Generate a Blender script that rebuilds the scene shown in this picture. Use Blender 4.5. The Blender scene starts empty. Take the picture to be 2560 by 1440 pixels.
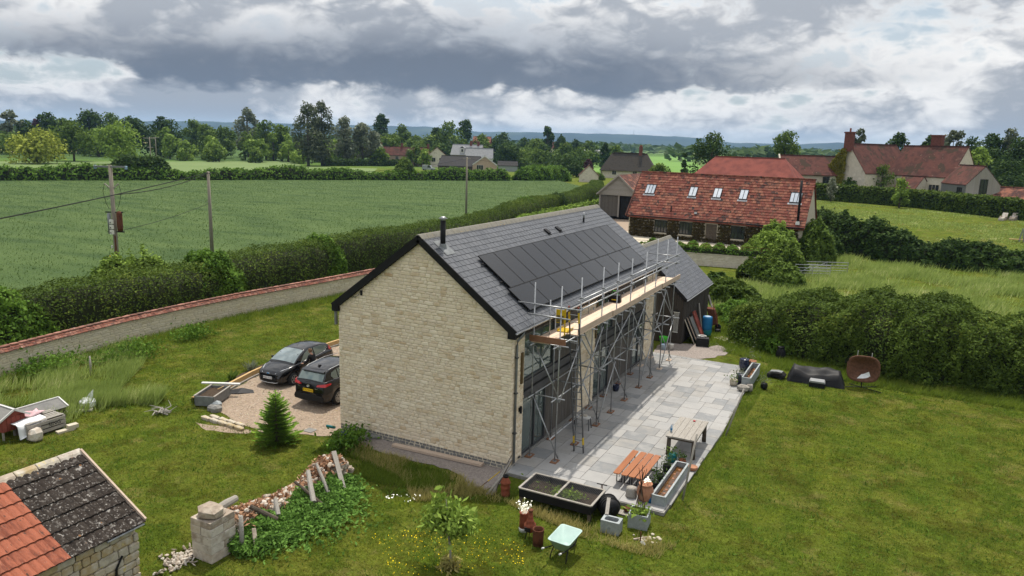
import bpy, math, random
import numpy as np
from mathutils import Vector, Matrix, Euler

# ------------------------------------------------------------------ scene, camera, sky, sun
sc = bpy.context.scene
COL = sc.collection
random.seed(7)
RS = np.random.RandomState(7)
R = math.radians

cam_d = bpy.data.cameras.new('camera')
cam = bpy.data.objects.new('camera', cam_d)
COL.objects.link(cam)
cam_d.sensor_width = 36.0
cam_d.lens = 26.095
cam_d.clip_start = 0.5
cam_d.clip_end = 30000
CR = Vector((0.88823, 0.45854, 0.02800))
CU = Vector((-0.11273, 0.15849, 0.98090))
CF = Vector((-0.44535, 0.87443, -0.19247))
CP = Vector((11.1805, -22.0777, 11.3905))
cam.matrix_world = Matrix(((CR.x, CU.x, -CF.x, CP.x), (CR.y, CU.y, -CF.y, CP.y), (CR.z, CU.z, -CF.z, CP.z), (0, 0, 0, 1)))
sc.camera = cam

sc.view_settings.view_transform = 'Standard'
sc.view_settings.look = 'None'
sc.view_settings.exposure = 0.28
sc.view_settings.gamma = 1.0
sc.cycles.use_denoising = True
sc.cycles.max_bounces = 5
sc.cycles.diffuse_bounces = 3
sc.cycles.glossy_bounces = 3
sc.cycles.transmission_bounces = 3
sc.cycles.volume_bounces = 0
sc.cycles.caustics_reflective = False
sc.cycles.caustics_refractive = False

SUN_POS = Vector((-0.16, 0.43, 1.0)).normalized()
sun_d = bpy.data.lights.new('sun', 'SUN')
sun_d.energy = 3.9
sun_d.angle = R(0.9)
sun_d.color = (1.0, 0.93, 0.82)
sun = bpy.data.objects.new('sun', sun_d)
COL.objects.link(sun)
sun.rotation_euler = (-SUN_POS).to_track_quat('-Z', 'Y').to_euler()


class NG:
    """tiny node-graph writer"""
    def __init__(s, tree):
        s.t = tree
        s.n = tree.nodes
        s.l = tree.links

    def new(s, kind, **kw):
        n = s.n.new('ShaderNode' + kind)
        for k, v in kw.items():
            setattr(n, k, v)
        return n

    def put(s, sock, v):
        if v is None:
            return
        if isinstance(v, bpy.types.NodeSocket):
            s.l.new(v, sock)
        else:
            if hasattr(sock, 'default_value'):
                try:
                    sock.default_value = v
                except TypeError:
                    sock.default_value = tuple(v) + (1,)
                except ValueError:
                    sock.default_value = tuple(v) + (1,)

    def math(s, op, a, b=None, c=None, clamp=False):
        n = s.new('Math', operation=op, use_clamp=clamp)
        s.put(n.inputs[0], a)
        s.put(n.inputs[1], b)
        s.put(n.inputs[2], c)
        return n.outputs[0]

    def vmath(s, op, a, b=None):
        n = s.new('VectorMath', operation=op)
        s.put(n.inputs[0], a)
        s.put(n.inputs[1], b)
        return n.outputs['Value'] if op in ('DOT_PRODUCT', 'LENGTH') else n.outputs[0]

    def noise(s, vec, scale, detail=4, rough=.55, dist=0.0):
        n = s.new('TexNoise')
        s.put(n.inputs['Vector'], vec)
        n.inputs['Scale'].default_value = scale
        n.inputs['Detail'].default_value = detail
        n.inputs['Roughness'].default_value = rough
        n.inputs['Distortion'].default_value = dist
        return n.outputs['Fac']

    def ramp(s, fac, stops, mode='LINEAR'):
        n = s.new('ValToRGB')
        cr = n.color_ramp
        cr.interpolation = mode
        while len(cr.elements) > 1:
            cr.elements.remove(cr.elements[0])
        for i, (p, c) in enumerate(stops):
            e = cr.elements[0] if i == 0 else cr.elements.new(p)
            e.position = p
            e.color = (c, c, c, 1) if isinstance(c, (int, float)) else tuple(c)[:3] + (1,)
        s.put(n.inputs[0], fac)
        return n.outputs[0]

    def mix(s, f, a, b, mode='MIX'):
        n = s.new('Mix', data_type='RGBA', blend_type=mode)
        s.put(n.inputs[0], f)
        s.put(n.inputs[6], a)
        s.put(n.inputs[7], b)
        return n.outputs[2]

    def mapr(s, v, a, b, c=0.0, d=1.0, smooth=True):
        n = s.new('MapRange', interpolation_type='SMOOTHSTEP' if smooth else 'LINEAR')
        s.put(n.inputs[0], v)
        n.inputs[1].default_value = a
        n.inputs[2].default_value = b
        n.inputs[3].default_value = c
        n.inputs[4].default_value = d
        return n.outputs[0]


def make_world():
    w = bpy.data.worlds.new('World')
    sc.world = w
    w.use_nodes = True
    g = NG(w.node_tree)
    g.n.clear()
    sky = g.new('TexSky')
    sky.sky_type = 'NISHITA'
    sky.sun_disc = False
    sky.sun_elevation = math.asin(SUN_POS.z)
    sky.sun_rotation = math.atan2(SUN_POS.x, SUN_POS.y)
    sky.air_density = 1.0
    sky.dust_density = 1.5
    tc = g.new('TexCoord')
    d = tc.outputs['Generated']
    sep = g.new('SeparateXYZ')
    g.put(sep.inputs[0], d)
    z = g.math('MAXIMUM', sep.outputs[2], 0.0)
    # a cloud deck seen in perspective: project the direction onto a high plane
    den = g.math('ADD', z, 0.075)
    px = g.math('DIVIDE', sep.outputs[0], den)
    py = g.math('DIVIDE', sep.outputs[1], den)
    cv = g.new('CombineXYZ')
    g.put(cv.inputs[0], px)
    g.put(cv.inputs[1], py)
    P = cv.outputs[0]
    off = g.vmath('ADD', P, (3.7, 1.3, 0.0))
    # billows seen from the side: direction space, squashed so that bases are flat
    sv = g.new('CombineXYZ')
    g.put(sv.inputs[0], sep.outputs[0])
    g.put(sv.inputs[1], sep.outputs[1])
    g.put(sv.inputs[2], g.math('MULTIPLY', z, 2.0))
    Dq = sv.outputs[0]
    big = g.noise(off, 0.30, 5, .55, .3)
    mid = g.noise(Dq, 5.5, 7, .55, .2)
    b1 = g.math('ABSOLUTE', g.math('SUBTRACT', g.math('MULTIPLY', g.noise(Dq, 11.0, 2, .5, .6), 2.0), 1.0))
    b2 = g.math('ABSOLUTE', g.math('SUBTRACT', g.math('MULTIPLY', g.noise(Dq, 26.0, 4, .55, .5), 2.0), 1.0))
    fine = g.math('ADD', g.math('MULTIPLY', b1, .62), g.math('MULTIPLY', b2, .38))
    # billows: rounded bright heads parted by darker creases
    puff = g.math('SUBTRACT', g.math('ADD', g.math('MULTIPLY', mid, .95), .135), g.math('MULTIPLY', fine, .42))
    cov = g.math('ADD', g.math('MULTIPLY', puff, .75), g.math('MULTIPLY', big, .45))
    cover = g.mapr(cov, .47, .575)
    # thick cloud reads dark grey from below, thin edges white
    white = (11.4, 11.2, 10.9, 1)
    grey = (4.7, 5.0, 5.5, 1)
    cloud = g.mix(g.mapr(puff, .44, .64), white, grey)
    # the long dark bank that hangs over the plain
    el = z
    wob = g.math('ADD', el, g.math('MULTIPLY', g.math('SUBTRACT', puff, .5), .085))
    side = g.vmath('DOT_PRODUCT', d, (0.888, 0.459, 0.0))
    base = g.mapr(wob, .064, .078)
    top = g.mapr(g.math('ADD', wob, g.math('MULTIPLY', g.math('ABSOLUTE', g.math('ADD', side, .05)), .10)), .125, .20, 1.0, 0.0)
    az = g.mapr(g.math('ADD', side, g.math('MULTIPLY', g.math('SUBTRACT', mid, .5), .5)), .12, .52, 1.0, 0.0)
    bank = g.math('MULTIPLY', g.math('MULTIPLY', base, top), az)
    darkc = g.mix(g.mapr(g.math('ADD', g.math('MULTIPLY', puff, .7), g.math('MULTIPLY', g.mapr(wob, .07, .15, 1.0, 0.0), .17)), .33, .54), (5.4, 5.75, 6.3, 1), (1.65, 1.95, 2.5, 1))
    cloud = g.mix(g.math('MULTIPLY', bank, .93), cloud, darkc)
    cover = g.math('MAXIMUM', cover, g.math('MULTIPLY', bank, .98))
    # pale haze of the open sky low over the hills
    low = g.mapr(z, .0, .055, 1.0, 0.0)
    open_sky = g.mix(.6, sky.outputs[0], (7.0, 8.0, 8.6, 1))
    open_sky = g.mix(g.math('MULTIPLY', low, .8), open_sky, (8.6, 9.4, 9.8, 1))
    col = g.mix(g.math('MULTIPLY', cover, g.mapr(z, .004, .03, .25, 1.0)), open_sky, cloud)
    # an overcast dome is brighter towards the zenith (CIE overcast law)
    cie = g.math('ADD', g.math('MULTIPLY', z, 1.1), 1.0)
    col = g.mix(1.0, col, cie, 'MULTIPLY')
    bg = g.new('Background')
    g.put(bg.inputs[0], col)
    bg.inputs[1].default_value = 0.065
    out = g.new('OutputWorld')
    g.l.new(bg.outputs[0], out.inputs[0])


make_world()


# ------------------------------------------------------------------ materials
def mat(name, cols, scale=3.0, rough=.8, bump=0.0, bscale=None, rnd=0.0, metal=0.0, spec=.18, detail=5,
        stretch=None, coord='world', coat=0.0, lo=.3, hi=.7, spots=None, rv=0.0, bdist=.02):
    """procedural surface: colours laid out by noise, with a share of per-piece randomness"""
    m = bpy.data.materials.new(name)
    m.use_nodes = True
    g = NG(m.node_tree)
    b = g.n['Principled BSDF']
    if coord == 'world':
        v = g.new('NewGeometry').outputs['Position']
    else:
        v = g.new('TexCoord').outputs['Object']
    if stretch:
        mp = g.new('Mapping')
        g.put(mp.inputs['Vector'], v)
        mp.inputs['Scale'].default_value = stretch[:3]
        if len(stretch) > 3:
            mp.inputs['Rotation'].default_value = (0, 0, stretch[3])
        v = mp.outputs[0]
    f = g.mapr(g.noise(v, scale, detail), lo, hi, smooth=False)
    if rnd > 0:
        oi = g.new('ObjectInfo').outputs['Random']
        ri = g.new('NewGeometry').outputs['Random Per Island']
        rr = g.math('FRACT', g.math('ADD', oi, ri))
        f = g.math('ADD', g.math('MULTIPLY', f, 1 - rnd), g.math('MULTIPLY', rr, rnd))
    if len(cols) == 1:
        cols = [cols[0], cols[0]]
    st = [(i / (len(cols) - 1), c) for i, c in enumerate(cols)]
    c = g.ramp(f, st)
    if spots:
        for sc_, th, colr in spots:
            sf = g.mapr(g.noise(v, sc_, 3), th, th + .05)
            c = g.mix(sf, c, tuple(colr) + (1,))
    g.put(b.inputs['Base Color'], c)
    b.inputs['Roughness'].default_value = rough
    if rv:
        g.put(b.inputs['Roughness'], g.math('ADD', g.math('MULTIPLY', f, rv), rough - rv / 2))
    b.inputs['Metallic'].default_value = metal
    b.inputs['Specular IOR Level'].default_value = spec
    b.inputs['Coat Weight'].default_value = coat
    b.inputs['Coat Roughness'].default_value = .06
    if bump > 0:
        bn = g.new('Bump')
        bn.inputs['Strength'].default_value = bump
        bn.inputs['Distance'].default_value = bdist
        g.put(bn.inputs['Height'], g.noise(v, bscale or scale * 4, 4))
        g.put(b.inputs['Normal'], bn.outputs[0])
    return m


def leafmat(name, dark, light, third=None, scale=.6, trans=.25, rough=.65, k=1.75):
    dark, light = tuple(c * k for c in dark), tuple(c * k for c in light)
    third = tuple(c * k for c in third) if third else None
    m = bpy.data.materials.new(name)
    m.use_nodes = True
    g = NG(m.node_tree)
    b = g.n['Principled BSDF']
    ge = g.new('NewGeometry')
    ri = ge.outputs['Random Per Island']
    n1 = g.mapr(g.noise(ge.outputs['Position'], scale, 3), .3, .7, smooth=False)
    f = g.math('ADD', g.math('MULTIPLY', ri, .55), g.math('MULTIPLY', n1, .45))
    st = [(0.0, dark), (.75, light)]
    if third:
        st.append((1.0, third))
    c = g.ramp(f, st)
    g.put(b.inputs['Base Color'], c)
    b.inputs['Roughness'].default_value = rough
    b.inputs['Specular IOR Level'].default_value = .06
    tr = g.new('BsdfTranslucent')
    g.put(tr.inputs[0], c)
    mx = g.new('MixShader')
    mx.inputs[0].default_value = trans
    g.l.new(b.outputs[0], mx.inputs[1])
    g.l.new(tr.outputs[0], mx.inputs[2])
    g.l.new(mx.outputs[0], g.n['Material Output'].inputs[0])
    return m


# ------------------------------------------------------------------ mesh builders
class MB:
    def __init__(s):
        s.v = []
        s.f = []

    def add(s, vs, fs):
        o = len(s.v)
        s.v += [tuple(v) for v in vs]
        s.f += [tuple(i + o for i in f) for f in fs]
        return s

    def box(s, x0, x1, y0, y1, z0, z1):
        return s.add([(x0, y0, z0), (x1, y0, z0), (x1, y1, z0), (x0, y1, z0), (x0, y0, z1), (x1, y0, z1), (x1, y1, z1), (x0, y1, z1)],
                     [(0, 3, 2, 1), (4, 5, 6, 7), (0, 1, 5, 4), (1, 2, 6, 5), (2, 3, 7, 6), (3, 0, 4, 7)])

    def bar(s, p0, p1, w, h, up=(0, 0, 1)):
        """oriented box from p0 to p1, w across, h along up"""
        a, b = Vector(p0), Vector(p1)
        d = (b - a).normalized()
        u = Vector(up)
        if abs(d.dot(u)) > .98:
            u = Vector((1, 0, 0))
        sd = d.cross(u).normalized() * (w / 2)
        uu = sd.cross(d).normalized() * (h / 2)
        vs = [a - sd - uu, a + sd - uu, a + sd + uu, a - sd + uu, b - sd - uu, b + sd - uu, b + sd + uu, b - sd + uu]
        return s.add(vs, [(0, 1, 2, 3), (7, 6, 5, 4), (0, 4, 5, 1), (1, 5, 6, 2), (2, 6, 7, 3), (3, 7, 4, 0)])

    def tube(s, p0, p1, r, n=8, r2=None, caps=True):
        a, b = Vector(p0), Vector(p1)
        r2 = r if r2 is None else r2
        d = (b - a).normalized()
        u = Vector((0, 0, 1)) if abs(d.z) < .95 else Vector((1, 0, 0))
        x = d.cross(u).normalized()
        y = d.cross(x)
        vs = []
        for q, rr in ((a, r), (b, r2)):
            for i in range(n):
                t = 2 * math.pi * i / n
                vs.append(q + x * (rr * math.cos(t)) + y * (rr * math.sin(t)))
        fs = [(i, (i + 1) % n, n + (i + 1) % n, n + i) for i in range(n)]
        if caps:
            fs += [tuple(range(n - 1, -1, -1)), tuple(range(n, 2 * n))]
        return s.add(vs, fs)

    def path(s, pts, r, n=6):
        pts = [Vector(p) for p in pts]
        rings = []
        for i, p in enumerate(pts):
            d = (pts[min(i + 1, len(pts) - 1)] - pts[max(i - 1, 0)]).normalized()
            u = Vector((0, 0, 1)) if abs(d.z) < .95 else Vector((1, 0, 0))
            x = d.cross(u).normalized()
            y = d.cross(x)
            rr = r[i] if isinstance(r, (list, tuple)) else r
            rings.append([p + x * (rr * math.cos(2 * math.pi * k / n)) + y * (rr * math.sin(2 * math.pi * k / n)) for k in range(n)])
        vs = [v for rg in rings for v in rg]
        fs = []
        for i in range(len(rings) - 1):
            for k in range(n):
                fs.append((i * n + k, i * n + (k + 1) % n, (i + 1) * n + (k + 1) % n, (i + 1) * n + k))
        fs += [tuple(range(n - 1, -1, -1)), tuple(range((len(rings) - 1) * n, len(rings) * n))]
        return s.add(vs, fs)

    def lathe(s, prof, c=(0, 0, 0), n=16, sx=1.0, sy=1.0):
        vs = []
        for (r, z) in prof:
            for i in range(n):
                t = 2 * math.pi * i / n
                vs.append((c[0] + sx * r * math.cos(t), c[1] + sy * r * math.sin(t), c[2] + z))
        fs = []
        for j in range(len(prof) - 1):
            for i in range(n):
                fs.append((j * n + i, j * n + (i + 1) % n, (j + 1) * n + (i + 1) % n, (j + 1) * n + i))
        fs.append(tuple(range(n - 1, -1, -1)))
        fs.append(tuple(range((len(prof) - 1) * n, len(prof) * n)))
        return s.add(vs, fs)

    def prism(s, pts, a0, a1, axis='z'):
        """extrude a 2-D outline; axis z: (x,y), axis y: (x,z), axis x: (y,z)"""
        n = len(pts)
        def m(p, a):
            return (p[0], p[1], a) if axis == 'z' else ((p[0], a, p[1]) if axis == 'y' else (a, p[0], p[1]))
        vs = [m(p, a0) for p in pts] + [m(p, a1) for p in pts]
        fs = [tuple(range(n - 1, -1, -1)), tuple(range(n, 2 * n))]
        fs += [(i, (i + 1) % n, n + (i + 1) % n, n + i) for i in range(n)]
        return s.add(vs, fs)

    def mesh(s, name, m=None, smooth=False):
        me = bpy.data.meshes.new(name)
        me.from_pydata(s.v, [], s.f)
        if m:
            me.materials.append(m)
        if smooth:
            me.polygons.foreach_set('use_smooth', [True] * len(me.polygons))
        me.update()
        return me

    def build(s, name, m, parent=None, smooth=False, loc=None, rz=None, bevel=0.0):
        o = bpy.data.objects.new(name, s.mesh(name, m, smooth))
        COL.objects.link(o)
        if parent:
            o.parent = parent
        if loc is not None:
            o.location = loc
        if rz is not None:
            o.rotation_euler = (0, 0, rz)
        if bevel:
            b = o.modifiers.new('bevel', 'BEVEL')
            b.width = bevel
            b.segments = 2
            b.limit_method = 'ANGLE'
        return o


def B(x0, x1, y0, y1, z0, z1):
    return MB().box(x0, x1, y0, y1, z0, z1)


def tag(o, label, cat, group=None, kind=None):
    if label:
        o['label'] = label
    if cat:
        o['category'] = cat
    if group:
        o['group'] = group
    if kind:
        o['kind'] = kind
    return o


def thing(name, label, cat, loc=(0, 0, 0), rz=0.0, group=None):
    o = bpy.data.objects.new(name, None)
    o.empty_display_size = .2
    COL.objects.link(o)
    o.location = loc
    o.rotation_euler = (0, 0, rz)
    return tag(o, label, cat, group)


def inst(name, me, parent, loc, rot=(0, 0, 0), sca=(1, 1, 1)):
    o = bpy.data.objects.new(name, me)
    COL.objects.link(o)
    o.parent = parent
    o.location = loc
    o.rotation_euler = rot
    o.scale = sca
    return o


def copy_tree(o, parent=None, **kw):
    c = o.copy()
    COL.objects.link(c)
    if parent is not None:
        c.parent = parent
    for ch in list(o.children):
        copy_tree(ch, c)
    return c


def quads(name, V, m, parent=None, n=4):
    """fast mesh from an array of n-gon corners: V has shape (faces, n, 3)"""
    V = np.ascontiguousarray(V, dtype=np.float32)
    k = V.shape[0]
    me = bpy.data.meshes.new(name)
    me.vertices.add(k * n)
    me.vertices.foreach_set('co', V.ravel())
    me.loops.add(k * n)
    me.loops.foreach_set('vertex_index', np.arange(k * n, dtype=np.int32))
    me.polygons.add(k)
    me.polygons.foreach_set('loop_start', np.arange(0, k * n, n, dtype=np.int32))
    me.update(calc_edges=True)
    me.materials.append(m)
    o = bpy.data.objects.new(name, me)
    COL.objects.link(o)
    if parent:
        o.parent = parent
    return o


def grid_mesh(name, P, m, parent=None, smooth=True, closed_u=False):
    """P: (nu, nv, 3) lattice of points"""
    P = np.asarray(P, dtype=float)
    nu, nv = P.shape[:2]
    idx = np.arange(nu * nv).reshape(nu, nv)
    a = idx if not closed_u else np.vstack([idx, idx[:1]])
    F = np.stack([a[:-1, :-1], a[1:, :-1], a[1:, 1:], a[:-1, 1:]], -1).reshape(-1, 4)
    me = bpy.data.meshes.new(name)
    me.from_pydata(P.reshape(-1, 3).tolist(), [], F.tolist())
    me.materials.append(m)
    if smooth:
        me.polygons.foreach_set('use_smooth', [True] * len(me.polygons))
    me.update()
    o = bpy.data.objects.new(name, me)
    COL.objects.link(o)
    if parent:
        o.parent = parent
    return o


def pieces(name, restname, parent, variants, places, m, nmax=300, sub=None):
    """many alike pieces of one thing: the nmax that show largest become parts of their own, the rest one part.
    variants: list of (verts, faces); places: list of (variant, loc, 3x3 Matrix incl. scale)"""
    eye = np.array(CP)
    def size(p):
        M = p[2]
        a = sorted([M.col[i].length for i in range(3)])
        d = (Vector(p[1]) - CP).length
        return a[1] * a[2] / (d * d)
    order = sorted(places, key=size, reverse=True)
    mes = []
    for i, (vs, fs) in enumerate(variants):
        me = bpy.data.meshes.new(name)
        me.from_pydata([tuple(v) for v in vs], [], fs)
        me.materials.append(m)
        me.update()
        mes.append(me)
    for (k, loc, M) in order[:nmax]:
        o = bpy.data.objects.new(name, mes[k])
        COL.objects.link(o)
        o.parent = parent
        o.matrix_basis = Matrix.Translation(Vector(loc)) @ M.to_4x4()
    rest = order[nmax:]
    if rest:
        vv, ff = [], []
        arrs = [np.array([tuple(v) for v in vs]) for vs, fs in variants]
        base = 0
        for (k, loc, M) in rest:
            A = np.array(M)
            vv.append(arrs[k] @ A.T + np.array(loc))
            ff += [tuple(i + base for i in f) for f in variants[k][1]]
            base += len(arrs[k])
        me = bpy.data.meshes.new(restname)
        me.from_pydata(np.vstack(vv).tolist(), [], ff)
        me.materials.append(m)
        me.update()
        o = bpy.data.objects.new(restname, me)
        COL.objects.link(o)
        o.parent = parent
        o['kind'] = 'stuff'


def rough_stone(seed, bev=.16, jit=.07, front=None):
    """a hewn block in the unit cube [-.5,.5]^3 with chamfered, uneven edges"""
    rr = random.Random(seed)
    a = .5 - bev
    vs = []
    for sz in (-1, 1):
        for sy in (-1, 1):
            for sx in (-1, 1):
                for ax in range(3):
                    v = [sx * .5, sy * .5, sz * .5]
                    for k in range(3):
                        if k != ax:
                            v[k] *= (a / .5)
                    vs.append(tuple(c + rr.uniform(-jit, jit) * (.6 if i != 1 else .5) for i, c in enumerate(v)))
    def ix(sx, sy, sz, ax):
        return (((sz > 0) * 2 + (sy > 0)) * 2 + (sx > 0)) * 3 + ax
    fs = []
    for sg in (-1, 1):
        q = [(-1, -1), (1, -1), (1, 1), (-1, 1)]
        fx = [ix(sg, a_, b_, 0) for a_, b_ in q]
        fy = [ix(a_, sg, b_, 1) for a_, b_ in q]
        fz = [ix(a_, b_, sg, 2) for a_, b_ in q]
        fs.append(tuple(fx if sg > 0 else fx[::-1]))
        fs.append(tuple(fy[::-1] if sg > 0 else fy))
        fs.append(tuple(fz if sg > 0 else fz[::-1]))
    for s1 in (-1, 1):
        for s2 in (-1, 1):
            fs.append((ix(-1, s1, s2, 1), ix(1, s1, s2, 1), ix(1, s1, s2, 2), ix(-1, s1, s2, 2)))
            fs.append((ix(s1, -1, s2, 0), ix(s1, 1, s2, 0), ix(s1, 1, s2, 2), ix(s1, -1, s2, 2)))
            fs.append((ix(s1, s2, -1, 0), ix(s1, s2, 1, 0), ix(s1, s2, 1, 1), ix(s1, s2, -1, 1)))
    for sx in (-1, 1):
        for sy in (-1, 1):
            for sz in (-1, 1):
                fs.append((ix(sx, sy, sz, 0), ix(sx, sy, sz, 1), ix(sx, sy, sz, 2)))
    return vs, fs


STONES = [rough_stone(i) for i in range(6)]
RUBBLE = [rough_stone(20 + i, .26, .13) for i in range(6)]
BOX = (B(-.5, .5, -.5, .5, -.5, .5).v, B(-.5, .5, -.5, .5, -.5, .5).f)


def sm(t):
    t = np.clip(t, 0, 1)
    return t * t * (3 - 2 * t)


def H(x, y):
    """height of the ground: level round the house, rising gently to the manor lawn"""
    return -.12 + 2.1 * sm((np.asarray(y, float) - 58) / 60) * sm((np.asarray(x, float) + 24) / 14)


def wav(x, y, s=1.0, seed=0.0):
    """cheap smooth noise in about [-1,1]"""
    x = np.asarray(x, float) * s
    y = np.asarray(y, float) * s
    return (np.sin(1.3 * x + 2.1 * y + seed) + np.sin(2.7 * x - 1.1 * y + 1.7 + seed * 2) * .7 + np.sin(-3.9 * x + 4.3 * y + 4.1 + seed) * .45
            + np.sin(7.1 * x + 6.3 * y + .6 * seed) * .3) / 2.0

# ------------------------------------------------------------------ palette
def grass_colour(g, p):
    """mottled lawn: lush, worn, mossy and straw coloured patches"""
    big = g.mapr(g.noise(p, .16, 5, .6), .40, .60)
    mid = g.mapr(g.noise(p, .8, 6, .72), .40, .60)
    fine = g.mapr(g.noise(p, 9.0, 6, .7), .30, .70)
    tuft = g.mapr(g.noise(p, 2.9, 6, .72), .40, .60)
    c = g.mix(mid, (.075, .108, .012, 1), (.185, .195, .032, 1))
    c = g.mix(g.math('MULTIPLY', big, .5), c, (.100, .160, .016, 1))
    dry = g.mapr(g.noise(g.vmath('ADD', p, (41, 7, 0)), .5, 8, .75), .53, .63)
    c = g.mix(g.math('MULTIPLY', dry, .62), c, (.28, .235, .08, 1))
    moss = g.mapr(g.noise(g.vmath('ADD', p, (9, 31, 0)), .65, 7, .75), .50, .60)
    c = g.mix(g.math('MULTIPLY', moss, .62), c, (.078, .068, .010, 1))
    lush = g.mapr(g.noise(g.vmath('ADD', p, (77, 3, 0)), .35, 6, .7), .54, .66)
    c = g.mix(g.math('MULTIPLY', lush, .6), c, (.175, .205, .020, 1))
    c = g.mix(g.math('MULTIPLY', fine, .45), c, (.036, .055, .006, 1))
    c = g.mix(g.math('MULTIPLY', tuft, .30), c, (.150, .210, .022, 1))
    return c, fine, tuft


def lawn_blade_material():
    m = bpy.data.materials.new('lawn_blade')
    m.use_nodes = True
    g = NG(m.node_tree)
    b = g.n['Principled BSDF']
    ge = g.new('NewGeometry')
    c, fine, tuft = grass_colour(g, ge.outputs['Position'])
    hv = g.new('HueSaturation')
    g.put(hv.inputs['Color'], c)
    g.put(hv.inputs['Value'], g.math('ADD', g.math('MULTIPLY', ge.outputs['Random Per Island'], 1.1), .85))
    g.put(b.inputs['Base Color'], hv.outputs[0])
    b.inputs['Roughness'].default_value = .8
    b.inputs['Specular IOR Level'].default_value = .05
    tr = g.new('BsdfTranslucent')
    g.put(tr.inputs[0], hv.outputs[0])
    mx = g.new('MixShader')
    mx.inputs[0].default_value = .35
    g.l.new(b.outputs[0], mx.inputs[1])
    g.l.new(tr.outputs[0], mx.inputs[2])
    g.l.new(mx.outputs[0], g.n['Material Output'].inputs[0])
    return m


def ground_material():
    m = bpy.data.materials.new('grass_ground')
    m.use_nodes = True
    g = NG(m.node_tree)
    b = g.n['Principled BSDF']
    ge = g.new('NewGeometry')
    p = ge.outputs['Position']
    c, fine, tuft = grass_colour(g, p)
    # the open country further off: patchwork of hay, pasture and plough
    sx = g.new('SeparateXYZ')
    g.put(sx.inputs[0], p)
    far = g.mapr(g.vmath('LENGTH', p), 230, 330)
    vo = g.new('TexVoronoi')
    vo.inputs['Scale'].default_value = .0042
    g.put(vo.inputs['Vector'], p)
    sepc = g.new('SeparateColor')
    g.put(sepc.inputs[0], vo.outputs['Color'])
    fc = g.ramp(sepc.outputs[0], [(0, (.09, .16, .035)), (.3, (.11, .17, .05)), (.5, (.07, .12, .035)), (.7, (.20, .19, .07)), (.85, (.10, .15, .04)), (1, (.13, .17, .06))], 'CONSTANT')
    c = g.mix(far, c, fc)
    g.put(b.inputs['Base Color'], c)
    b.inputs['Roughness'].default_value = .9
    b.inputs['Specular IOR Level'].default_value = .04
    bn = g.new('Bump')
    bn.inputs['Strength'].default_value = .9
    bn.inputs['Distance'].default_value = .06
    g.put(bn.inputs['Height'], g.math('ADD', fine, g.math('MULTIPLY', tuft, 1.2)))
    g.put(b.inputs['Normal'], bn.outputs[0])
    return m


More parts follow.
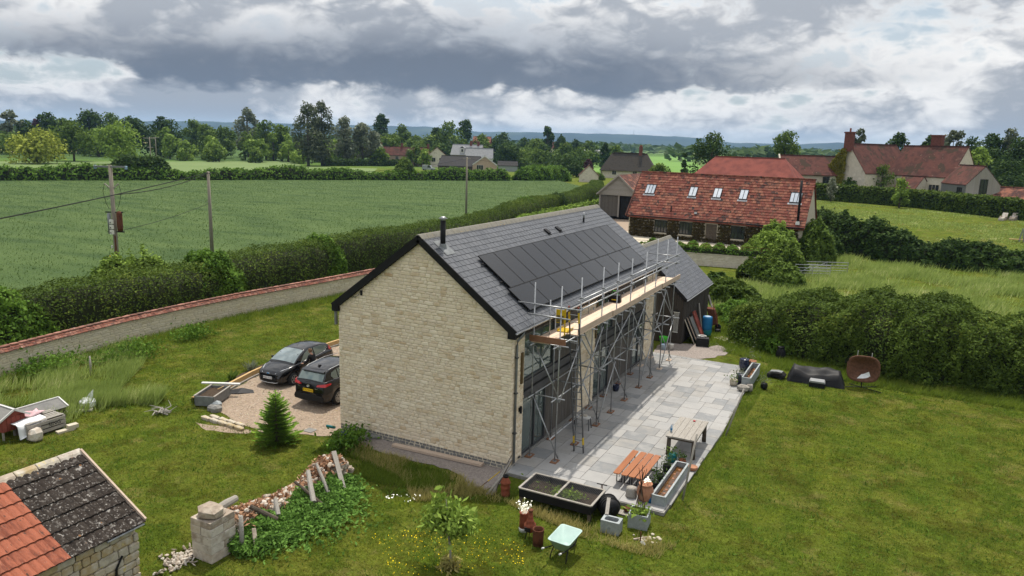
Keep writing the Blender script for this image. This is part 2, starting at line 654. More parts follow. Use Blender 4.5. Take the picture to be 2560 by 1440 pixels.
GM = ground_material()
LB = lawn_blade_material()
M = dict(
    stone=mat('limestone', [(.44, .315, .185), (.64, .535, .385), (.70, .61, .465), (.62, .525, .40), (.75, .665, .52), (.71, .615, .46), (.49, .36, .22)], 2.2, .9, .6, 26, rnd=.8, bdist=.012),
    mortar=mat('lime_mortar', [(.52, .455, .35), (.64, .575, .46)], 6, .95, .3, 40),
    plinth=mat('blue_lias', [(.13, .13, .13), (.22, .215, .20), (.17, .165, .16)], 5, .85, .5, 30, rnd=.7),
    slate=mat('slate', [(.045, .049, .058), (.088, .093, .105), (.065, .070, .080), (.11, .115, .127)], 1.6, .45, .25, 40, rnd=.72, spec=.5, rv=.12, bdist=.006),
    ridge=mat('ridge_clay', [(.13, .125, .11), (.20, .19, .165), (.16, .15, .12)], 7, .9, .4, 30, rnd=.4, spots=[(9, .66, (.30, .20, .07))]),
    black=mat('black_paint', [(.008, .008, .009), (.014, .014, .015)], 3, .6),
    solar=mat('solar_glass', [(.005, .005, .006), (.009, .009, .010)], .5, .22, rnd=.5, spec=.5, coat=.0),
    darkmetal=mat('dark_metal', [(.03, .032, .035), (.05, .05, .055)], 4, .45, spec=.5),
    galv=mat('galvanised_steel', [(.24, .25, .26), (.38, .39, .40), (.17, .18, .19)], 7, .42, metal=.7, rnd=.3),
    zinc=mat('zinc_grey', [(.16, .17, .175), (.23, .24, .245)], 5, .5, metal=.4),
    glass=mat('window_glass', [(.15, .19, .18), (.19, .235, .22)], .7, .025, spec=.9, metal=.55),
    clad=mat('weathered_cladding', [(.07, .062, .054), (.13, .12, .108), (.10, .09, .078), (.16, .15, .135)], 3, .85, .5, 30, rnd=.65, stretch=(6, 6, .7)),
    board=mat('black_brown_boards', [(.034, .029, .025), (.062, .054, .047), (.045, .038, .032), (.08, .07, .06)], 3, .85, .5, 30, rnd=.65, stretch=(6, 6, .7)),
    deal=mat('scaffold_board', [(.55, .42, .31), (.66, .52, .40), (.46, .34, .25)], 3, .85, .2, 20, rnd=.5, stretch=(5, .6, 5)),
    oldboard=mat('toe_board', [(.36, .27, .20), (.48, .38, .30), (.27, .20, .16)], 3, .85, .2, 20, rnd=.5, stretch=(5, .6, 5)),
    sole=mat('sole_board', [(.17, .085, .05), (.26, .14, .085)], 6, .9, .2, 30, rnd=.5),
    slab=mat('sandstone_slab', [(.22, .222, .222), (.295, .294, .29), (.325, .32, .312), (.28, .272, .258), (.205, .212, .218), (.345, .338, .325)], 1.3, .8, .35, 22, rnd=.72, bdist=.008),
    joint=mat('slab_joint', [(.13, .125, .115), (.30, .29, .27)], 5, .95, .3, 40),
    gravel=mat('pea_gravel', [(.13, .098, .072), (.34, .265, .20), (.23, .175, .13), (.43, .35, .275)], 7, .95, 1.0, 30, detail=8, lo=.25, hi=.75, bdist=.03),
    greygravel=mat('grey_gravel', [(.13, .11, .097), (.30, .26, .235), (.21, .18, .16), (.38, .34, .315)], 8, .95, 1.0, 32, detail=8, lo=.25, hi=.75, bdist=.03),
    soil=mat('soil', [(.028, .019, .012), (.06, .042, .028), (.04, .028, .018)], 8, .98, .9, 20),
    wheat=mat('green_wheat', [(.042, .080, .020), (.063, .107, .027), (.080, .126, .034)], .09, .9, 1.0, 2.6, stretch=(1, 3.2, 1, -.48), lo=.36, hi=.64, detail=9, bdist=.25),
    field=mat('pasture', [(.11, .165, .05), (.14, .19, .065)], .05, .9, .4, 2),
    hay=mat('hay_field', [(.30, .27, .10), (.36, .31, .13)], .03, .9),
    greenfield=mat('bright_pasture', [(.10, .21, .03), (.13, .24, .045)], .02, .9),
    sleeper=mat('new_timber', [(.38, .25, .11), (.48, .33, .155)], 4, .75, .2, 20, stretch=(6, .8, 6)),
    greywood=mat('silvered_wood', [(.19, .175, .155), (.33, .31, .28), (.25, .23, .20), (.40, .38, .345)], 4, .9, .4, 30, rnd=.5, stretch=(8, 1.0, 8)),
    darkwood=mat('dark_wet_wood', [(.05, .04, .03), (.11, .09, .07)], 6, .9, .4, 25),
    orange=mat('orange_varnish', [(.235, .075, .022), (.30, .105, .035), (.19, .058, .018)], 3, .38, .05, 20, rnd=.5, spec=.5, stretch=(8, .7, 8)),
    terra=mat('terracotta', [(.17, .045, .025), (.24, .07, .038), (.13, .035, .022)], 5, .75, .2, 25),
    terralight=mat('ribbed_terracotta', [(.29, .135, .078), (.38, .19, .115), (.32, .165, .105)], 5, .85, .2, 25),
    zincbox=mat('weathered_zinc_planter', [(.20, .225, .235), (.31, .34, .35), (.25, .275, .28), (.36, .385, .39)], 3.5, .55, .1, 20, metal=.25),
    water=mat('rusty_water', [(.05, .022, .006), (.12, .055, .014), (.03, .015, .006)], 5, .08, .05, 8, spec=.6),
    mint=mat('mint_paint', [(.33, .45, .42), (.40, .52, .485)], 4, .45, spots=[(6, .70, (.28, .2, .12))]),
    wicker=mat('wicker', [(.06, .028, .016), (.14, .068, .04), (.09, .042, .025)], 9, .7, .8, 60, rnd=.5),
    cover=mat('black_cover', [(.006, .006, .007), (.013, .013, .015)], 3, .6, .5, 5, spec=.25),
    greyplastic=mat('grey_plastic', [(.20, .21, .215), (.27, .275, .28)], 3, .5),
    white=mat('white_paint', [(.52, .52, .50), (.62, .62, .60)], 4, .6),
    sheetwhite=mat('white_fabric', [(.58, .60, .62), (.78, .79, .80)], 3, .8, .4, 8, spots=[(7, .68, (.25, .26, .28))]),
    pink=mat('pink_blanket', [(.52, .30, .32), (.66, .48, .50)], 6, .9, .5, 20),
    bluebarrel=mat('blue_plastic', [(.012, .11, .27), (.02, .17, .36)], 4, .4),
    teal=mat('teal_plastic', [(.008, .11, .12), (.015, .16, .17)], 4, .45),
    redoxide=mat('red_oxide', [(.19, .045, .032), (.27, .075, .055)], 4, .8),
    rust=mat('rust', [(.055, .022, .014), (.12, .045, .024), (.08, .03, .018)], 6, .85, .4, 25),
    navy=mat('navy_glaze', [(.008, .012, .035), (.015, .022, .06)], 4, .18, spec=.7),
    green=mat('bright_green_plastic', [(.06, .42, .03), (.08, .5, .05)], 4, .5),
    blue=mat('blue_bucket', [(.33, .45, .58), (.42, .54, .66)], 4, .5),
    yellow=mat('yellow_tag', [(.46, .31, .012), (.54, .37, .015)], 4, .5),
    brass=mat('brown_batten', [(.085, .055, .022), (.14, .095, .04)], 5, .6, stretch=(6, 6, .6)),
    render=mat('cream_render', [(.42, .375, .29), (.50, .455, .365)], 3, .95, .2, 20),
    rubbish=mat('pale_stone', [(.36, .32, .27), (.52, .48, .42), (.26, .21, .165), (.44, .38, .31), (.58, .55, .50)], 4, .92, .6, 24, rnd=.65, spots=[(9, .66, (.22, .19, .14))]),
    lichen=mat('lichen_stone', [(.26, .23, .18), (.44, .40, .33), (.34, .26, .14), (.50, .46, .40)], 4, .95, .6, 24, rnd=.55, spots=[(7, .64, (.48, .40, .18))]),
    tileold=mat('lichen_tile', [(.016, .013, .011), (.036, .029, .024), (.023, .018, .015), (.055, .047, .04)], 5, .95, .5, 30, rnd=.3, spots=[(10, .57, (.10, .09, .08)), (8, .63, (.26, .245, .225)), (20, .64, (.30, .285, .265)), (5, .70, (.20, .09, .03))]),
    tilered=mat('red_clay_tile', [(.20, .062, .034), (.30, .098, .056), (.15, .046, .028), (.36, .14, .085)], 3, .85, .3, 30, rnd=.55, stretch=(1, 4, 1), spots=[(20, .66, (.36, .24, .18)), (4, .64, (.085, .045, .034))]),
    barntile=mat('barn_tile', [(.09, .033, .026), (.20, .066, .047), (.14, .043, .032), (.28, .115, .075), (.055, .03, .027), (.18, .058, .042)], 1.1, .9, .3, 14, rnd=.6, spots=[(1.9, .62, (.045, .034, .030)), (4.5, .66, (.30, .16, .11))]),
    hipred=mat('hip_tile', [(.12, .036, .030), (.22, .064, .048), (.15, .042, .033)], .7, .9, .4, 8, rnd=.4, spots=[(2.2, .70, (.10, .05, .045))]),
    oldred=mat('mossy_roof_tile', [(.045, .024, .019), (.115, .046, .036), (.065, .031, .025), (.15, .075, .058)], .55, .95, .4, 8, rnd=.15, detail=9, spots=[(.45, .56, (.055, .036, .024)), (2.2, .66, (.20, .12, .09))]),
    coping=mat('coping_tile', [(.13, .048, .033), (.20, .08, .055), (.09, .04, .032), (.26, .125, .09), (.05, .038, .033)], 6, .92, .3, 30, rnd=.75, spots=[(9, .66, (.50, .44, .38))]),
    copridge=mat('coping_ridge_brick', [(.24, .115, .085), (.33, .17, .13), (.19, .09, .068), (.13, .085, .07)], 5, .92, .3, 30, rnd=.75, spots=[(8, .68, (.5, .46, .42))]),
    rubblewall=mat('rubble_limestone', [(.42, .36, .25), (.58, .52, .39), (.50, .45, .35), (.66, .60, .48)], 3, .95, .5, 18, rnd=.7),
    manor=mat('grey_limestone', [(.42, .375, .30), (.60, .55, .46), (.52, .475, .39), (.66, .61, .52)], .9, .95, .5, 5, spots=[(.5, .66, (.20, .185, .165))]),
    thatch=mat('old_thatch', [(.028, .024, .02), (.055, .047, .038), (.042, .036, .03)], 2, .98, .7, 9),
    greyslate=mat('pale_slate', [(.20, .205, .215), (.28, .285, .295)], 1.2, .6, rnd=.2),
    felt=mat('dark_felt', [(.035, .033, .033), (.05, .047, .046)], 1.5, .9),
    brick=mat('chimney_brick', [(.12, .045, .036), (.18, .07, .055)], 3, .9, .3, 12),
    buffbrick=mat('buff_brick', [(.36, .27, .20), (.44, .34, .26)], 2, .9),
    pane=mat('house_pane', [(.015, .017, .02), (.03, .033, .036)], 3, .08, spec=.7),
    skylight=mat('skylight_pane', [(.50, .54, .58), (.60, .64, .68)], 3, .05, spec=.9, metal=.55),
    bark=mat('bark', [(.06, .048, .036), (.12, .10, .075)], 6, .95, .5, 20),
    polewood=mat('pole_wood', [(.13, .115, .09), (.24, .215, .175), (.18, .16, .125)], 3, .9, .4, 20, stretch=(8, 8, .6)),
    porcelain=mat('porcelain', [(.66, .65, .58), (.74, .73, .66)], 4, .3),
    blueglass=mat('blue_insulator', [(.20, .32, .42), (.28, .40, .50)], 4, .25),
    skin=mat('skin', [(.45, .26, .19), (.55, .34, .26)], 6, .6),
    cloth=mat('black_clothes', [(.008, .008, .009), (.016, .016, .018)], 5, .9, .3, 20),
    hair=mat('brown_hair', [(.10, .055, .03), (.20, .12, .07)], 20, .6, .5, 60),
    paint=mat('black_car_paint', [(.003, .003, .004), (.005, .005, .006)], 1, .12, spec=.45, coat=.3),
    trim=mat('black_trim', [(.010, .010, .010), (.016, .016, .016)], 4, .6),
    tyre=mat('tyre_rubber', [(.014, .014, .014), (.024, .024, .024)], 8, .85),
    alloy=mat('alloy_wheel', [(.42, .43, .44), (.52, .53, .54)], 8, .3, metal=.8),
    chrome=mat('chrome', [(.68, .69, .70), (.78, .79, .80)], 8, .12, metal=.95),
    lamp=mat('headlamp_lens', [(.55, .57, .60), (.75, .77, .80)], 14, .08, spec=.9, metal=.4),
    redlens=mat('red_lens', [(.40, .008, .012), (.52, .02, .025)], 8, .12, spec=.7),
    windscreen=mat('windscreen', [(.10, .13, .135), (.24, .29, .30)], 2.2, .03, spec=1.0, metal=.25),
    plate=mat('white_plate', [(.66, .66, .66), (.72, .72, .72)], 4, .4),
    yplate=mat('yellow_plate', [(.70, .45, .01), (.74, .50, .02)], 4, .4),
    ink=mat('black_print', [(.012, .012, .012), (.016, .016, .016)], 4, .6),
    hill=mat('wooded_hill', [(.008, .018, .016), (.018, .034, .024), (.055, .075, .04)], .0022, .98, lo=.32, hi=.72, detail=9),
)
LM = dict(
    hedge=leafmat('hedge_leaf', (.014, .026, .005), (.056, .086, .013), (.120, .140, .024), .45),
    hedgelow=leafmat('hedge_leaf_bright', (.020, .046, .006), (.075, .135, .018), (.13, .20, .035), .5),
    dark=leafmat('dark_leaf', (.010, .022, .005), (.036, .062, .013), (.065, .10, .022), .12),
    green=leafmat('green_leaf', (.018, .036, .006), (.078, .118, .020), (.145, .185, .036), .12),
    lime=leafmat('lime_leaf', (.05, .085, .014), (.14, .20, .035), (.20, .25, .06), .15),
    willow=leafmat('willow_leaf', (.075, .095, .014), (.20, .225, .035), (.27, .28, .06), .15),
    silver=leafmat('silver_leaf', (.045, .055, .035), (.13, .145, .095), (.27, .28, .22), .12),
    poplar=leafmat('poplar_leaf', (.026, .034, .018), (.075, .088, .05), (.17, .18, .13), .12),
    purple=leafmat('copper_leaf', (.018, .010, .012), (.05, .022, .026), None, .2),
    nettle=leafmat('nettle_leaf', (.030, .062, .012), (.085, .16, .030), (.13, .22, .05), .8),
    fir=leafmat('fir_needle', (.030, .072, .008), (.12, .21, .022), (.24, .33, .05), 1.5, k=1.6),
    grass=leafmat('grass_blade', (.045, .078, .009), (.118, .158, .022), (.20, .185, .05), .5, .4),
    longgrass=leafmat('long_grass', (.085, .125, .026), (.19, .235, .068), (.40, .37, .21), .4, .45),
    seedgrass=leafmat('seed_grass', (.13, .125, .035), (.27, .235, .09), (.38, .32, .17), .5, .35),
    wheat=leafmat('wheat_blade', (.043, .082, .020), (.072, .118, .030), (.10, .145, .042), .12, .3, k=1.15),
    brown=leafmat('ivy_brown', (.020, .016, .008), (.045, .035, .014), (.06, .07, .02), .5),
    ivy=leafmat('ivy_yellow', (.055, .060, .008), (.13, .12, .016), None, .5),
    dock=leafmat('dock_seed', (.14, .045, .02), (.26, .10, .05), None, .6),
    flower=leafmat('flower', (.70, .70, .62), (.80, .80, .74), None, 2),
    yellowfl=leafmat('buttercup', (.62, .42, .01), (.75, .55, .02), None, 2),
    debris=leafmat('dry_debris', (.09, .045, .025), (.24, .14, .085), (.34, .25, .17), 1.5, .1),
)

# ------------------------------------------------------------------ ground, fields, hills
xs = np.concatenate([np.linspace(-7000, -400, 12), np.linspace(-320, -80, 9), np.linspace(-70, 70, 57), np.linspace(90, 400, 8), np.linspace(700, 7000, 8)])
ys = np.concatenate([np.linspace(-1500, -120, 6), np.linspace(-90, 0, 10), np.linspace(4, 150, 60), np.linspace(170, 600, 12), np.linspace(900, 7000, 10)])
X, Y = np.meshgrid(xs, ys, indexing='ij')
Z = H(X, Y)
tag(grid_mesh('ground', np.stack([X, Y, Z], -1), GM), 'mown and rough grass ground around the houses', None, kind='structure')


def sheet(name, pts, z, m, label, dz=0.0, jit=0.0, sub=1.0):
    """a flat sheet with a slightly ragged outline"""
    out = []
    n = len(pts)
    for i in range(n):
        a, b = Vector(pts[i]), Vector(pts[(i + 1) % n])
        k = max(1, int((b - a).length / sub)) if jit else 1
        for j in range(k):
            p = a.lerp(b, j / k)
            if jit and j:
                d = (b - a).normalized()
                p = p + Vector((-d.y, d.x)) * random.uniform(-jit, jit)
            out.append((p.x, p.y))
    mb = MB()
    if dz:
        mb.prism(out, z - dz, z)
    else:
        mb.add([(p[0], p[1], z) for p in out], [tuple(range(len(out)))])
    return tag(mb.build(name, m), label, None, kind='structure')


sheet('wheat_field', [(-32, -70), (-32, 35), (-34.5, 50), (-39.5, 77), (-44, 100), (-53, 140), (-62, 162), (-82, 190), (-105, 154), (-129, 121), (-160, 70), (-205, 0), (-235, -70)], .32, M['wheat'], 'green wheat field behind the clipped hedge', .4)
sheet('pasture_field', [(-165, 77), (-133, 128), (-122, 146), (-170, 215), (-196, 202), (-240, 243), (-257, 167), (-268, 124), (-300, 40), (-215, 0)], -.09, M['field'], 'pale green pasture beyond the road hedge')
sheet('hay_field', [(-375, 150), (-379, 244), (-701, 465), (-735, 340)], .02, M['hay'], 'pale yellow hay field behind the willow')
sheet('far_pasture', [(-92, 240), (-70, 300), (-80, 380), (-223, 900), (-255, 758), (-198, 517)], -.05, M['greenfield'], 'bright green pasture behind the thatched cottage')
sheet('gravel_drive', [(-15.0, .2), (-14.9, 1.1), (-15.75, 4.1), (-15.8, 14), (-7.6, 14), (-7.6, -.02), (-6.4, -.55), (-7.4, -.75), (-8.8, -1.35), (-9.9, -1.95), (-11.3, -1.75), (-12.6, -1.3), (-14, -.9)], -.105, M['gravel'], 'tan gravel parking area beside the stone gable', jit=.12, sub=.5)
sheet('gravel_strip', [(-7.7, -.01), (-6.9, -.75), (-5.1, -1.0), (-3.8, -1.05), (-1.9, -1.0), (-1.15, -1.25), (-.55, -1.9), (.05, -1.75), (.25, -1.1), (.1, -.36), (.1, -.01)], -.098, M['greygravel'], 'grey gravel strip along the foot of the gable', jit=.07, sub=.3)
sheet('gravel_patch', [(.1, 17.75), (-.3, 19.4), (-.2, 20.6), (1.0, 20.9), (2.6, 22.1), (3.9, 21.2), (3.6, 19.6), (2.9, 18.5), (2.2, 17.8)], -.10, M['greygravel'], 'weedy gravel patch between patio and black shed', jit=.14, sub=.4)
sheet('barn_drive', [(-26, 62), (-17.5, 62), (-17.5, 84), (-22, 100), (-28, 112), (-36, 112), (-33, 92)], .06, M['gravel'], 'pale gravel drive beside the tiled barn')
sheet('barn_terrace', [(-20, 51.2), (-17, 51.2), (-10, 51.6), (1.2, 52.8), (2.4, 58), (2.6, 66), (-18, 66), (-20, 60)], 1.0, M['render'], 'pale gravel terrace in front of the tiled barn')


def hill_mesh(name, dist, prof, depth, label):
    az = np.radians(np.linspace(-75, 25, 260))
    pa = np.radians([p[0] for p in prof])
    ph = np.array([p[1] for p in prof])
    top = np.interp(az, pa, ph) + 2.2 * wav(az * 60, az * 13, 1.3) + 1.2 * wav(az * 260, az * 9, 1.0, 2.0)
    rows = []
    for k, (dd, hh) in enumerate(((0, -.02), (.18, .25), (.42, .62), (.7, .92), (1.0, 1.0), (1.5, .7), (2.2, .1))):
        rad = dist + depth * dd
        h = top * hh + (4.0 * wav(az * 90, np.full_like(az, k * 3.1), 1.0, k) if 0 < hh < 1 else 0)
        rows.append(np.stack([CP.x + rad * np.sin(az), CP.y + rad * np.cos(az), h - .5], -1))
    tag(grid_mesh(name, np.array(rows), M['hill']), label, None, kind='structure')


hill_mesh('hills', 4700, [(-75, 40), (-61, 57), (-49.6, 92), (-44, 96), (-34, 105), (-31, 92), (-30, 80), (-26.7, 87), (-19, 92), (-13.4, 81), (-11.1, 52), (-6.5, 55), (-3.9, 72), (-1, 60), (1, 66), (7, 74), (25, 60)], 800, 'long wooded ridge on the horizon')
hill_mesh('low_hills', 3300, [(-75, 10), (-40, 14), (-25, 20), (-19, 26), (-14, 12), (-5, 10), (8, 14), (25, 10)], 500, 'lower tree covered slopes in front of the ridge')
mast = thing('radio_mast', 'thin lattice mast standing on the distant ridge', 'mast', (-1558, 4752, 75))
MB().tube((0, 0, 0), (0, 0, 38), 1.3, 6, .4).build('mast_pole', M['zinc'], mast)
for k in (10, 20, 30):
    B(-1.6, 1.6, -1.6, 1.6, k, k + .7).build('platform', M['zinc'], mast)

# ------------------------------------------------------------------ the converted barn house
W, L, HE, HR = 7.626, 17.58, 4.93, 7.76
SL = (HR - HE) / (W / 2)
TH = math.atan(SL)
house = thing('barn_house', 'long cream stone house with slate roof, solar panels and tall glazed side', 'house')


def face_M(nrm, sx, sy, sz):
    """matrix for a block whose local x runs along the wall, y into it, z up; nrm: 'y-' or 'x+'"""
    if nrm == 'y-':
        return Matrix(((sx, 0, 0), (0, sy, 0), (0, 0, sz)))
    if nrm == 'x+':
        return Matrix(((0, -sy, 0), (sx, 0, 0), (0, 0, sz)))
    return Matrix(((sx, 0, 0), (0, sy, 0), (0, 0, sz)))


def courses(z0, z1, lim, nrm, plane, places, hmin=.085, hmax=.16, wmin=.14, wmax=.46, nv=6, depth=.09, rr=random):
    z = z0
    while z < z1:
        h = rr.uniform(hmin, hmax)
        a, b = lim(z + h * .5)
        x = a + rr.uniform(-.1, 0)
        while x < b - .06:
            w = rr.uniform(wmin, wmax) * (1.0 if h > .11 else .8)
            xa, xb = max(x, a), min(x + w, b)
            if b - xb < .09:
                xb = b
            if xb - xa > .07:
                s = rr.random()
                if h > .12 and s < .16 and xb - xa < .3:      # two thin stones in one course
                    hs = [(z, h * .5), (z + h * .5, h * .5)]
                else:
                    hs = [(z, h)]
                for (zz, hh) in hs:
                    c = (xa + xb) / 2
                    out = rr.uniform(-.006, .008)
                    loc = (c, plane - out, zz + hh / 2) if nrm == 'y-' else (plane + out, c, zz + hh / 2)
                    places.append((rr.randrange(nv), loc, face_M(nrm, xb - xa - .012, depth, hh - .011)))
            x = xb if xb == b else x + w
        z += h


MB().prism([(-W + .02, -.3), (-.16, -.3), (-.16, HE), (-.16, HE + .1), (-W / 2, HR), (-W + .02, HE)], -.004, L, 'y').build('wall_core', M['mortar'], house)
for (a, b) in ((.0, 1.02), (6.3, 8.2), (15.7, L)):
    B(-.17, -.006, a + (.0 if a == 0 else 0), b, -.3, HE + .08).build('wall_pier', M['mortar'], house)
pl = []
courses(.13, HR - .12, lambda z: (-W, 0) if z < HE else (-W / 2 - (HR - z) / SL + .02, -W / 2 + (HR - z) / SL - .02), 'y-', .02, pl)
for (a, b) in ((.0, 1.02), (6.3, 8.2), (15.7, L)):
    courses(.02, HE - .05, lambda z, a=a, b=b: (a, b), 'x+', -.035, pl)
pieces('stone', 'stonework', house, STONES, pl, M['stone'])
pl = []
courses(-.16, .13, lambda z: (-W, 0), 'y-', .03, pl, .07, .12, .12, .3)
pieces('plinth_stone', 'plinth_stonework', house, STONES, pl, M['plinth'], 60)

# roof body and slates
XE = .17
ZE = HR + .25 - SL * (W / 2 + XE)
MB().prism([(-W - XE, ZE - .05), (-W - XE, ZE), (-W / 2, HR + .235), (XE, ZE - .015), (XE, ZE - .13), (0, HE - .02), (-W / 2, HR + .02), (-W, HE - .02)], -.1, L + .08, 'y').build('roof_body', M['black'], house)
MB().add([(-W - XE - .02, -.13, ZE + .02), (-W / 2, -.13, HR + .275), (-W / 2, L + .1, HR + .275), (-W - XE - .02, L + .1, ZE + .02)], [(0, 1, 2, 3)]).build('rear_slope', M['slate'], house)


def slate_slope(parent, xe, ze, xr, zr, y0, y1, n, wid, nmax, name='slate', rest='slates'):
    """slates on a slope that faces +x from the eave (xe,ze) up to the ridge (xr,zr)"""
    s = Vector((xr - xe, 0, zr - ze))
    ln = s.length
    s.normalize()
    e = Vector((0, 1, 0))
    nn = e.cross(s)
    g = ln / n
    vs = [(x, y, z + (0 if z > 0 else 0)) for (x, y, z) in BOX[0]]
    plc = []
    for i in range(n):
        y = y0 - (wid / 2 if i % 2 else 0)
        k = 0
        while y < y1 - .04:
            a, b = max(y, y0), min(y + wid, y1)
            if b - a > .05:
                tl = random.gauss(.055, .006)
                d2 = (s * math.cos(tl) + (-nn) * math.sin(tl)).normalized()
                n2 = e.cross(d2)
                c = Vector((xe, (a + b) / 2, ze)) + s * ((i + .5) * g) + nn * (.018 + random.uniform(0, .003))
                M3 = Matrix.Identity(3)
                M3.col[0] = e * (b - a - .016)
                M3.col[1] = d2 * (g + .035)
                M3.col[2] = n2 * .012
                plc.append((0, tuple(c), M3))
            y += wid
    pieces(name, rest, parent, [BOX], plc, M['slate'], nmax)


slate_slope(house, XE + .02, ZE - .015, -W / 2, HR + .25, -.14, L + .1, 20, .30, 300)
for i in range(41):                                     # ridge tiles
    y = -.16 + i * .436
    me_y = y + .425
    t = MB()
    c = (-W / 2, HR + .27)
    prof = [(-.20, -.12), (-.12, -.03), (-.05, .035), (.05, .035), (.12, -.03), (.20, -.12)]
    t.prism([(c[0] + p[0], c[1] + p[1]) for p in prof] + [(c[0] + p[0] * .9, c[1] + p[1] - .03) for p in prof[::-1]], y, me_y, 'y')
    t.build('ridge_tile', M['ridge'], house)
# barge boards, eaves boxes, fascia
for sgn, xo in ((1, XE), (-1, -W - XE)):
    MB().bar((xo, -.135, ZE - .10), (-W / 2, -.135, HR + .15), .05, .25).build('bargeboard', M['black'], house)
MB().prism([(-.1, HE - .16), (XE + .03, HE - .16), (XE + .03, ZE + .0), (-.1, ZE + .15)], -.165, -.04, 'y').build('eaves_box', M['black'], house)
MB().prism([(-W - XE - .03, HE - .16), (-W + .1, HE - .16), (-W + .1, ZE + .15), (-W - XE - .03, ZE)], -.165, -.04, 'y').build('eaves_box', M['black'], house)
B(.05, XE - .02, -.03, L, HE - .16, ZE - .1).build('fascia', M['black'], house)


def half_gutter(x, y0, y1, z, r, parent):
    n = 8
    pr = [(x + r * math.cos(math.pi + math.pi * i / n), z + r * math.sin(math.pi + math.pi * i / n)) for i in range(n + 1)]
    pi_ = [(x + (r - .012) * math.cos(math.pi + math.pi * i / n), z + (r - .012) * math.sin(math.pi + math.pi * i / n)) for i in range(n, -1, -1)]
    MB().prism(pr + pi_, y0, y1, 'y').build('gutter', M['galv'], parent)


half_gutter(XE + .085, -.16, L + .06, ZE - .03, .07, house)
MB().path([(XE + .08, .42, ZE - .08), (XE + .07, .42, ZE - .2), (.08, .30, ZE - .42), (.07, .26, ZE - .6), (.07, .26, .02)], .045, 10).build('downpipe', M['zinc'], house, True)
MB().path([(XE + .08, 17.3, ZE - .08), (XE + .07, 17.3, ZE - .2), (.08, 17.25, ZE - .42), (.07, 17.2, ZE - .6), (.07, 17.2, .02)], .045, 10).build('downpipe', M['zinc'], house, True)
for z in (1.2, 2.7, 4.0):
    B(.0, .13, .2, .32, z, z + .05).build('pipe_clip', M['darkmetal'], house)

# solar panels: upper row upright, lower row lying, on rails
RN = Vector((math.sin(TH), 0, math.cos(TH)))
RD = Vector((math.cos(TH), 0, -math.sin(TH)))
RO = Vector((-W / 2, 0, HR + .25))


def on_roof(y, s, off):
    return RO + RD * s + RN * off + Vector((0, y, 0))


def solar_panel(y0, y1, s0, s1):
    t = MB()
    vs = []
    for off in (.125, .16):
        vs += [on_roof(y0, s0, off), on_roof(y1, s0, off), on_roof(y1, s1, off), on_roof(y0, s1, off)]
    t.add(vs, [(0, 1, 2, 3), (7, 6, 5, 4), (0, 4, 5, 1), (1, 5, 6, 2), (2, 6, 7, 3), (3, 7, 4, 0)])
    o = t.build('solar_panel', M['solar'], house)
    f = MB()
    for a, b in (((y0, s0), (y1, s0)), ((y1, s0), (y1, s1)), ((y1, s1), (y0, s1)), ((y0, s1), (y0, s0))):
        f.bar(on_roof(a[0], a[1], .146), on_roof(b[0], b[1], .146), .022, .04, RN)
    f.build('frame', M['black'], o)


for k in range(12):
    solar_panel(1.813 + k * 1.154, 1.813 + k * 1.154 + 1.142, 1.59, 1.59 + 1.745)
for k in range(8):
    solar_panel(1.59 + k * 1.742, 1.59 + k * 1.742 + 1.73, 3.36, 3.36 + 1.135)
for s in (1.95, 2.95, 3.6, 4.25):
    MB().bar(on_roof(1.62, s, .09), on_roof(15.5, s, .09), .04, .05, RN).build('mounting_rail', M['black'], house)
# flue, tile vents, soil pipe
fl = MB().tube((-3.23, .59, 7.45), (-3.23, .59, 8.56), .098, 16).build('flue', M['black'], house, True)
MB().tube((-3.23, .59, 8.54), (-3.23, .59, 8.64), .085, 16).tube((-3.23, .59, 8.64), (-3.23, .59, 8.70), .15, 16, .06).tube((-3.23, .59, 8.62), (-3.23, .59, 8.645), .155, 16).build('cowl', M['galv'], fl, True)
MB().tube((-3.23, .59, 7.5), (-3.23, .59, 7.72), .16, 12, .115).add([on_roof(.3, .4, .045), on_roof(.9, .4, .045), on_roof(.9, 1.15, .045), on_roof(.3, 1.15, .045)], [(3, 2, 1, 0)]).build('flashing', M['zinc'], fl)
for y in (9.02, 10.28):
    p = on_roof(y, 1.05, .05)
    MB().bar(on_roof(y, .92, .045), on_roof(y, 1.22, .07), .26, .07, RN).bar(on_roof(y, 1.2, .03), on_roof(y, 1.30, .03), .34, .02, RN).build('tile_vent', M['black'], house)
MB().tube((-3.03, 13.77, 7.35), (-3.03, 13.77, 7.66), .05, 10).build('soil_pipe', M['black'], house, True)
MB().tube((-3.03, 13.77, 7.62), (-3.03, 13.77, 7.95), .045, 10).build('soil_pipe', M['galv'], house, True)

# glazed and boarded bays on the garden side


def glass_bay(y0, y1, z0, z1, mull=()):
    o = B(-.12, -.09, y0, y1, z0, z1).build('window', M['glass'], house)
    for y in (y0, y1) + tuple(mull):
        B(-.13, -.03, y - .04, y + .04, z0, z1).build('frame', M['darkmetal'], o)
    MB().box(-.128, -.035, y0 + .04, y1 - .04, z0, z0 + .09).build('sill_rail', M['darkmetal'], o)
    MB().box(-.128, -.035, y0 + .04, y1 - .04, z1 - .07, z1).build('head_rail', M['darkmetal'], o)


def boarded(y0, y1, z0, z1):
    B(-.15, -.10, y0, y1, z0, z1).build('board_backing', M['black'], house)
    y = y0
    while y < y1 - .03:
        w = min(.098, y1 - y)
        B(-.10, -.055 + random.uniform(-.006, .006), y + .007, y + w - .007, z0, z1).build('cladding_board', M['clad'], house)
        y += .1


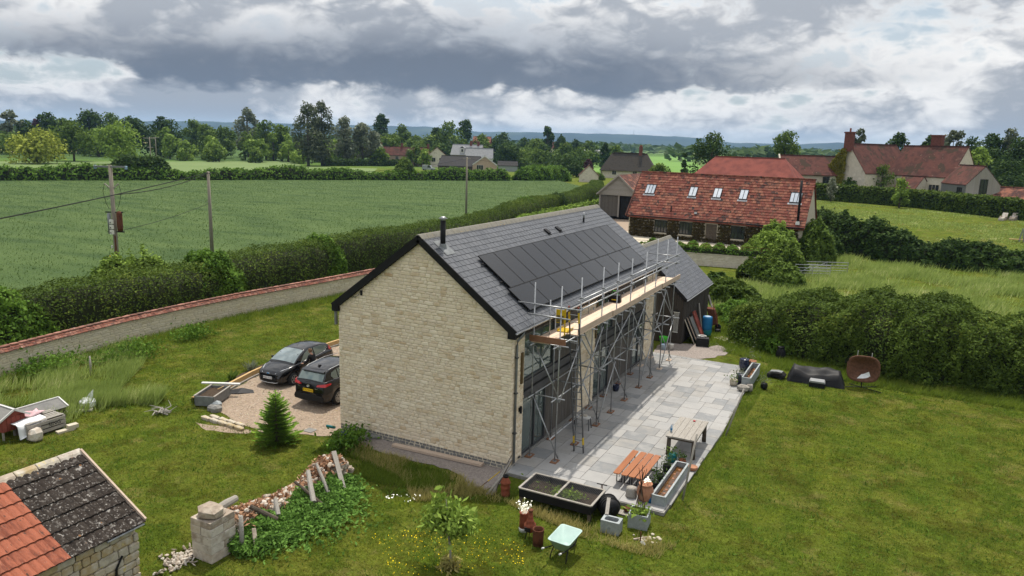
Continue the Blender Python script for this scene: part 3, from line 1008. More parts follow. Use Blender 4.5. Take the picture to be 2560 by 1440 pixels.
glass_bay(1.04, 3.65, 2.9, 4.78)
glass_bay(1.04, 3.05, .05, 2.28, (2.1,))
boarded(3.7, 6.28, 2.92, 4.8)
boarded(3.1, 6.28, .12, 2.28)
B(-.14, .0, 1.03, 6.29, 2.29, 2.89).build('floor_band', M['darkmetal'], house)
B(-.15, .012, 1.03, 6.29, 2.52, 2.60).build('floor_band', M['black'], house)
B(-.14, -.02, 1.03, 6.29, 4.8, 4.95).build('head_board', M['black'], house)
glass_bay(8.24, 10.5, 2.9, 4.78, (9.35,))
glass_bay(8.24, 10.2, .05, 2.28, (9.2,))
boarded(10.56, 15.66, 2.92, 4.8)
boarded(10.26, 13.8, .12, 2.28)
glass_bay(13.86, 15.66, .05, 2.28, (14.8,))
B(-.14, .0, 8.21, 15.69, 2.29, 2.89).build('floor_band', M['darkmetal'], house)
B(-.15, .012, 8.21, 15.69, 2.52, 2.60).build('floor_band', M['black'], house)
B(-.14, -.02, 8.21, 15.69, 4.8, 4.95).build('head_board', M['black'], house)
B(-.16, .06, 1.0, 6.3, -.02, .06).build('threshold', M['plinth'], house)
B(-.16, .06, 8.2, 15.7, -.02, .06).build('threshold', M['plinth'], house)
B(.012, .07, .70, .83, 2.93, 4.08).build('timber_batten', M['brass'], house)
B(.012, .06, .70, .83, 6.3 - 6.2, .16).build('air_brick', M['darkmetal'], house)
B(.012, .07, 8.08, 8.2, 2.95, 4.6).build('timber_batten', M['brass'], house)
wl = B(.012, .04, .64, .76, 1.9, 2.05).build('wall_lamp', M['black'], house)
MB().tube((.08, .70, 1.84), (.08, .70, 2.1), .045, 10).build('lamp_tube', M['black'], wl)
jb = B(-6.49, -6.42, -.08, -.035, 5.52, 5.72).build('cable_box', M['black'], house)
MB().path([(-6.5, -.06, 5.68), (-6.6, -.07, 5.5), (-6.78, -.07, 5.4), (-6.84, -.07, 5.46), (-6.76, -.07, 5.52), (-6.66, -.07, 5.46), (-6.8, -.07, 5.42), (-7.2, -.07, 5.38)], .008, 5).build('cable', M['black'], jb)
B(-7.8, -7.72, -.05, .05, 4.2, 4.75).build('downpipe_rear', M['zinc'], house)

# ------------------------------------------------------------------ black boarded shed beyond the house
shed = thing('boarded_shed', 'black boarded shed with slate roof standing behind the house', 'shed')
SX0, SX1, SY0, SY1, SZE, SZR = -4.95, .80, 20.62, 27.1, 2.62, 5.35
MB().prism([(SX0, -.2), (SX1, -.2), (SX1, SZE), ((SX0 + SX1) / 2, SZR), (SX0, SZE)], SY0, SY1, 'y').build('wall_core', M['black'], shed)
xr = (SX0 + SX1) / 2
n = 42
for i in range(n):
    a = SX0 + (SX1 - SX0) * i / n
    b = SX0 + (SX1 - SX0) * (i + 1) / n
    c = (a + b) / 2
    top = SZE + (SZR - SZE) * (1 - abs(c - xr) / ((SX1 - SX0) / 2)) - .08
    B(a + .008, b - .008, SY0 - .03 - random.uniform(0, .012), SY0 - .002, -.08, top).build('board', M['board'], shed)
n = 46
for i in range(n):
    a = SY0 + (SY1 - SY0) * i / n
    b = SY0 + (SY1 - SY0) * (i + 1) / n
    B(SX1 + .002, SX1 + .03 + random.uniform(0, .012), a + .008, b - .008, -.08, SZE).build('board', M['board'], shed)
MB().prism([(SX1 + .18, SZE - .06), (SX1 + .18, SZE - .0), (xr, SZR + .14), (SX0 - .18, SZE), (SX0 - .18, SZE - .06), (xr, SZR + .03)], SY0 - .14, SY1 + .14, 'y').build('roof_body', M['black'], shed)
slate_slope(shed, SX1 + .2, SZE + .01, xr, SZR + .15, SY0 - .17, SY1 + .17, 17, .30, 200)
for i in range(16):
    y = SY0 - .17 + i * .425
    t = MB()
    prof = [(-.17, -.13), (-.05, .025), (.05, .025), (.17, -.13)]
    t.prism([(xr + p[0], SZR + .17 + p[1]) for p in prof] + [(xr + p[0] * .9, SZR + .14 + p[1]) for p in prof[::-1]], y, y + .415, 'y').build('ridge_tile', M['ridge'], shed)
MB().bar((SX1 + .19, SY0 - .155, SZE - .05), (xr, SY0 - .155, SZR + .06), .03, .2).build('bargeboard', M['black'], shed)
half_gutter(SX1 + .26, SY0 - .15, SY1 + .15, SZE - .02, .05, shed)

# ------------------------------------------------------------------ patio
patio = sheet('patio', [(.0, -.36), (5.78, -.42), (5.98, 7.5), (5.75, 13.5), (5.55, 17.72), (-.16, 17.75), (-.16, 0.0), (.0, 0.0)], -.012, M['joint'], 'grey sandstone paved patio beside the house', .16)
GW = .285
gx, gy = int(6.1 / GW) + 1, int(18.2 / GW)
occ = np.zeros((gx, gy), bool)
kinds = [(3, 2), (2, 3), (2, 2), (3, 3), (2, 1), (1, 2), (3, 2), (2, 3), (1, 1)]
plc = []
rr = random.Random(3)


def edge_x(y):
    return float(np.interp(y, [-.42, 7.5, 13.5, 17.7], [5.78, 5.98, 5.75, 5.55]))


def slab_at(i, j):
    for kx, ky in sorted(rr.sample(kinds, 6), key=lambda k: -k[0] * k[1] if rr.random() < .75 else 0) + [(1, 1)]:
        if i + kx <= gx and j + ky <= gy and not occ[i:i + kx, j:j + ky].any():
            occ[i:i + kx, j:j + ky] = True
            return kx, ky
    return None


for j in range(gy):
    for i in range(gx):
        if not occ[i, j]:
            k = slab_at(i, j)
            if k:
                x0, y0 = -.03 + i * GW, -.37 + j * GW
                x1, y1 = x0 + k[0] * GW, y0 + k[1] * GW
                xm = edge_x((y0 + y1) / 2) + rr.uniform(-.06, .06)
                if x1 > xm:
                    x1 = xm
                if y1 > 17.75:
                    y1 = 17.75
                if x1 - x0 > .08 and y1 - y0 > .08:
                    M3 = Matrix(((x1 - x0 - .016, 0, 0), (0, y1 - y0 - .016, 0), (0, 0, .05)))
                    M3 = Euler((rr.gauss(0, .004), rr.gauss(0, .004), 0)).to_matrix() @ M3
                    plc.append((0, ((x0 + x1) / 2, (y0 + y1) / 2, -.024 + rr.uniform(0, .005)), M3))
pieces('slab', 'small_slabs', patio, [BOX], plc, M['slab'])

# ------------------------------------------------------------------ scaffold along the garden side
scaf = thing('scaffold', 'galvanised tube scaffold with timber deck along the glazed side of the house', 'scaffold')
SY = [1.3, 3.2, 5.5, 7.27, 9.08, 11.2, 13.0, 14.7, 16.5]
XI, XO, TR = .2, 1.22, .026


def pole(name, a, b, r=TR, m='galv', par=None):
    return MB().tube(a, b, r, 8).build(name, M[m], par or scaf, True)


for i, y in enumerate(SY):
    pole('standard', (XI, y, .05), (XI, y + random.uniform(-.02, .02), 6.55 if i in (0, 8) else (5.3 if i == 1 else 4.55)))
    pole('standard', (XO, y, .05), (XO + random.uniform(-.02, .02), y, 6.58 + random.uniform(-.08, .06) + (.25 if i > 6 else 0)))
    for x in (XI, XO):
        B(x - .12, x + .12, y - .19, y + .19, .0, .042).build('sole_board', M['sole'] if i < 7 else M['deal'], scaf, rz=None)
        B(x - .075, x + .075, y - .075, y + .075, .043, .052).build('base_plate', M['galv'], scaf)
    e = random.uniform(.25, .5)
    pole('transom', (XI - .12, y + .06, 2.42), (XO + e, y + .06, 2.40))
    pole('transom', (XI - .12, y + .06, 4.36), (XO + random.uniform(.2, .35), y + .06, 4.36))
    if i < 8:
        ym = (y + SY[i + 1]) / 2
        pole('transom', (XI - .1, ym, 4.36), (XO + .28, ym, 4.36))
pole('standard', (.35, 2.35, 4.3), (.35, 2.35, 5.75))
for x, dx in ((XI, .055), (XO, -.055)):
    for z in (2.34, 4.29):
        for (a, b) in ((.9, 6.1), (5.2, 11.6), (10.9, 17.1)):
            pole('ledger', (x + dx, a, z + (.0 if a > 1 and a < 6 else .055)), (x + dx, b, z + (.0 if a > 1 and a < 6 else .055)))
pole('ledger', (XO - .05, .85, 1.02), (XO - .05, 6.0, 1.02))
for z in (5.36, 5.74):
    pole('guard_rail', (XO + .055, 2.75, z), (XO + .055, 9.3, z))
    pole('guard_rail', (XO + .055, 9.0, z + .055), (XO + .055, 17.0, z + .055))
    pole('guard_rail', (-.05 if z < 5.5 else -.42, 1.25, z + .05), (1.62 if z < 5.5 else 2.02, 1.25, z + .03))
    pole('guard_rail', (-.3, 16.56, z), (XO + .2, 16.56, z))
pole('guard_rail', (XI + .05, 4.6, 4.98), (XI + .05, 16.8, 4.98))
for y in (6.4, 8.2, 10.0, 12.2, 14.0, 15.6):
    pole('rail_post', (XI + .1, y, 4.44), (XI + .1, y, 5.02), .02)
for y in (1.3, 5.5, 9.08, 13.0, 16.5):
    pole('brace', (XI, y + .07, 2.36), (XO + .1, y + .07, .12))
    pole('brace', (XO, y + .07, 2.46), (XI + .05, y + .07, 4.24))
for (ya, za, yb, zb) in ((1.3, 2.3, 3.2, 4.25), (3.2, 4.2, 5.5, 2.2), (5.5, 4.2, 3.2, 2.1), (5.5, 2.4, 9.08, 4.2), (9.08, 4.25, 11.2, 2.4), (9.08, 2.4, 11.2, 4.2), (11.2, .4, 13.0, 2.3), (13.0, 2.4, 14.7, 4.2), (14.7, 4.2, 16.5, 2.3), (14.7, .3, 16.5, 2.3), (5.5, .3, 7.27, 2.3)):
    pole('brace', (XO + .085, ya, za), (XO + .085, yb, zb), .025)
for y, z in ((1.3, 2.34), (3.2, 2.34), (5.5, 2.34), (7.27, 2.34), (9.08, 2.4), (11.2, 2.4), (13, 2.4), (14.7, 2.4), (16.5, 2.4)):
    for x in (XI, XO):
        for zz in (z, z + 1.95):
            B(x - .05, x + .05, y - .045, y + .06, zz - .05, zz + .045).build('coupler', M['zinc'], scaf)
for y in SY[1:]:
    for zz in (5.36, 5.76):
        B(XO - .045, XO + .07, y - .045, y + .045, zz - .045, zz + .045).build('coupler', M['zinc'], scaf)
for k in range(5):                                       # deck
    x0 = .16 + k * .228
    y = 1.2 if k < 3 else 2.85
    while y < 17.1:
        ln = random.choice((3.0, 3.6, 3.9))
        yb = min(17.15, y + ln)
        B(x0, x0 + .222, y, yb - .01, 4.395 + random.uniform(0, .008), 4.437 + random.uniform(0, .008)).build('scaffold_board', M['deal'], scaf)
        y = yb
for (a, b) in ((2.9, 6.7), (6.6, 10.4), (10.3, 14.0), (13.9, 17.25)):
    B(XO + .03 + (.042 if a in (6.6, 13.9) else 0), XO + .07 + (.042 if a in (6.6, 13.9) else 0), a, b, 4.44, 4.665).build('toe_board', M['oldboard'], scaf)
B(.1, 1.5, 1.16, 1.2, 4.44, 4.665).build('toe_board', M['sole'], scaf)
g_ = MB().box(.62, .95, 2.28, 2.30, 4.95, 5.45).build('gate_panel', M['yellow'], scaf)
for k in range(5):
    B(.64, .93, 2.262, 2.278, 4.98 + k * .055, 5.01 + k * .055).build('gate_bar', M['darkmetal'], g_)
B(.96, 1.0, 2.27, 2.31, 4.5, 5.5).build('gate_post', M['yellow'], scaf)

lad = thing('ladder', 'grey aluminium ladder with yellow bands leaning against the scaffold', 'ladder', (1.65, 2.57, 0))
LT = Vector((-.49, .06, 5.5))
for s in (-.19, .19):
    MB().bar((s, 0, 0), (s + LT.x, LT.y, LT.z), .03, .075, (0, 1, 0)).build('stile', M['darkmetal'], lad)
    MB().bar((s + LT.x * .06, LT.y * .06, LT.z * .06), (s + LT.x * .11, LT.y * .11, LT.z * .11), .042, .088, (0, 1, 0)).build('yellow_band', M['yellow'], lad)
    MB().bar((s + LT.x * .90, LT.y * .9, LT.z * .90), (s + LT.x * .97, LT.y * .97, LT.z * .97), .042, .088, (0, 1, 0)).build('yellow_band', M['yellow'], lad)
    MB().bar((s + LT.x, LT.y, LT.z), (s + LT.x * 1.008, LT.y, LT.z + .05), .044, .09, (0, 1, 0)).build('end_cap', M['redoxide'], lad)
for k in range(20):
    t = .04 + k * .048
    p = LT * t
    MB().tube((p.x - .19, p.y, p.z), (p.x + .19, p.y, p.z), .016, 6).build('rung', M['zinc'], lad)

tray = thing('yellow_tray', 'yellow plastic tray lying on the scaffold deck beside the ladder', 'tray', (.62, 3.2, 4.46), .05)
MB().box(-.22, .22, -.3, .3, 0, .02).box(-.22, -.2, -.3, .3, .02, .08).box(.2, .22, -.3, .3, .02, .08).build('tray_body', M['yellow'], tray)
bag = thing('tool_bag', 'black tool bag with lime strap on the scaffold deck', 'bag', (.42, 9.3, 4.45), .1)
MB().prism([(-.3, 0), (.3, 0), (.26, .34), (-.26, .34)], -.16, .16, 'y').build('bag_body', M['cover'], bag, bevel=.03)
MB().path([(-.15, 0, .34), (-.1, 0, .5), (.1, 0, .5), (.15, 0, .34)], .018, 6).build('handle', M['green'], bag)
B(-.1, .12, -.172, -.164, .1, .15).build('lettering_band', M['yellow'], bag)

# ------------------------------------------------------------------ things on the patio


def table_wood():
    t = thing('timber_table', 'silvered plank garden table with four log legs on the patio', 'table', (5.08, 5.12, 0), .02)
    for i in range(5):
        a = -.56 + i * .226
        B(a + .004, a + .22, -1.12 + random.uniform(-.02, .02), 1.12 + random.uniform(-.02, .02), .735 + random.uniform(0, .004), .79).build('plank', M['greywood'], t)
    for sx in (-1, 1):
        B(sx * .5 - .03, sx * .5 + .03, -1.0, 1.0, .64, .732).build('apron', M['darkwood'], t)
    for sy in (-1, 1):
        B(-.46, .46, sy * .98 - .03, sy * .98 + .03, .64, .732).build('apron', M['darkwood'], t)
        for sx in (-1, 1):
            MB().tube((sx * .47, sy * .98, 0), (sx * .46, sy * .97, .69), .085, 10, .075).build('leg', M['darkwood'], t, True)


table_wood()
b = thing('water_bottle', 'clear plastic water bottle with blue label on the plank table', 'bottle', (4.62, 4.45, .792))
MB().lathe([(.04, 0), (.042, .12), (.042, .2), (.018, .26), (.014, .29)], n=12).build('bottle_body', M['blue'], b, True)
MB().lathe([(.0435, .07), (.0435, .15)], n=12).build('label_band', M['bluebarrel'], b, True)
MB().lathe([(.017, .285), (.017, .31)], n=10).build('cap', M['white'], b)
b = thing('jar_lid', 'small red jar lid left on the plank table', 'jar lid', (5.12, 6.0, .793))
MB().lathe([(.05, 0), (.052, .03), (.03, .04), (.0, .04)], n=12).build('lid_disc', M['redlens'], b, True)

names = ['orange slatted bench nearest the house in the row of four', 'orange bench second from the house in the row of four',
         'orange bench third from the house in the row of four', 'orange bench nearest the trough in the row of four']
for i in range(4):
    bx = 3.80 + i * .262 + (.03 if i > 0 else 0)
    t = thing('folding_bench', names[i], 'bench', (bx, 1.68, 0), random.uniform(-.01, .01), 'orange folding benches on the patio')
    pts = [(-.115, -1.05), (-.09, -1.1), (.09, -1.1), (.115, -1.05), (.115, 1.05), (.09, 1.1), (-.09, 1.1), (-.115, 1.05)]
    MB().prism(pts, .445, .475, 'z').build('seat', M['orange'], t)
    for y in (-.72, .72):
        f = MB()
        f.bar((-.09, y, .44), (-.09, y, .0), .025, .025).bar((.09, y, .44), (.09, y, .0), .025, .025).bar((-.09, y, .012), (.09, y, .012), .025, .025).bar((-.09, y, .43), (.09, y, .43), .025, .025)
        f.build('leg_frame', M['black'], t)
        MB().bar((0, y, .2), (0, y * .55, .43), .02, .012).build('strut', M['galv'], t)


def trough(name, label, x0, x1, y0, y1, h, z=0):
    t = thing(name, label, 'trough', ((x0 + x1) / 2, (y0 + y1) / 2, z))
    a, b = (x1 - x0) / 2, (y1 - y0) / 2
    B(-a, a, -b, b, 0, .03).build('base', M['zincbox'], t)
    for (p, q, r, s) in ((-a, -a + .04, -b, b), (a - .04, a, -b, b), (-a + .04, a - .04, -b, -b + .04), (-a + .04, a - .04, b - .04, b)):
        B(p, q, r, s, .03, h).build('side', M['zincbox'], t)
    B(-a + .04, a - .04, -b + .04, b - .04, h * .25, h * .52).build('water', M['water'], t)
    for (p, q, r, s) in ((-a - .015, -a + .05, -b, b), (a - .05, a + .015, -b, b), (-a + .05, a - .05, -b - .015, -b + .05), (-a + .05, a - .05, b - .05, b + .015)):
        B(p, q, r, s, h, h + .016).build('rim', M['zincbox'], t)
    for k in range(7):
        MB().lathe([(.0, 0), (.05, .005), (.03, .02), (0, .022)], (random.uniform(-a + .1, a - .1), random.uniform(-b + .15, b - .15), h * .52), 7).build('floating_leaf', M['terralight'], t)


trough('zinc_trough', 'long zinc trough of rusty water beside the orange benches', 5.25, 5.70, -.05, 2.95, .36, -.03)
trough('zinc_trough', 'long zinc trough of rusty water at the far corner of the patio', 5.55, 5.96, 13.75, 16.6, .55)

u = thing('terracotta_urn', 'ribbed terracotta urn planted with white flowers beside the trough', 'urn', (4.99, .1, 0))
prof = [(.0, 0), (.15, 0), (.17, .03)]
for k in range(9):
    z = .06 + k * .052
    r = .17 + .10 * math.sin(math.pi * (k + 1.5) / 11)
    prof += [(r - .006, z), (r + .008, z + .026)]
prof += [(.20, .55), (.225, .57), (.225, .60), (.185, .60), (.17, .54), (.0, .53)]
MB().lathe(prof, n=22).build('urn_body', M['terralight'], u, True)
fv = MB()
for k in range(16):
    a, rr_ = random.uniform(0, 6.28), random.uniform(0, .17)
    fv.lathe([(.0, 0), (.028, .01), (.032, .03), (.0, .045)], (rr_ * math.cos(a), rr_ * math.sin(a), .6 + random.uniform(.02, .16)), 7)
o_ = fv.build('flowers', LM['flower'], u)
o_['kind'] = 'stuff'

t = thing('log_stump', 'silvered log stump standing beside the terracotta urn', 'stump', (4.52, .12, 0), .3)
MB().lathe([(.20, 0), (.185, .08), (.17, .22), (.165, .33), (.0, .335)], n=14, sy=.9).build('stump_body', M['greywood'], t, True)
t = thing('log_stump', 'silvered log stump beside the far trough', 'stump', (5.98, 13.62, 0))
MB().lathe([(.15, 0), (.14, .12), (.135, .3), (.0, .3)], n=12).build('stump_body', M['greywood'], t, True)
t = thing('boulder', 'grey brown boulder on the far edge of the patio', 'boulder', (5.72, 13.35, .02))
MB().add([tuple(c * s for c, s in zip(v, (.5, .36, .30))) for v in RUBBLE[1][0]], RUBBLE[1][1]).build('rock', M['greywood'], t, loc=(0, 0, .13))
t = thing('spray_bottle', 'blue bottle with green cap between urn and trough', 'bottle', (5.19, .0, 0))
MB().lathe([(.045, 0), (.045, .2), (.03, .24)], n=10).build('bottle_body', M['bluebarrel'], t, True)
MB().lathe([(.032, .24), (.032, .3), (.0, .3)], n=10).build('cap', M['green'], t)


def pot(name, label, x, y, z, r, h, m, cat='pot', plant=None, ph=.25):
    t = thing(name, label, cat, (x, y, z))
    MB().lathe([(.0, 0), (r * .72, 0), (r * .98, h * .45), (r, h * .72), (r * .86, h * .93), (r * .95, h), (r * .82, h), (r * .78, h * .9), (.0, h * .88)], n=18).build('pot_body', m, t, True)
    if plant:
        n = 90
        c = np.array([0, 0, h])
        p = RS.normal(0, 1, (n, 3)) * [r * .75, r * .75, ph * .4] + [0, 0, h + ph * .4]
        leaf_quads('leaves', p, .05, plant, t)
    return t


def leaf_quads(name, P, size, m, parent=None, up=.5, aspect=1.7, var=.5, stuff=False, nrm=None):
    """one small folded quad per point"""
    P = np.asarray(P, float)
    n = len(P)
    N = RS.normal(0, 1, (n, 3))
    if nrm is not None:
        N = N * .75 + nrm * 1.0
    N[:, 2] += up
    N /= np.linalg.norm(N, axis=1, keepdims=True) + 1e-9
    A = np.cross(N, RS.normal(0, 1, (n, 3)))
    A /= np.linalg.norm(A, axis=1, keepdims=True) + 1e-9
    Bv = np.cross(N, A)
    s = (size * (1 + var * RS.uniform(-1, 1, n)))[:, None]
    a, b = A * s * aspect * .5, Bv * s * .5
    V = np.stack([P - a, P - b * .9 + N * s * .08, P + a, P + b * .9 + N * s * .08], 1)
    o = quads(name, V, m, parent)
    if stuff:
        o['kind'] = 'stuff'
    return o


pot('glazed_pot', 'tall navy glazed pot at the far patio corner', 5.12, 16.85, 0, .27, .62, M['navy'])
pot('glazed_pot', 'navy glazed pot with grey leaves in front of the far trough', 5.40, 14.45, 0, .24, .5, M['navy'], plant=LM['silver'])
pot('stone_pot', 'small pale stone pot with plant beside the navy pot', 5.15, 14.0, 0, .2, .3, M['render'], plant=LM['green'])
pot('terracotta_pot', 'weathered terracotta pot behind the tall navy pot', 5.45, 17.2, 0, .25, .5, M['terralight'], plant=LM['silver'], ph=.8)
pot('black_pot', 'black plastic plant pot on the grass by the far trough', 6.5, 14.6, -.12, .17, .3, M['trim'], plant=LM['silver'], ph=.5)
pot('green_pot', 'dark green plant pot behind the near trough', 4.95, 3.55, 0, .18, .32, M['teal'], plant=LM['green'])
pot('brown_pot', 'brown plant pot behind the near trough', 5.35, 3.45, 0, .14, .22, M['terra'], plant=LM['dark'])
pot('terracotta_bowl', 'shallow terracotta bowl at the corner of the near trough', 5.78, 3.25, 0, .19, .13, M['terralight'])
pot('black_pot', 'black pot of trailing plants between benches and trough', 5.02, 2.6, 0, .16, .28, M['trim'], plant=LM['dark'], ph=.4)
pot('black_pot', 'small black pot in front of the trailing plants', 5.04, 1.75, 0, .15, .25, M['trim'], plant=LM['dark'], ph=.4)
pot('black_pot', 'black pot of dark leaves close to the urn', 5.04, 1.1, 0, .15, .25, M['trim'], plant=LM['dark'], ph=.4)
pot('glazed_pot', 'small navy pot against the glazed wall under the scaffold', .45, 10.1, 0, .17, .3, M['navy'])
pot('saucer_pot', 'little rusty pot on a board behind the grey planters', 4.68, -.8, -.06, .11, .13, M['rust'])
t = tag(B(4.45, 4.9, -1.05, -.75, -.12, -.075).build('wooden_board', M['greywood']), 'weathered board under the little rusty pot', 'board')

# sawhorse and wall bits under the scaffold
t = thing('step_stool', 'small white hop-up step stool under the scaffold', 'stool', (.85, 4.9, 0), .1)
B(-.3, .3, -.14, .14, .46, .5).build('tread', M['white'], t)
for sx in (-1, 1):
    for sy in (-1, 1):
        MB().bar((sx * .27, sy * .12, .46), (sx * .33, sy * .2, 0), .03, .03).build('leg', M['darkmetal'], t)
for k, (x, y) in enumerate(((-.12, 0), (.1, .03))):
    MB().add([tuple(c * s for c, s in zip(v, (.16, .12, .1))) for v in RUBBLE[k][0]], RUBBLE[k][1]).build('offcut', M['rubbish'], t, loc=(x, y, .54))

# ------------------------------------------------------------------ raised bed, planters and pots at the near end
cf = thing('raised_bed', 'black raised vegetable bed on legs with wire mesh lid', 'planter', (2.68, -1.42, -.12))
HX, HY, ZB, ZT = 1.24, .62, .28, .56
for (p, q, r, s) in ((-HX, HX, -HY, -HY + .05), (-HX, HX, HY - .05, HY), (-HX, -HX + .05, -HY + .05, HY - .05), (HX - .05, HX, -HY + .05, HY - .05)):
    B(p, q, r, s, ZB, ZT).build('side_board', M['black'], cf)
for sx in (-1, 1):
    for sy in (-1, 1):
        B(sx * (HX - .06) - .05, sx * (HX - .06) + .05, sy * (HY - .06) - .05, sy * (HY - .06) + .05, 0, ZB).build('leg', M['darkwood'], cf)
B(-HX + .05, HX - .05, -HY + .05, HY - .05, ZB - .02, ZT - .16).build('soil', M['soil'], cf)
for (a, b) in (((-HX, -HY), (HX, -HY)), ((-HX, HY), (HX, HY)), ((-HX, -HY), (-HX, HY)), ((HX, -HY), (HX, HY)), ((0, -HY), (0, HY))):
    MB().bar((a[0], a[1], ZT + .02), (b[0], b[1], ZT + .021), .07, .035).build('lid_frame', M['greywood'], cf)
net = MB()
for i in range(-20, 21):
    for sg in (-1, 1):
        c = i * .095
        pts_ = []
        for (x, y) in ((-HX, None), (HX, None)):
            pass
        y0, y1 = -HY, HY
        xa, xb = c - sg * HY, c + sg * HY
        ta, tb = 0.0, 1.0
        dx = xb - xa
        lo_, hi_ = sorted(((-HX - xa) / dx, (HX - xa) / dx))
        ta, tb = max(0, lo_), min(1, hi_)
        if tb > ta:
            net.bar((xa + dx * ta, y0 + 2 * HY * ta, ZT + .03), (xa + dx * tb, y0 + 2 * HY * tb, ZT + .031), .006, .006)
o_ = net.build('wire_mesh', M['darkmetal'], cf)
o_['kind'] = 'stuff'
P_ = np.vstack([RS.normal(0, 1, (420, 3)) * [.20, .15, .05] + [.32, -.05, ZT - .06], RS.normal(0, 1, (120, 3)) * [.5, .3, .02] + [-.5, .1, ZT - .14], RS.normal(0, 1, (90, 3)) * [.1, .12, .05] + [-.12, -.1, ZT - .06]])
leaf_quads('seedlings', P_, .05, LM['lime'], cf, stuff=True)

pb = thing('stone_planter', 'small grey zinc planter with rounded hollow near the compost bin', 'planter', (4.64, -2.13, -.12), .04)
for (p, q, r, s) in ((-.29, .29, -.2, -.13), (-.29, .29, .13, .2), (-.29, -.21, -.13, .13), (.21, .29, -.13, .13)):
    B(p, q, r, s, 0, .40).build('side', M['zincbox'], pb)
B(-.21, .21, -.13, .13, .0, .14).build('base', M['soil'], pb)
for (sx, sy) in ((-1, -1), (1, -1), (1, 1), (-1, 1)):
    MB().prism([(sx * .21, sy * .13), (sx * .15, sy * .13), (sx * .17, sy * .115), (sx * .195, sy * .09), (sx * .21, sy * .07)], .14, .395, 'z').build('corner_fillet', M['zincbox'], pb)
pb = thing('bean_planter', 'large grey zinc planter with bean canes tied in a wigwam', 'planter', (5.26, -1.33, -.12), .12)
for (p, q, r, s) in ((-.3, .3, -.31, -.27), (-.3, .3, .27, .31), (-.3, -.26, -.27, .27), (.26, .3, -.27, .27)):
    B(p, q, r, s, 0, .46).build('side', M['zincbox'], pb)
B(-.26, .26, -.27, .27, 0, .36).build('soil', M['soil'], pb)
for k in range(9):
    a = k * .7
    MB().tube((.2 * math.cos(a), .2 * math.sin(a), .34), (-.09 * math.cos(a) * random.uniform(.3, 1.8), -.09 * math.sin(a) * random.uniform(.3, 1.6), random.uniform(1.55, 2.0)), .009, 5).build('cane', M['darkwood'] if k % 3 else M['rust'], pb)
leaf_quads('bean_leaves', RS.normal(0, 1, (170, 3)) * [.17, .17, .06] + [0, 0, .47], .085, LM['lime'], pb, stuff=True)

cb = thing('compost_tumbler', 'black plastic barrel composter at the end of the raised bed', 'composter', (4.22, -1.25, -.12), .5)
MB().lathe([(.0, -.34), (.2, -.33), (.3, -.22), (.33, 0), (.3, .22), (.2, .33), (.0, .34)], n=20).build('drum', M['cover'], cb, True, loc=(0, 0, .33)).rotation_euler = (R(90), 0, .2)
MB().lathe([(.14, 0), (.15, .03), (.11, .045), (.0, .05)], n=16).build('lid', M['trim'], cb, True, loc=(-.06, -.33, .36)).rotation_euler = (R(90), 0, .2)
for k in range(4):
    MB().lathe([(.335, -.012), (.345, 0), (.335, .012)], n=20).build('rib', M['trim'], cb, True, loc=(0, 0, .33)).rotation_euler = (R(90), 0, .2)
    cb.children[-1].location = (-.02 * (k - 1.5), .1 * (k - 1.5), .33)
tag(MB().bar((4.42, -1.98, .3), (4.28, -1.45, .58), .11, .03).build('plank_offcut', M['greywood']), 'short grey plank resting on the small planter', 'plank')
t = thing('edging_tool', 'thin metal stand with black T handle by the raised bed', 'tool', (3.72, -.55, -.12))
MB().tube((-.06, 0, 0), (-.01, 0, .62), .012, 6).tube((.09, 0, 0), (.01, 0, .62), .012, 6).build('shaft', M['rust'], t)
MB().tube((-.17, -.02, .64), (.17, .02, .63), .02, 8).build('handle', M['black'], t)
B(-.1, .12, -.05, .05, .02, .18).build('foot_box', M['rust'], t)

t = thing('chimney_pot', 'dark red louvred clay chimney pot beside the raised bed', 'chimney pot', (.78, -1.72, -.12))
MB().lathe([(.0, 0), (.15, 0), (.15, .05), (.165, .07), (.15, .12), (.15, .26), (.17, .29), (.155, .33), (.155, .44), (.175, .46), (.165, .50), (.085, .66), (.09, .72), (.06, .72), (.05, .6), (.0, .58)], n=20).build('pot_body', M['terra'], t, True)
MB().lathe([(.094, .66), (.096, .725), (.055, .727), (.05, .66)], n=16).build('black_rim', M['black'], t, True)
t = thing('chimney_pot', 'white footed clay cylinder with daisies beside the chiminea', 'chimney pot', (2.32, -3.45, -.12))
MB().lathe([(.14, .12), (.135, .3), (.13, .56), (.145, .58), (.145, .61), (.12, .61), (.11, .5), (.0, .48)], n=18).build('pot_body', M['terra'], t, True)
MB().lathe([(.0, 0), (.145, 0), (.148, .1), (.14, .125)], n=18).build('white_foot', M['white'], t, True)
f_ = MB()
for k in range(40):
    a, r_ = random.uniform(0, 6.28), abs(random.gauss(0, .16))
    p = (r_ * math.cos(a), r_ * math.sin(a), .62 + random.uniform(.05, .34))
    f_.lathe([(.0, 0), (.022, .004), (.0, .012)], p, 6)
    f_.tube((p[0] * .3, p[1] * .3, .55), p, .003, 3)
o_ = f_.build('daisies', LM['flower'], t)
o_['kind'] = 'stuff'
t = thing('chiminea', 'orange clay chiminea with tall neck on an iron stand', 'chiminea', (2.66, -3.72, -.12))
MB().lathe([(.0, .2), (.1, .2), (.17, .27), (.19, .36), (.17, .45), (.10, .53), (.115, .55), (.10, .57), (.075, .66), (.085, .68), (.07, .70), (.062, .84), (.075, .86), (.078, .9), (.05, .9), (.04, .8), (.0, .78)], n=20).build('pot_body', M['terra'], t, True)
B(-.09, .09, -.2, -.15, .28, .4).build('mouth', M['black'], t)
MB().lathe([(.072, .84), (.08, .86), (.081, .905), (.05, .906)], n=16).build('sooty_rim', M['rust'], t, True)
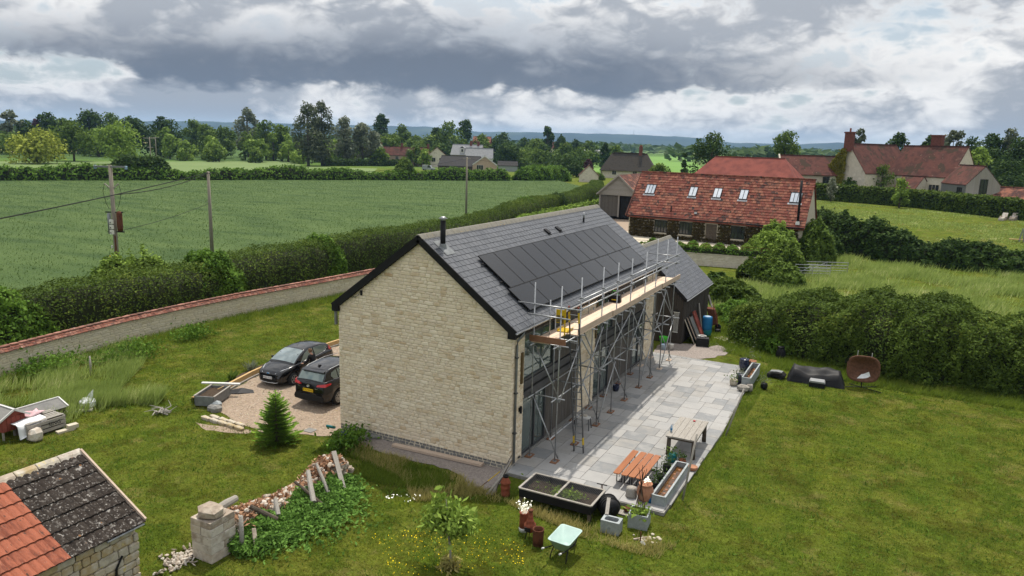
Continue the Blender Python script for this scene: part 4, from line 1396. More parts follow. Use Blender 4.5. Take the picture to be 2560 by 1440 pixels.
for k in range(3):
    a = k * 2.1
    MB().tube((.12 * math.cos(a), .12 * math.sin(a), .24), (.17 * math.cos(a), .17 * math.sin(a), 0), .012, 6).build('leg', M['black'], t)
t = thing('rusty_pipe', 'open rusty brown clay cylinder beside the wheelbarrow', 'pipe', (3.05, -3.98, -.12))
MB().lathe([(.155, 0), (.16, .25), (.168, .5), (.172, .52), (.15, .52), (.145, .3), (.14, .04), (.0, .04)], n=22).build('cylinder', M['rust'], t, True)

wb = thing('wheelbarrow', 'mint green wheelbarrow with black frame parked on the grass', 'wheelbarrow', (3.92, -4.1, -.12), R(86))


def tray_mesh():
    rings = []
    def ring(hx0, hx1, hy, z, rd=.09):
        pts = []
        for (cx_, cy_, a0) in ((hx1 - rd, hy - rd, 0), (hx0 + rd, hy - rd, 90), (hx0 + rd, -hy + rd, 180), (hx1 - rd, -hy + rd, 270)):
            for k in range(4):
                a = R(a0 + k * 30)
                pts.append((cx_ + rd * math.cos(a), cy_ + rd * math.sin(a), z + (.06 if cx_ > .2 and z > .5 else 0)))
        return pts
    rg = [ring(-.28, .22, .2, .3), ring(-.40, .48, .33, .58), ring(-.42, .51, .35, .585), ring(-.415, .50, .345, .60), ring(-.38, .46, .31, .59), ring(-.25, .19, .18, .32)]
    v = [p for r_ in rg for p in r_]
    n = 16
    f = []
    for j in range(len(rg) - 1):
        for i in range(n):
            f.append((j * n + i, j * n + (i + 1) % n, (j + 1) * n + (i + 1) % n, (j + 1) * n + i))
    f.append(tuple(range(n - 1, -1, -1)))
    f.append(tuple(range((len(rg) - 1) * n, len(rg) * n)))
    return MB().add(v, f)


tray_mesh().build('tray', M['mint'], wb, True)
for s in (-1, 1):
    MB().path([(.62, s * .05, .18), (.25, s * .2, .27), (-.3, s * .24, .36), (-.75, s * .27, .50)], .018, 6).build('frame_rail', M['black'], wb, True)
    MB().path([(-.2, s * .22, .33), (-.32, s * .25, .12), (-.36, s * .25, .0)], .018, 6).build('leg', M['black'], wb, True)
    MB().tube((-.72, s * .269, .492), (-.82, s * .274, .525), .026, 8).build('grip', M['white'], wb)
MB().lathe([(.05, -.035), (.17, -.04), (.19, -.02), (.19, .02), (.17, .04), (.05, .035)], n=18).build('wheel', M['tyre'], wb, True, loc=(.62, 0, .19)).rotation_euler = (R(90), 0, 0)

# driftwood bundle, yellow handled hoe
t = thing('driftwood_logs', 'bundle of grey driftwood branches leaning by the patio corner', 'logs', (.45, -1.2, -.12))
for k in range(7):
    a = random.uniform(-.12, .12)
    MB().path([(-.1 + .05 * k - .15, -.75 + random.uniform(-.1, .1), .03 + .02 * (k % 3)), (-.05 + a * .5, -.2, .32 + .05 * (k % 3)), (.05 + a, .55 + random.uniform(-.2, .15), .75 + random.uniform(-.1, .2))], [.034, .028, .012], 7).build('branch', M['greywood'] if k % 3 else M['darkwood'], t, True)
t = thing('yellow_hoe', 'tool with yellow handle lying against the driftwood', 'tool', (.1, -1.5, -.12))
MB().tube((-.32, -.35, .02), (-.12, .0, .22), .013, 6).build('shaft', M['rust'], t)
MB().tube((-.12, .0, .22), (.12, .42, .46), .016, 6).build('handle', M['yellow'], t)
tag(MB().bar((-4.75, -.38, -.03), (-.95, -.2, -.03), .22, .09).build('timber_plank', M['oldboard']), 'long brown plank lying along the foot of the gable', 'plank')

# leaning posts
for nm, a, b in (('thin grey post leaning at the lawn edge near the trough', (6.01, .95, -.12), (6.28, 1.18, 2.2)), ('thin grey post leaning at the lawn edge mid patio', (6.08, 7.47, -.12), (6.62, 7.74, 1.9))):
    t = thing('line_post', nm, 'post', a)
    d = Vector(b) - Vector(a)
    MB().tube((0, 0, -.1), tuple(d), .034, 8).build('pole', M['greywood'], t, True)
    MB().tube(tuple(d * .78 + Vector((.03, 0, 0))), tuple(d * .78 + Vector((.06, -.03, .0))), .014, 6).build('hook', M['galv'], t)

# garden light and rubble by the planters
t = thing('solar_light', 'small solar garden light lying with its white panel up', 'lamp', (5.62, -2.35, -.12))
MB().tube((-.02, .1, 0), (-.02, .1, .3), .02, 8).build('stake', M['rust'], t)
MB().bar((.06, -.06, .1), (.18, -.13, .05), .12, .012).build('panel', M['white'], t)
MB().bar((.065, -.062, .108), (.175, -.128, .058), .095, .012).build('solar_cell', M['greyplastic'], t)
MB().bar((-.22, .05, .03), (.12, .32, .06), .05, .04).build('stick', M['rubbish'], t)
st = MB()
for k in range(26):
    s = random.uniform(.04, .11)
    p = (5.75 + random.gauss(0, .16), -2.05 + random.gauss(0, .14), -.1)
    st.add([(v[0] * s + p[0], v[1] * s + p[1], v[2] * s * .6 + p[2]) for v in RUBBLE[k % 6][0]], RUBBLE[k % 6][1])
tag(st.build('rubble', M['render']), 'heap of pale rubble behind the solar light', None, kind='stuff')
t = thing('slate_offcuts', 'flat slates and stones at the foot of the gable', 'stones', (-6.9, -.45, -.1))
for k, (x, y, w, d) in enumerate(((-.35, .05, .36, .24), (.15, -.05, .3, .3), (.55, -.12, .3, .2), (1.05, -.2, .55, .3))):
    B(x - w / 2, x + w / 2, y - d / 2, y + d / 2, .0, .06 + .04 * (k == 1)).build('slate_piece', M['plinth'] if k else M['rubbish'], t, rz=None).rotation_euler = (.06, -.05, .3 * k - .4)
tag(B(-8.72, -8.3, -.98, -.6, -.105, -.085).build('drain_cover', M['plinth']), 'grey drain cover set in the gravel near the fir', 'drain cover')
t = thing('blue_hose_end', 'short blue plastic pipe on the gravel at the gable corner', 'pipe', (-8.0, -.15, -.06))
MB().tube((-.22, 0, 0), (.18, .04, 0), .05, 10).build('pipe_body', M['teal'], t, True)

# ------------------------------------------------------------------ far corner of the garden
t = thing('covered_sofa', 'outdoor sofa under a sagging black cover beside the hedge', 'sofa', (8.62, 17.15, -.12), R(3))
nx, ny = 26, 14
P = np.zeros((nx, ny, 3))
for i in range(nx):
    for j in range(ny):
        a, b_ = i / (nx - 1), j / (ny - 1)
        x, y = (a - .5) * 2.55, (b_ - .5) * 1.0
        ed = min(a, 1 - a) * 2.55
        ef = min(b_, 1 - b_) * 1.0
        top = .80 - .10 * math.sin(a * math.pi) - .22 * sm((.55 - b_) / .4) + .05 * math.sin(9 * a + 3 * b_) + .03 * math.sin(17 * a - 5 * b_)
        e = float(sm(min(ed / .2, ef / .16, 1)))
        x *= 1 + .06 * (1 - e)
        y *= 1 + .10 * (1 - e)
        P[i, j] = (x + .03 * math.sin(13 * b_ + 5 * a), y + .03 * math.sin(11 * a), max(.02, top * e))
grid_mesh('cover', P, M['cover'], t)
B(-1.2, 1.2, -.42, .42, .0, .3).build('sofa_base', M['trim'], t)
t = thing('storage_box', 'low grey box standing in front of the covered sofa', 'box', (8.75, 16.45, -.12), R(3))
B(-.36, .36, -.24, .24, 0, .24).build('box_body', M['trim'], t)
MB().prism([(-.38, .24), (.38, .24), (.33, .34), (-.33, .34)], -.26, .26, 'y').build('lid', M['greyplastic'], t, bevel=.02)

t = thing('egg_chair', 'round brown wicker hanging chair on a black cross base', 'chair', (10.72, 17.35, -.12), R(8))
nu, nv = 30, 9
P = np.zeros((nu, nv, 3))
for i in range(nu):
    a = 2 * math.pi * i / nu
    for j in range(nv):
        q = j / (nv - 1)
        rx = .73 * q ** .55
        rz = .62 * q ** .55
        ca, sa = math.cos(a), math.sin(a)
        sq = (abs(ca) ** 3.2 + abs(sa) ** 3.2) ** (-1 / 3.2)
        P[i, j] = (rx * ca * sq, .40 * (1 - q) ** 1.2 + .1 * sa * q, 1.0 + rz * sa * sq)
sh = grid_mesh('basket', P, M['wicker'], t, closed_u=True)
so = sh.modifiers.new('solid', 'SOLIDIFY')
so.thickness = .04
MB().path([tuple(P[i % nu, nv - 1]) for i in range(nu + 1)], .035, 6).build('rim', M['wicker'], t, True)
rim_w = MB()
for j in range(2, nv - 1):
    rim_w.path([tuple(P[i % nu, j] + np.array([0, -.012, 0])) for i in range(nu + 1)], .011, 4)
for i in range(0, nu):
    rim_w.path([tuple(P[i, j] + np.array([0, -.012, 0])) for j in range(1, nv)], .010, 4)
o_ = rim_w.build('weave', M['wicker'], t)
o_['kind'] = 'stuff'
MB().path([(0, .35, .62), (.02, .3, .3), (.02, .1, .05)], .03, 8).build('stem', M['black'], t, True)
for (x, y) in ((-.75, -.15), (.85, -.42), (.75, .5), (-.5, .5)):
    MB().tube((.02, .1, .045), (x, y, .03), .022, 6).build('base_leg', M['black'], t)
MB().tube((-.3, .25, 1.5), (-.3, .25, 1.85), .014, 6).build('rope', M['white'], t)
MB().tube((.35, .25, 1.48), (.35, .25, 1.8), .014, 6).build('rope', M['white'], t)
q = MB()
q.add([(-.25, -.03, .50), (.05, -.06, .42), (.42, -.02, .52), (.38, .08, .60), (.28, .1, .86), (.05, .12, .72), (-.05, .1, .70)], [(0, 1, 6), (1, 5, 6), (1, 2, 3), (1, 3, 5), (3, 4, 5)])
c_ = q.build('cushion_cloth', M['sheetwhite'], t)
c_.modifiers.new('solid', 'SOLIDIFY').thickness = .04

t = thing('lawn_mower', 'dark robot style mower parked on the grass by the far trough', 'mower', (6.75, 16.9, -.12), R(-6))
MB().prism([(-.42, .06), (.42, .06), (.46, .2), (.3, .33), (-.1, .3), (-.44, .2)], -.24, .24, 'y').build('body', M['trim'], t, bevel=.03)
MB().prism([(-.3, .305), (.25, .335), (.3, .36), (.05, .38), (-.3, .33)], -.17, .17, 'y').build('top_shell', M['zinc'], t, bevel=.01)
for (x, y, r_) in ((.28, -.25, .13), (.28, .25, .13), (-.32, -.25, .09), (-.32, .25, .09)):
    MB().tube((x, y - .035, r_), (x, y + .035, r_), r_, 14).build('wheel', M['tyre'], t)
t = thing('black_sack', 'black sack standing at the foot of the hedge', 'sack', (6.45, 20.6, -.12))
MB().lathe([(.0, 0), (.24, .01), (.28, .2), (.25, .45), (.17, .62), (.2, .72), (.12, .74), (.0, .7)], n=11, sx=1.0, sy=.8).build('sack_body', M['cover'], t)

# clutter along the shed
for k, (x, y, lab, m) in enumerate(((1.25, 21.0, 'pale edged window frame nearest the patio leaning on the shed', 'render'), (1.35, 21.3, 'second pale board leaning against the black shed', 'oldboard'), (1.4, 21.65, 'grey board behind the pale boards on the shed', 'greywood'))):
    t = thing('window_board', lab, 'board', (x, y, -.1))
    MB().bar((.28, 0, 0), (-.42, 0, 1.45), .05, .05, (0, 1, 0)).bar((.28, .5, 0), (-.42, .5, 1.45), .05, .05, (0, 1, 0)).build('frame_side', M[m], t)
    MB().add([(.26, .02, .03), (.26, .48, .03), (-.40, .48, 1.42), (-.40, .02, 1.42)], [(0, 1, 2, 3)]).build('board_face', M['black' if k < 2 else 'zinc'], t).modifiers.new('solid', 'SOLIDIFY').thickness = .02
t = thing('red_door', 'red painted panel leaning on the shed beside the blue barrel', 'panel', (1.45, 22.25, -.1))
MB().bar((.3, .0, 0), (-.45, 0, 1.65), .06, .07, (0, 1, 0)).bar((.3, .55, 0), (-.45, .55, 1.65), .06, .07, (0, 1, 0)).bar((-.44, .0, 1.63), (-.44, .55, 1.63), .07, .06).build('frame', M['redoxide'], t)
MB().add([(.28, .03, .03), (.28, .52, .03), (-.42, .52, 1.6), (-.42, .03, 1.6)], [(0, 1, 2, 3)]).build('panel_face', M['redoxide'], t).modifiers.new('solid', 'SOLIDIFY').thickness = .03
t = thing('water_butt', 'bright blue plastic barrel with teal base beside the shed', 'barrel', (1.75, 23.05, -.1))
MB().lathe([(.0, .45), (.27, .45), (.30, .6), (.31, .9), (.30, 1.2), (.27, 1.33), (.25, 1.34), (.24, 1.3), (.0, 1.3)], n=20).build('barrel_body', M['bluebarrel'], t, True)
MB().lathe([(.0, 0), (.26, 0), (.29, .3), (.305, .5), (.29, .52)], n=20).build('stand', M['teal'], t, True)
MB().lathe([(.19, 1.31), (.2, 1.345), (.0, 1.35)], n=16).build('lid', M['blue'], t, True)
t = thing('white_tub', 'white plastic tub in front of the blue barrel', 'tub', (1.75, 21.95, -.1))
MB().lathe([(.0, 0), (.2, 0), (.24, .34), (.25, .36), (.21, .36), (.2, .3), (.0, .28)], n=18).build('tub_body', M['white'], t, True)
t = thing('tool_box', 'black plastic tool chest on the gravel in front of the tub', 'tool box', (2.0, 20.95, -.1), R(12))
B(-.38, .38, -.25, .25, 0, .42).build('chest', M['trim'], t, bevel=.04)
B(-.36, .36, -.23, .23, .42, .5).build('lid', M['cover'], t, bevel=.03)
MB().path([(-.16, 0, .5), (-.14, 0, .6), (.14, 0, .6), (.16, 0, .5)], .025, 6).build('handle', M['trim'], t)
t = thing('upturned_barrow', 'rusty red wheelbarrow stood on end against the shed', 'wheelbarrow', (1.5, 25.0, -.1), R(8))
MB().prism([(.1, .35), (.45, .5), (.25, 1.45), (-.25, 1.5)], -.32, .32, 'y').build('tray', M['rust'], t, bevel=.05)
for s in (-.25, .25):
    MB().path([(.5, s * .4, .3), (.42, s, .9), (.1, s, 1.75)], .02, 6).build('frame_rail', M['redoxide'], t)
MB().tube((.52, -.05, .28), (.52, .05, .28), .2, 16).build('wheel', M['tyre'], t)
t = thing('leaning_board', 'tall pale board leaning beside the upturned barrow', 'board', (1.6, 25.9, -.1))
MB().bar((.3, 0, 0), (-.55, .15, 2.1), .05, .24, (0, 1, 0)).build('plank', M['greywood'], t)
t = thing('leaning_board', 'short pale board against the shed behind the blue barrel', 'board', (1.1, 24.1, -.1))
MB().bar((.15, 0, 0), (-.2, .1, 1.85), .05, .2, (0, 1, 0)).build('plank', M['greywood'], t)
pot('black_pot', 'black bucket on the grass beyond the blue barrel', 2.15, 24.4, -.12, .2, .3, M['trim'])
t = thing('red_sheet', 'dull red metal sheet propped on the hedge bank', 'sheet', (3.2, 24.6, -.12), .2)
MB().add([(-.45, -.2, .05), (.15, .1, .1), (.5, .25, 1.0), (-.4, .1, .75)], [(0, 1, 2, 3)]).build('sheet_face', M['redoxide'], t).modifiers.new('solid', 'SOLIDIFY').thickness = .02
t = thing('white_board', 'white weathered board lying in the grass', 'board', (3.05, 23.1, -.11), R(-28))
B(-.75, .75, -.4, .4, .03, .06).build('board_face', M['render'], t)
MB().bar((-.7, -.2, .07), (.7, -.1, .07), .05, .02).bar((-.5, .15, .07), (.7, .25, .07), .05, .02).build('batten', M['zinc'], t)
t = thing('clothes_airer', 'folded white clothes airer hanging on the black shed wall', 'airer', (.45, 20.5, 1.2), 0)
for k in range(5):
    MB().tube((-.12 + k * .06, -.05, -.6), (-.10 + k * .065, -.07, .65), .012, 6).build('bar', M['white'], t)
MB().bar((-.16, -.06, .63), (.2, -.06, .63), .04, .04).bar((-.16, -.06, -.58), (.16, -.06, -.58), .03, .03).build('end_bar', M['white'], t)
B(-.12, .16, -.1, -.02, .66, .74).build('bracket', M['black'], t)
t = thing('bucket', 'pale blue bucket on the gravel at the end of the scaffold', 'bucket', (.25, 18.9, -.1))
MB().lathe([(.0, 0), (.13, 0), (.165, .3), (.17, .31), (.15, .31), (.14, .2), (.0, .18)], n=16).build('bucket_body', M['blue'], t, True)
t = thing('bucket', 'white bucket beside the pale blue bucket', 'bucket', (.62, 19.1, -.1))
MB().lathe([(.0, 0), (.13, 0), (.17, .32), (.175, .33), (.15, .33), (.14, .2), (.0, .18)], n=16).build('bucket_body', M['white'], t, True)
t = thing('green_trug', 'bright green flexible trug behind the buckets', 'trug', (.1, 19.3, -.1))
MB().lathe([(.0, .3), (.18, .32), (.25, .62), (.26, .64), (.22, .64), (.2, .45), (.0, .42)], n=16).build('trug_body', M['green'], t, True)
MB().lathe([(.0, 0), (.17, 0), (.18, .3), (.0, .3)], n=12).build('crate_below', M['trim'], t)
tag(MB().lathe([(.55, 0), (.4, .09), (.2, .16), (.0, .19)], n=14).build('gravel_heap', M['greygravel'], loc=(2.95, 20.75, -.1)), 'low heap of pale gravel beside the tool chest', 'heap')

# ------------------------------------------------------------------ west side: retaining sleepers, cart, hutch, crate
t = thing('sleeper_edging', 'new timber sleeper edging along the gravel beside the cars', 'edging')
prev = None
for (a, b) in (((-15.05, 1.0), (-15.55, 2.9)), ((-15.55, 2.92), (-15.95, 5.3)), ((-15.95, 5.32), (-15.95, 7.7)), ((-15.95, 7.72), (-15.9, 10.1)), ((-15.9, 10.12), (-15.9, 12.5))):
    MB().bar((a[0], a[1], .06), (b[0], b[1], .06), .12, .24).build('sleeper', M['sleeper'], t)
    MB().bar((a[0] + .1, a[1], -.08), (b[0] + .1, b[1], -.08), .1, .09).build('kerb_timber', M['greywood'], t)
sheet('flower_bed', [(-15.15, 1.0), (-15.65, 2.9), (-16.05, 5.3), (-16.05, 12.5), (-16.6, 12.5), (-16.7, 5.2), (-16.2, 2.6), (-15.6, .6)], -.09, M['soil'], 'narrow soil bed behind the timber edging', jit=.08, sub=.4)
t = thing('soil_cart', 'grey trailer tub full of soil beside the gravel drive', 'cart', (-14.35, -.45, -.12), R(22))
B(-.42, .42, -.75, -.71, .08, .5).build('end_panel', M['zinc'], t)
B(-.42, .42, .71, .75, .08, .5).build('end_panel', M['zinc'], t)
for s in (-1, 1):
    B(s * .42 - .02, s * .42 + .02, -.75, .75, .08, .5).build('side_panel', M['zinc'], t)
    MB().bar((s * .44, -.76, .515), (s * .44, .76, .515), .08, .03).build('rim_board', M['greywood'], t)
B(-.4, .4, -.71, .71, .08, .40).build('soil', M['soil'], t)
MB().bar((-.9, .8, .56), (.8, .95, .55), .14, .06).build('cross_plank', M['white'], t)
MB().tube((.05, .35, .46), (.2, .62, .52), .02, 6).build('trowel_handle', M['sleeper'], t)
t = thing('wood_offcuts', 'pale timber offcuts leaning on the soil cart', 'timber', (-15.05, -.75, -.12), R(15))
MB().bar((-.35, .3, .05), (.25, -.35, .32), .2, .05).bar((.3, .4, .05), (.28, -.3, .35), .2, .05).build('offcut', M['sleeper'], t)
t = thing('plastic_sheet', 'black plastic sheet crumpled at the end of the sleepers', 'sheet', (-14.35, 1.0, -.1), R(35))
MB().add([(-.6, -.2, 0), (.0, -.28, .04), (.7, -.15, 0), (.6, .12, .06), (.1, .2, .14), (-.5, .15, .05)], [(0, 1, 5), (1, 4, 5), (1, 2, 3), (1, 3, 4)]).build('sheet_face', M['cover'], t).modifiers.new('solid', 'SOLIDIFY').thickness = .02
t = thing('rock_pile', 'grey and black rocks piled at the foot of the soil cart', 'rocks', (-13.5, -1.0, -.12))
for k, (x, y, z, s) in enumerate(((-.25, .1, .1, .34), (.05, .0, .2, .32), (.18, -.18, .08, .4), (-.1, -.2, .08, .3))):
    MB().add([tuple(c * s for c in v) for v in RUBBLE[k][0]], RUBBLE[k][1]).build('rock', M['zincbox'] if k < 2 else M['plinth'], t, loc=(x, y, z))
t = thing('stone_step', 'row of flat stone steps at the edge of the gravel', 'steps', (-11.9, -2.1, -.12), R(-8))
for k in range(9):
    M_ = B(-.26, .26, -.1, .1, 0, .14)
    o_ = MB().add([tuple(c * s for c, s in zip(v, (random.uniform(.4, .6), .2, .17))) for v in STONES[k % 6][0]], STONES[k % 6][1]).build('step_stone', M['lichen'], t, loc=(-1.0 + (k % 5) * .48 + (.2 if k > 4 else 0), -.1 + (.28 if k > 4 else 0) + (k % 5) * .05, .05))
sheet('step_gravel', [(-13.0, -2.5), (-12.0, -2.85), (-10.4, -2.3), (-10.3, -1.95), (-11.6, -2.2)], -.112, M['gravel'], 'small gravel landing by the stone steps', jit=.06, sub=.3)

hu = thing('rabbit_hutch', 'red painted hutch with grey felt roof at the picture edge', 'hutch', (-18.2, -7.0, -.12), R(0))
B(-.75, .75, -.42, .42, .32, .86).build('body', M['redoxide'], hu)
for k in range(10):
    B(-.75 + k * .15 + .006, -.75 + (k + 1) * .15 - .006, -.44, -.42, .34, .84).build('board', M['redoxide'], hu)
    if k < 5:
        B(.75, .77, -.42 + k * .168 + .006, -.42 + (k + 1) * .168 - .006, .34, .84).build('board', M['redoxide'], hu)
MB().prism([(-.42, .86), (.42, .86), (0, 1.1)], -.74, .74, 'x').build('gable', M['redoxide'], hu)
for s in (-1, 1):
    MB().add([(-.86, s * .55, .80), (.86, s * .55, .80), (.86, 0, 1.14), (-.86, 0, 1.14)], [(0, 1, 2, 3)]).build('roof_felt', M['plinth'], hu).modifiers.new('solid', 'SOLIDIFY').thickness = .03
    MB().bar((.87, s * .56, .80), (.87, 0, 1.14), .04, .07).build('bargeboard', M['white'], hu)
    for sx in (-1, 1):
        B(sx * .7 - .03, sx * .7 + .03, s * .38 - .03, s * .38 + .03, 0, .32).build('leg', M['greywood'], hu)
MB().bar((-.88, 0, 1.15), (.88, 0, 1.15), .06, .03).build('ridge_strip', M['white'], hu)
B(.2, .55, -.45, -.44, .5, .72).build('hatch', M['black'], hu)
r2 = thing('run_roof', 'white edged grey felt run roof behind the pallet crate', 'run', (-18.0, -5.75, -.12), R(90))
MB().add([(-.95, -.35, .52), (.95, -.35, .52), (.95, .25, .78), (-.95, .25, .78)], [(0, 1, 2, 3)]).build('roof_felt', M['plinth'], r2).modifiers.new('solid', 'SOLIDIFY').thickness = .03
for (a, b_) in (((-.97, .26, .80), (.97, .26, .80)), ((.97, -.36, .54), (.97, .26, .80)), ((-.97, -.36, .54), (-.97, .26, .80))):
    MB().bar(a, b_, .05, .04).build('edge_strip', M['white'], r2)
B(-.9, .9, -.3, .2, 0, .5).build('run_body', M['darkwood'], r2)
cr = thing('pallet_crate', 'grey slatted crate with black stencilled letters beside the hutch', 'crate', (-17.25, -6.2, -.12), R(90))
for k in range(6):
    B(-.72, .72, -.45 + k * .155, -.45 + k * .155 + .11, .56 + random.uniform(0, .03), .585 + random.uniform(0, .03)).build('slat', M['greywood'], cr)
for k in range(3):
    B(-.72, .72, -.50, -.475, .1 + k * .16, .22 + k * .16).build('slat', M['greywood'], cr)
    B(.73, .755, -.47, .45, .1 + k * .16, .22 + k * .16).build('slat', M['greywood'], cr)
for sx in (-1, 1):
    for sy in (-1, 1):
        B(sx * .68 - .04, sx * .68 + .04, sy * .42 - .04, sy * .42 + .04, 0, .56).build('corner_post', M['greywood'], cr)
B(-.66, .66, -.42, .42, .02, .5).build('inner_dark', M['darkwood'], cr)


def text(s, size, parent, loc, rot, m, name='lettering'):
    c = bpy.data.curves.new(name, 'FONT')
    c.body = s
    c.size = size
    c.align_x = 'CENTER'
    c.align_y = 'CENTER'
    c.extrude = .001
    c.resolution_u = 2
    tmp = bpy.data.objects.new(name, c)
    COL.objects.link(tmp)
    me = bpy.data.meshes.new_from_object(tmp.evaluated_get(bpy.context.evaluated_depsgraph_get()))
    bpy.data.objects.remove(tmp)
    me.materials.clear()
    me.materials.append(m)
    o = bpy.data.objects.new(name, me)
    COL.objects.link(o)
    o.parent = parent
    o.location = loc
    o.rotation_euler = rot
    return o


text('SJNG', .22, cr, (.3, -.506, .36), (R(90), 0, 0), M['ink'])
t = thing('white_sheet', 'white cloth draped over the pallet crate', 'cloth', (-17.05, -6.62, -.12), R(90))
P = np.zeros((14, 10, 3))
for i in range(14):
    for j in range(10):
        a, b_ = i / 13, j / 9
        x, y = (a - .5) * 1.1, (b_ - .7) * 1.1
        z = .64 + .02 * math.sin(9 * a + 4 * b_)
        if y < -.1:
            z = .64 - (abs(y + .1)) * (1.0 + .3 * math.sin(7 * a))
            y = -.13 - .16 * (abs(y + .1)) - .05 * math.sin(12 * a)
        P[i, j] = (x, y, max(z, .1 + .12 * math.sin(3 * a)))
grid_mesh('cloth_face', P, M['sheetwhite'], t).modifiers.new('solid', 'SOLIDIFY').thickness = .012
t = thing('pink_blanket', 'pink blanket bunched between hutch and crate', 'blanket', (-17.75, -6.4, .5), R(90))
P = np.zeros((12, 8, 3))
for i in range(12):
    for j in range(8):
        a, b_ = i / 11, j / 7
        P[i, j] = ((a - .5) * 1.1, (b_ - .5) * .6 + .1 * math.sin(5 * a), .07 + .07 * math.sin(8 * a + 5 * b_) - .25 * sm((.25 - a) / .25))
grid_mesh('cloth_face', P, M['pink'], t).modifiers.new('solid', 'SOLIDIFY').thickness = .02
t = thing('stone_block', 'pale rough stone block in front of the crate', 'stone', (-16.55, -6.75, -.12))
MB().add([tuple(c * s for c, s in zip(v, (.5, .45, .5))) for v in RUBBLE[3][0]], RUBBLE[3][1]).build('block', M['rubbish'], t, loc=(0, 0, .2))
t = thing('sawn_block', 'pale sawn stone slab lying beside the crate', 'stone', (-16.45, -5.6, -.12), R(80))
B(-.4, .25, -.12, .12, 0, .08).build('slab_low', M['render'], t)
B(.0, .36, -.13, .13, .08, .22).build('slab_high', M['render'], t)
t = thing('plastic_bag', 'crumpled white plastic sack in the long grass', 'sack', (-18.2, -3.6, -.12))
MB().add([tuple(c * s * (1 + .3 * random.uniform(-1, 1)) for c, s in zip(v, (.62, .5, .42))) for v in RUBBLE[2][0]], RUBBLE[2][1]).build('sack_body', M['sheetwhite'], t, loc=(0, 0, .18))
MB().add([(-.2, -.1, .3), (.25, .05, .34), (.1, .2, .75)], [(0, 1, 2)]).build('sack_flap', M['sheetwhite'], t).modifiers.new('solid', 'SOLIDIFY').thickness = .01
tag(MB().bar((-18.5, -4.6, -.09), (-17.7, -3.75, -.08), .3, .06).build('grey_plank', M['greywood']), 'grey plank on the ground below the white sack', 'plank')
t = thing('dead_branches', 'bleached dead branches lying on the lawn', 'branches', (-14.9, -2.5, -.12), .4)
for k in range(14):
    a = random.uniform(0, 6.28)
    l_ = random.uniform(.35, .8)
    MB().path([(random.uniform(-.3, .3), random.uniform(-.2, .2), .05), (l_ * .6 * math.cos(a), l_ * .6 * math.sin(a), .18), (l_ * math.cos(a + .4), l_ * math.sin(a + .4), random.uniform(.1, .5))], [.035, .022, .008], 5).build('branch', M['greywood'], t)
t = thing('fence_stub', 'short split wooden post standing in the rough grass', 'post', (-22.1, -.9, -.12))
MB().path([(0, 0, 0), (.03, 0, .45), (-.02, .03, .95)], [.07, .06, .035], 7).build('post_body', M['greywood'], t, True)

# ------------------------------------------------------------------ boundary wall with tile coping
wall = thing('boundary_wall', 'long rubble stone boundary wall with red tile coping', 'wall')
WP = [(-24.0, -14.0), (-24.7, -6.5), (-25.02, -3.27), (-25.4, .0), (-25.75, 3.4), (-25.8, 7.2), (-25.6, 11.6), (-24.85, 18.2), (-24.4, 23.6), (-23.9, 32.0)]
acc = [0.0]
for a, b in zip(WP[:-1], WP[1:]):
    acc.append(acc[-1] + math.hypot(b[0] - a[0], b[1] - a[1]))


def wall_at(s):
    x = float(np.interp(s, acc, [p[0] for p in WP]))
    y = float(np.interp(s, acc, [p[1] for p in WP]))
    x2 = float(np.interp(s + .3, acc, [p[0] for p in WP]))
    y2 = float(np.interp(s + .3, acc, [p[1] for p in WP]))
    if s + .3 > acc[-1]:
        d = Vector((WP[-1][0] - WP[-2][0], WP[-1][1] - WP[-2][1], 0)).normalized()
    else:
        d = Vector((x2 - x, y2 - y, 0)).normalized()
    return Vector((x, y, 0)), d


core = np.zeros((60, 5, 3))
for i in range(60):
    p, d = wall_at(acc[-1] * i / 59 * .999)
    nrm = Vector((d.y, -d.x, 0))
    for j, (o, z) in enumerate(((.17, -.4), (.165, 1.12), (0, 1.28), (-.165, 1.12), (-.17, -.4))):
        q = p + nrm * o
        core[i, j] = (q.x, q.y, z)
grid_mesh('wall_core', core, M['mortar'], wall, False)
pl = []
s = 0.0
z = -.15
while z < 1.08:
    h = random.uniform(.1, .19)
    s = random.uniform(0, .2)
    while s < acc[-1] - .4:
        w = random.uniform(.18, .55)
        p, d = wall_at(s + w / 2)
        nrm = Vector((d.y, -d.x, 0))
        M3 = Matrix.Identity(3)
        M3.col[0] = d * (w - .012)
        M3.col[1] = -nrm * .1
        M3.col[2] = Vector((0, 0, h - .012))
        c = p + nrm * (.15 + random.uniform(-.008, .01)) + Vector((0, 0, z + h / 2))
        pl.append((random.randrange(6), tuple(c), M3))
        s += w
    z += h
pieces('wall_stone', 'wall_stonework', wall, STONES, pl, M['rubblewall'], 250)
pl, pr = [], []
s = 0.0
while s < acc[-1] - .3:                                  # two courses of tiles each side, brick ridge on top
    p, d = wall_at(s + .1)
    nrm = Vector((d.y, -d.x, 0))
    for sg in (1, -1):
        for row in ((0, 1) if sg > 0 else (0,)):
            dn = (nrm * sg * .92 + Vector((0, 0, -.55))).normalized()
            M3 = Matrix.Identity(3)
            M3.col[0] = d * .19
            M3.col[1] = dn * .22
            M3.col[2] = d.cross(dn).normalized() * .022 * (1 if sg > 0 else -1)
            c = p + Vector((0, 0, 1.36)) + dn * (.11 + .15 * row) + Vector((0, 0, .02 - .012 * row + random.uniform(-.006, .008)))
            M3 = Euler((random.gauss(0, .025), random.gauss(0, .03), random.gauss(0, .02))).to_matrix() @ M3
            pl.append((0, tuple(c), M3))
    s += .2
pieces('coping_tile', 'coping_tiles', wall, [BOX], pl, M['coping'], 300)
s = 0.0
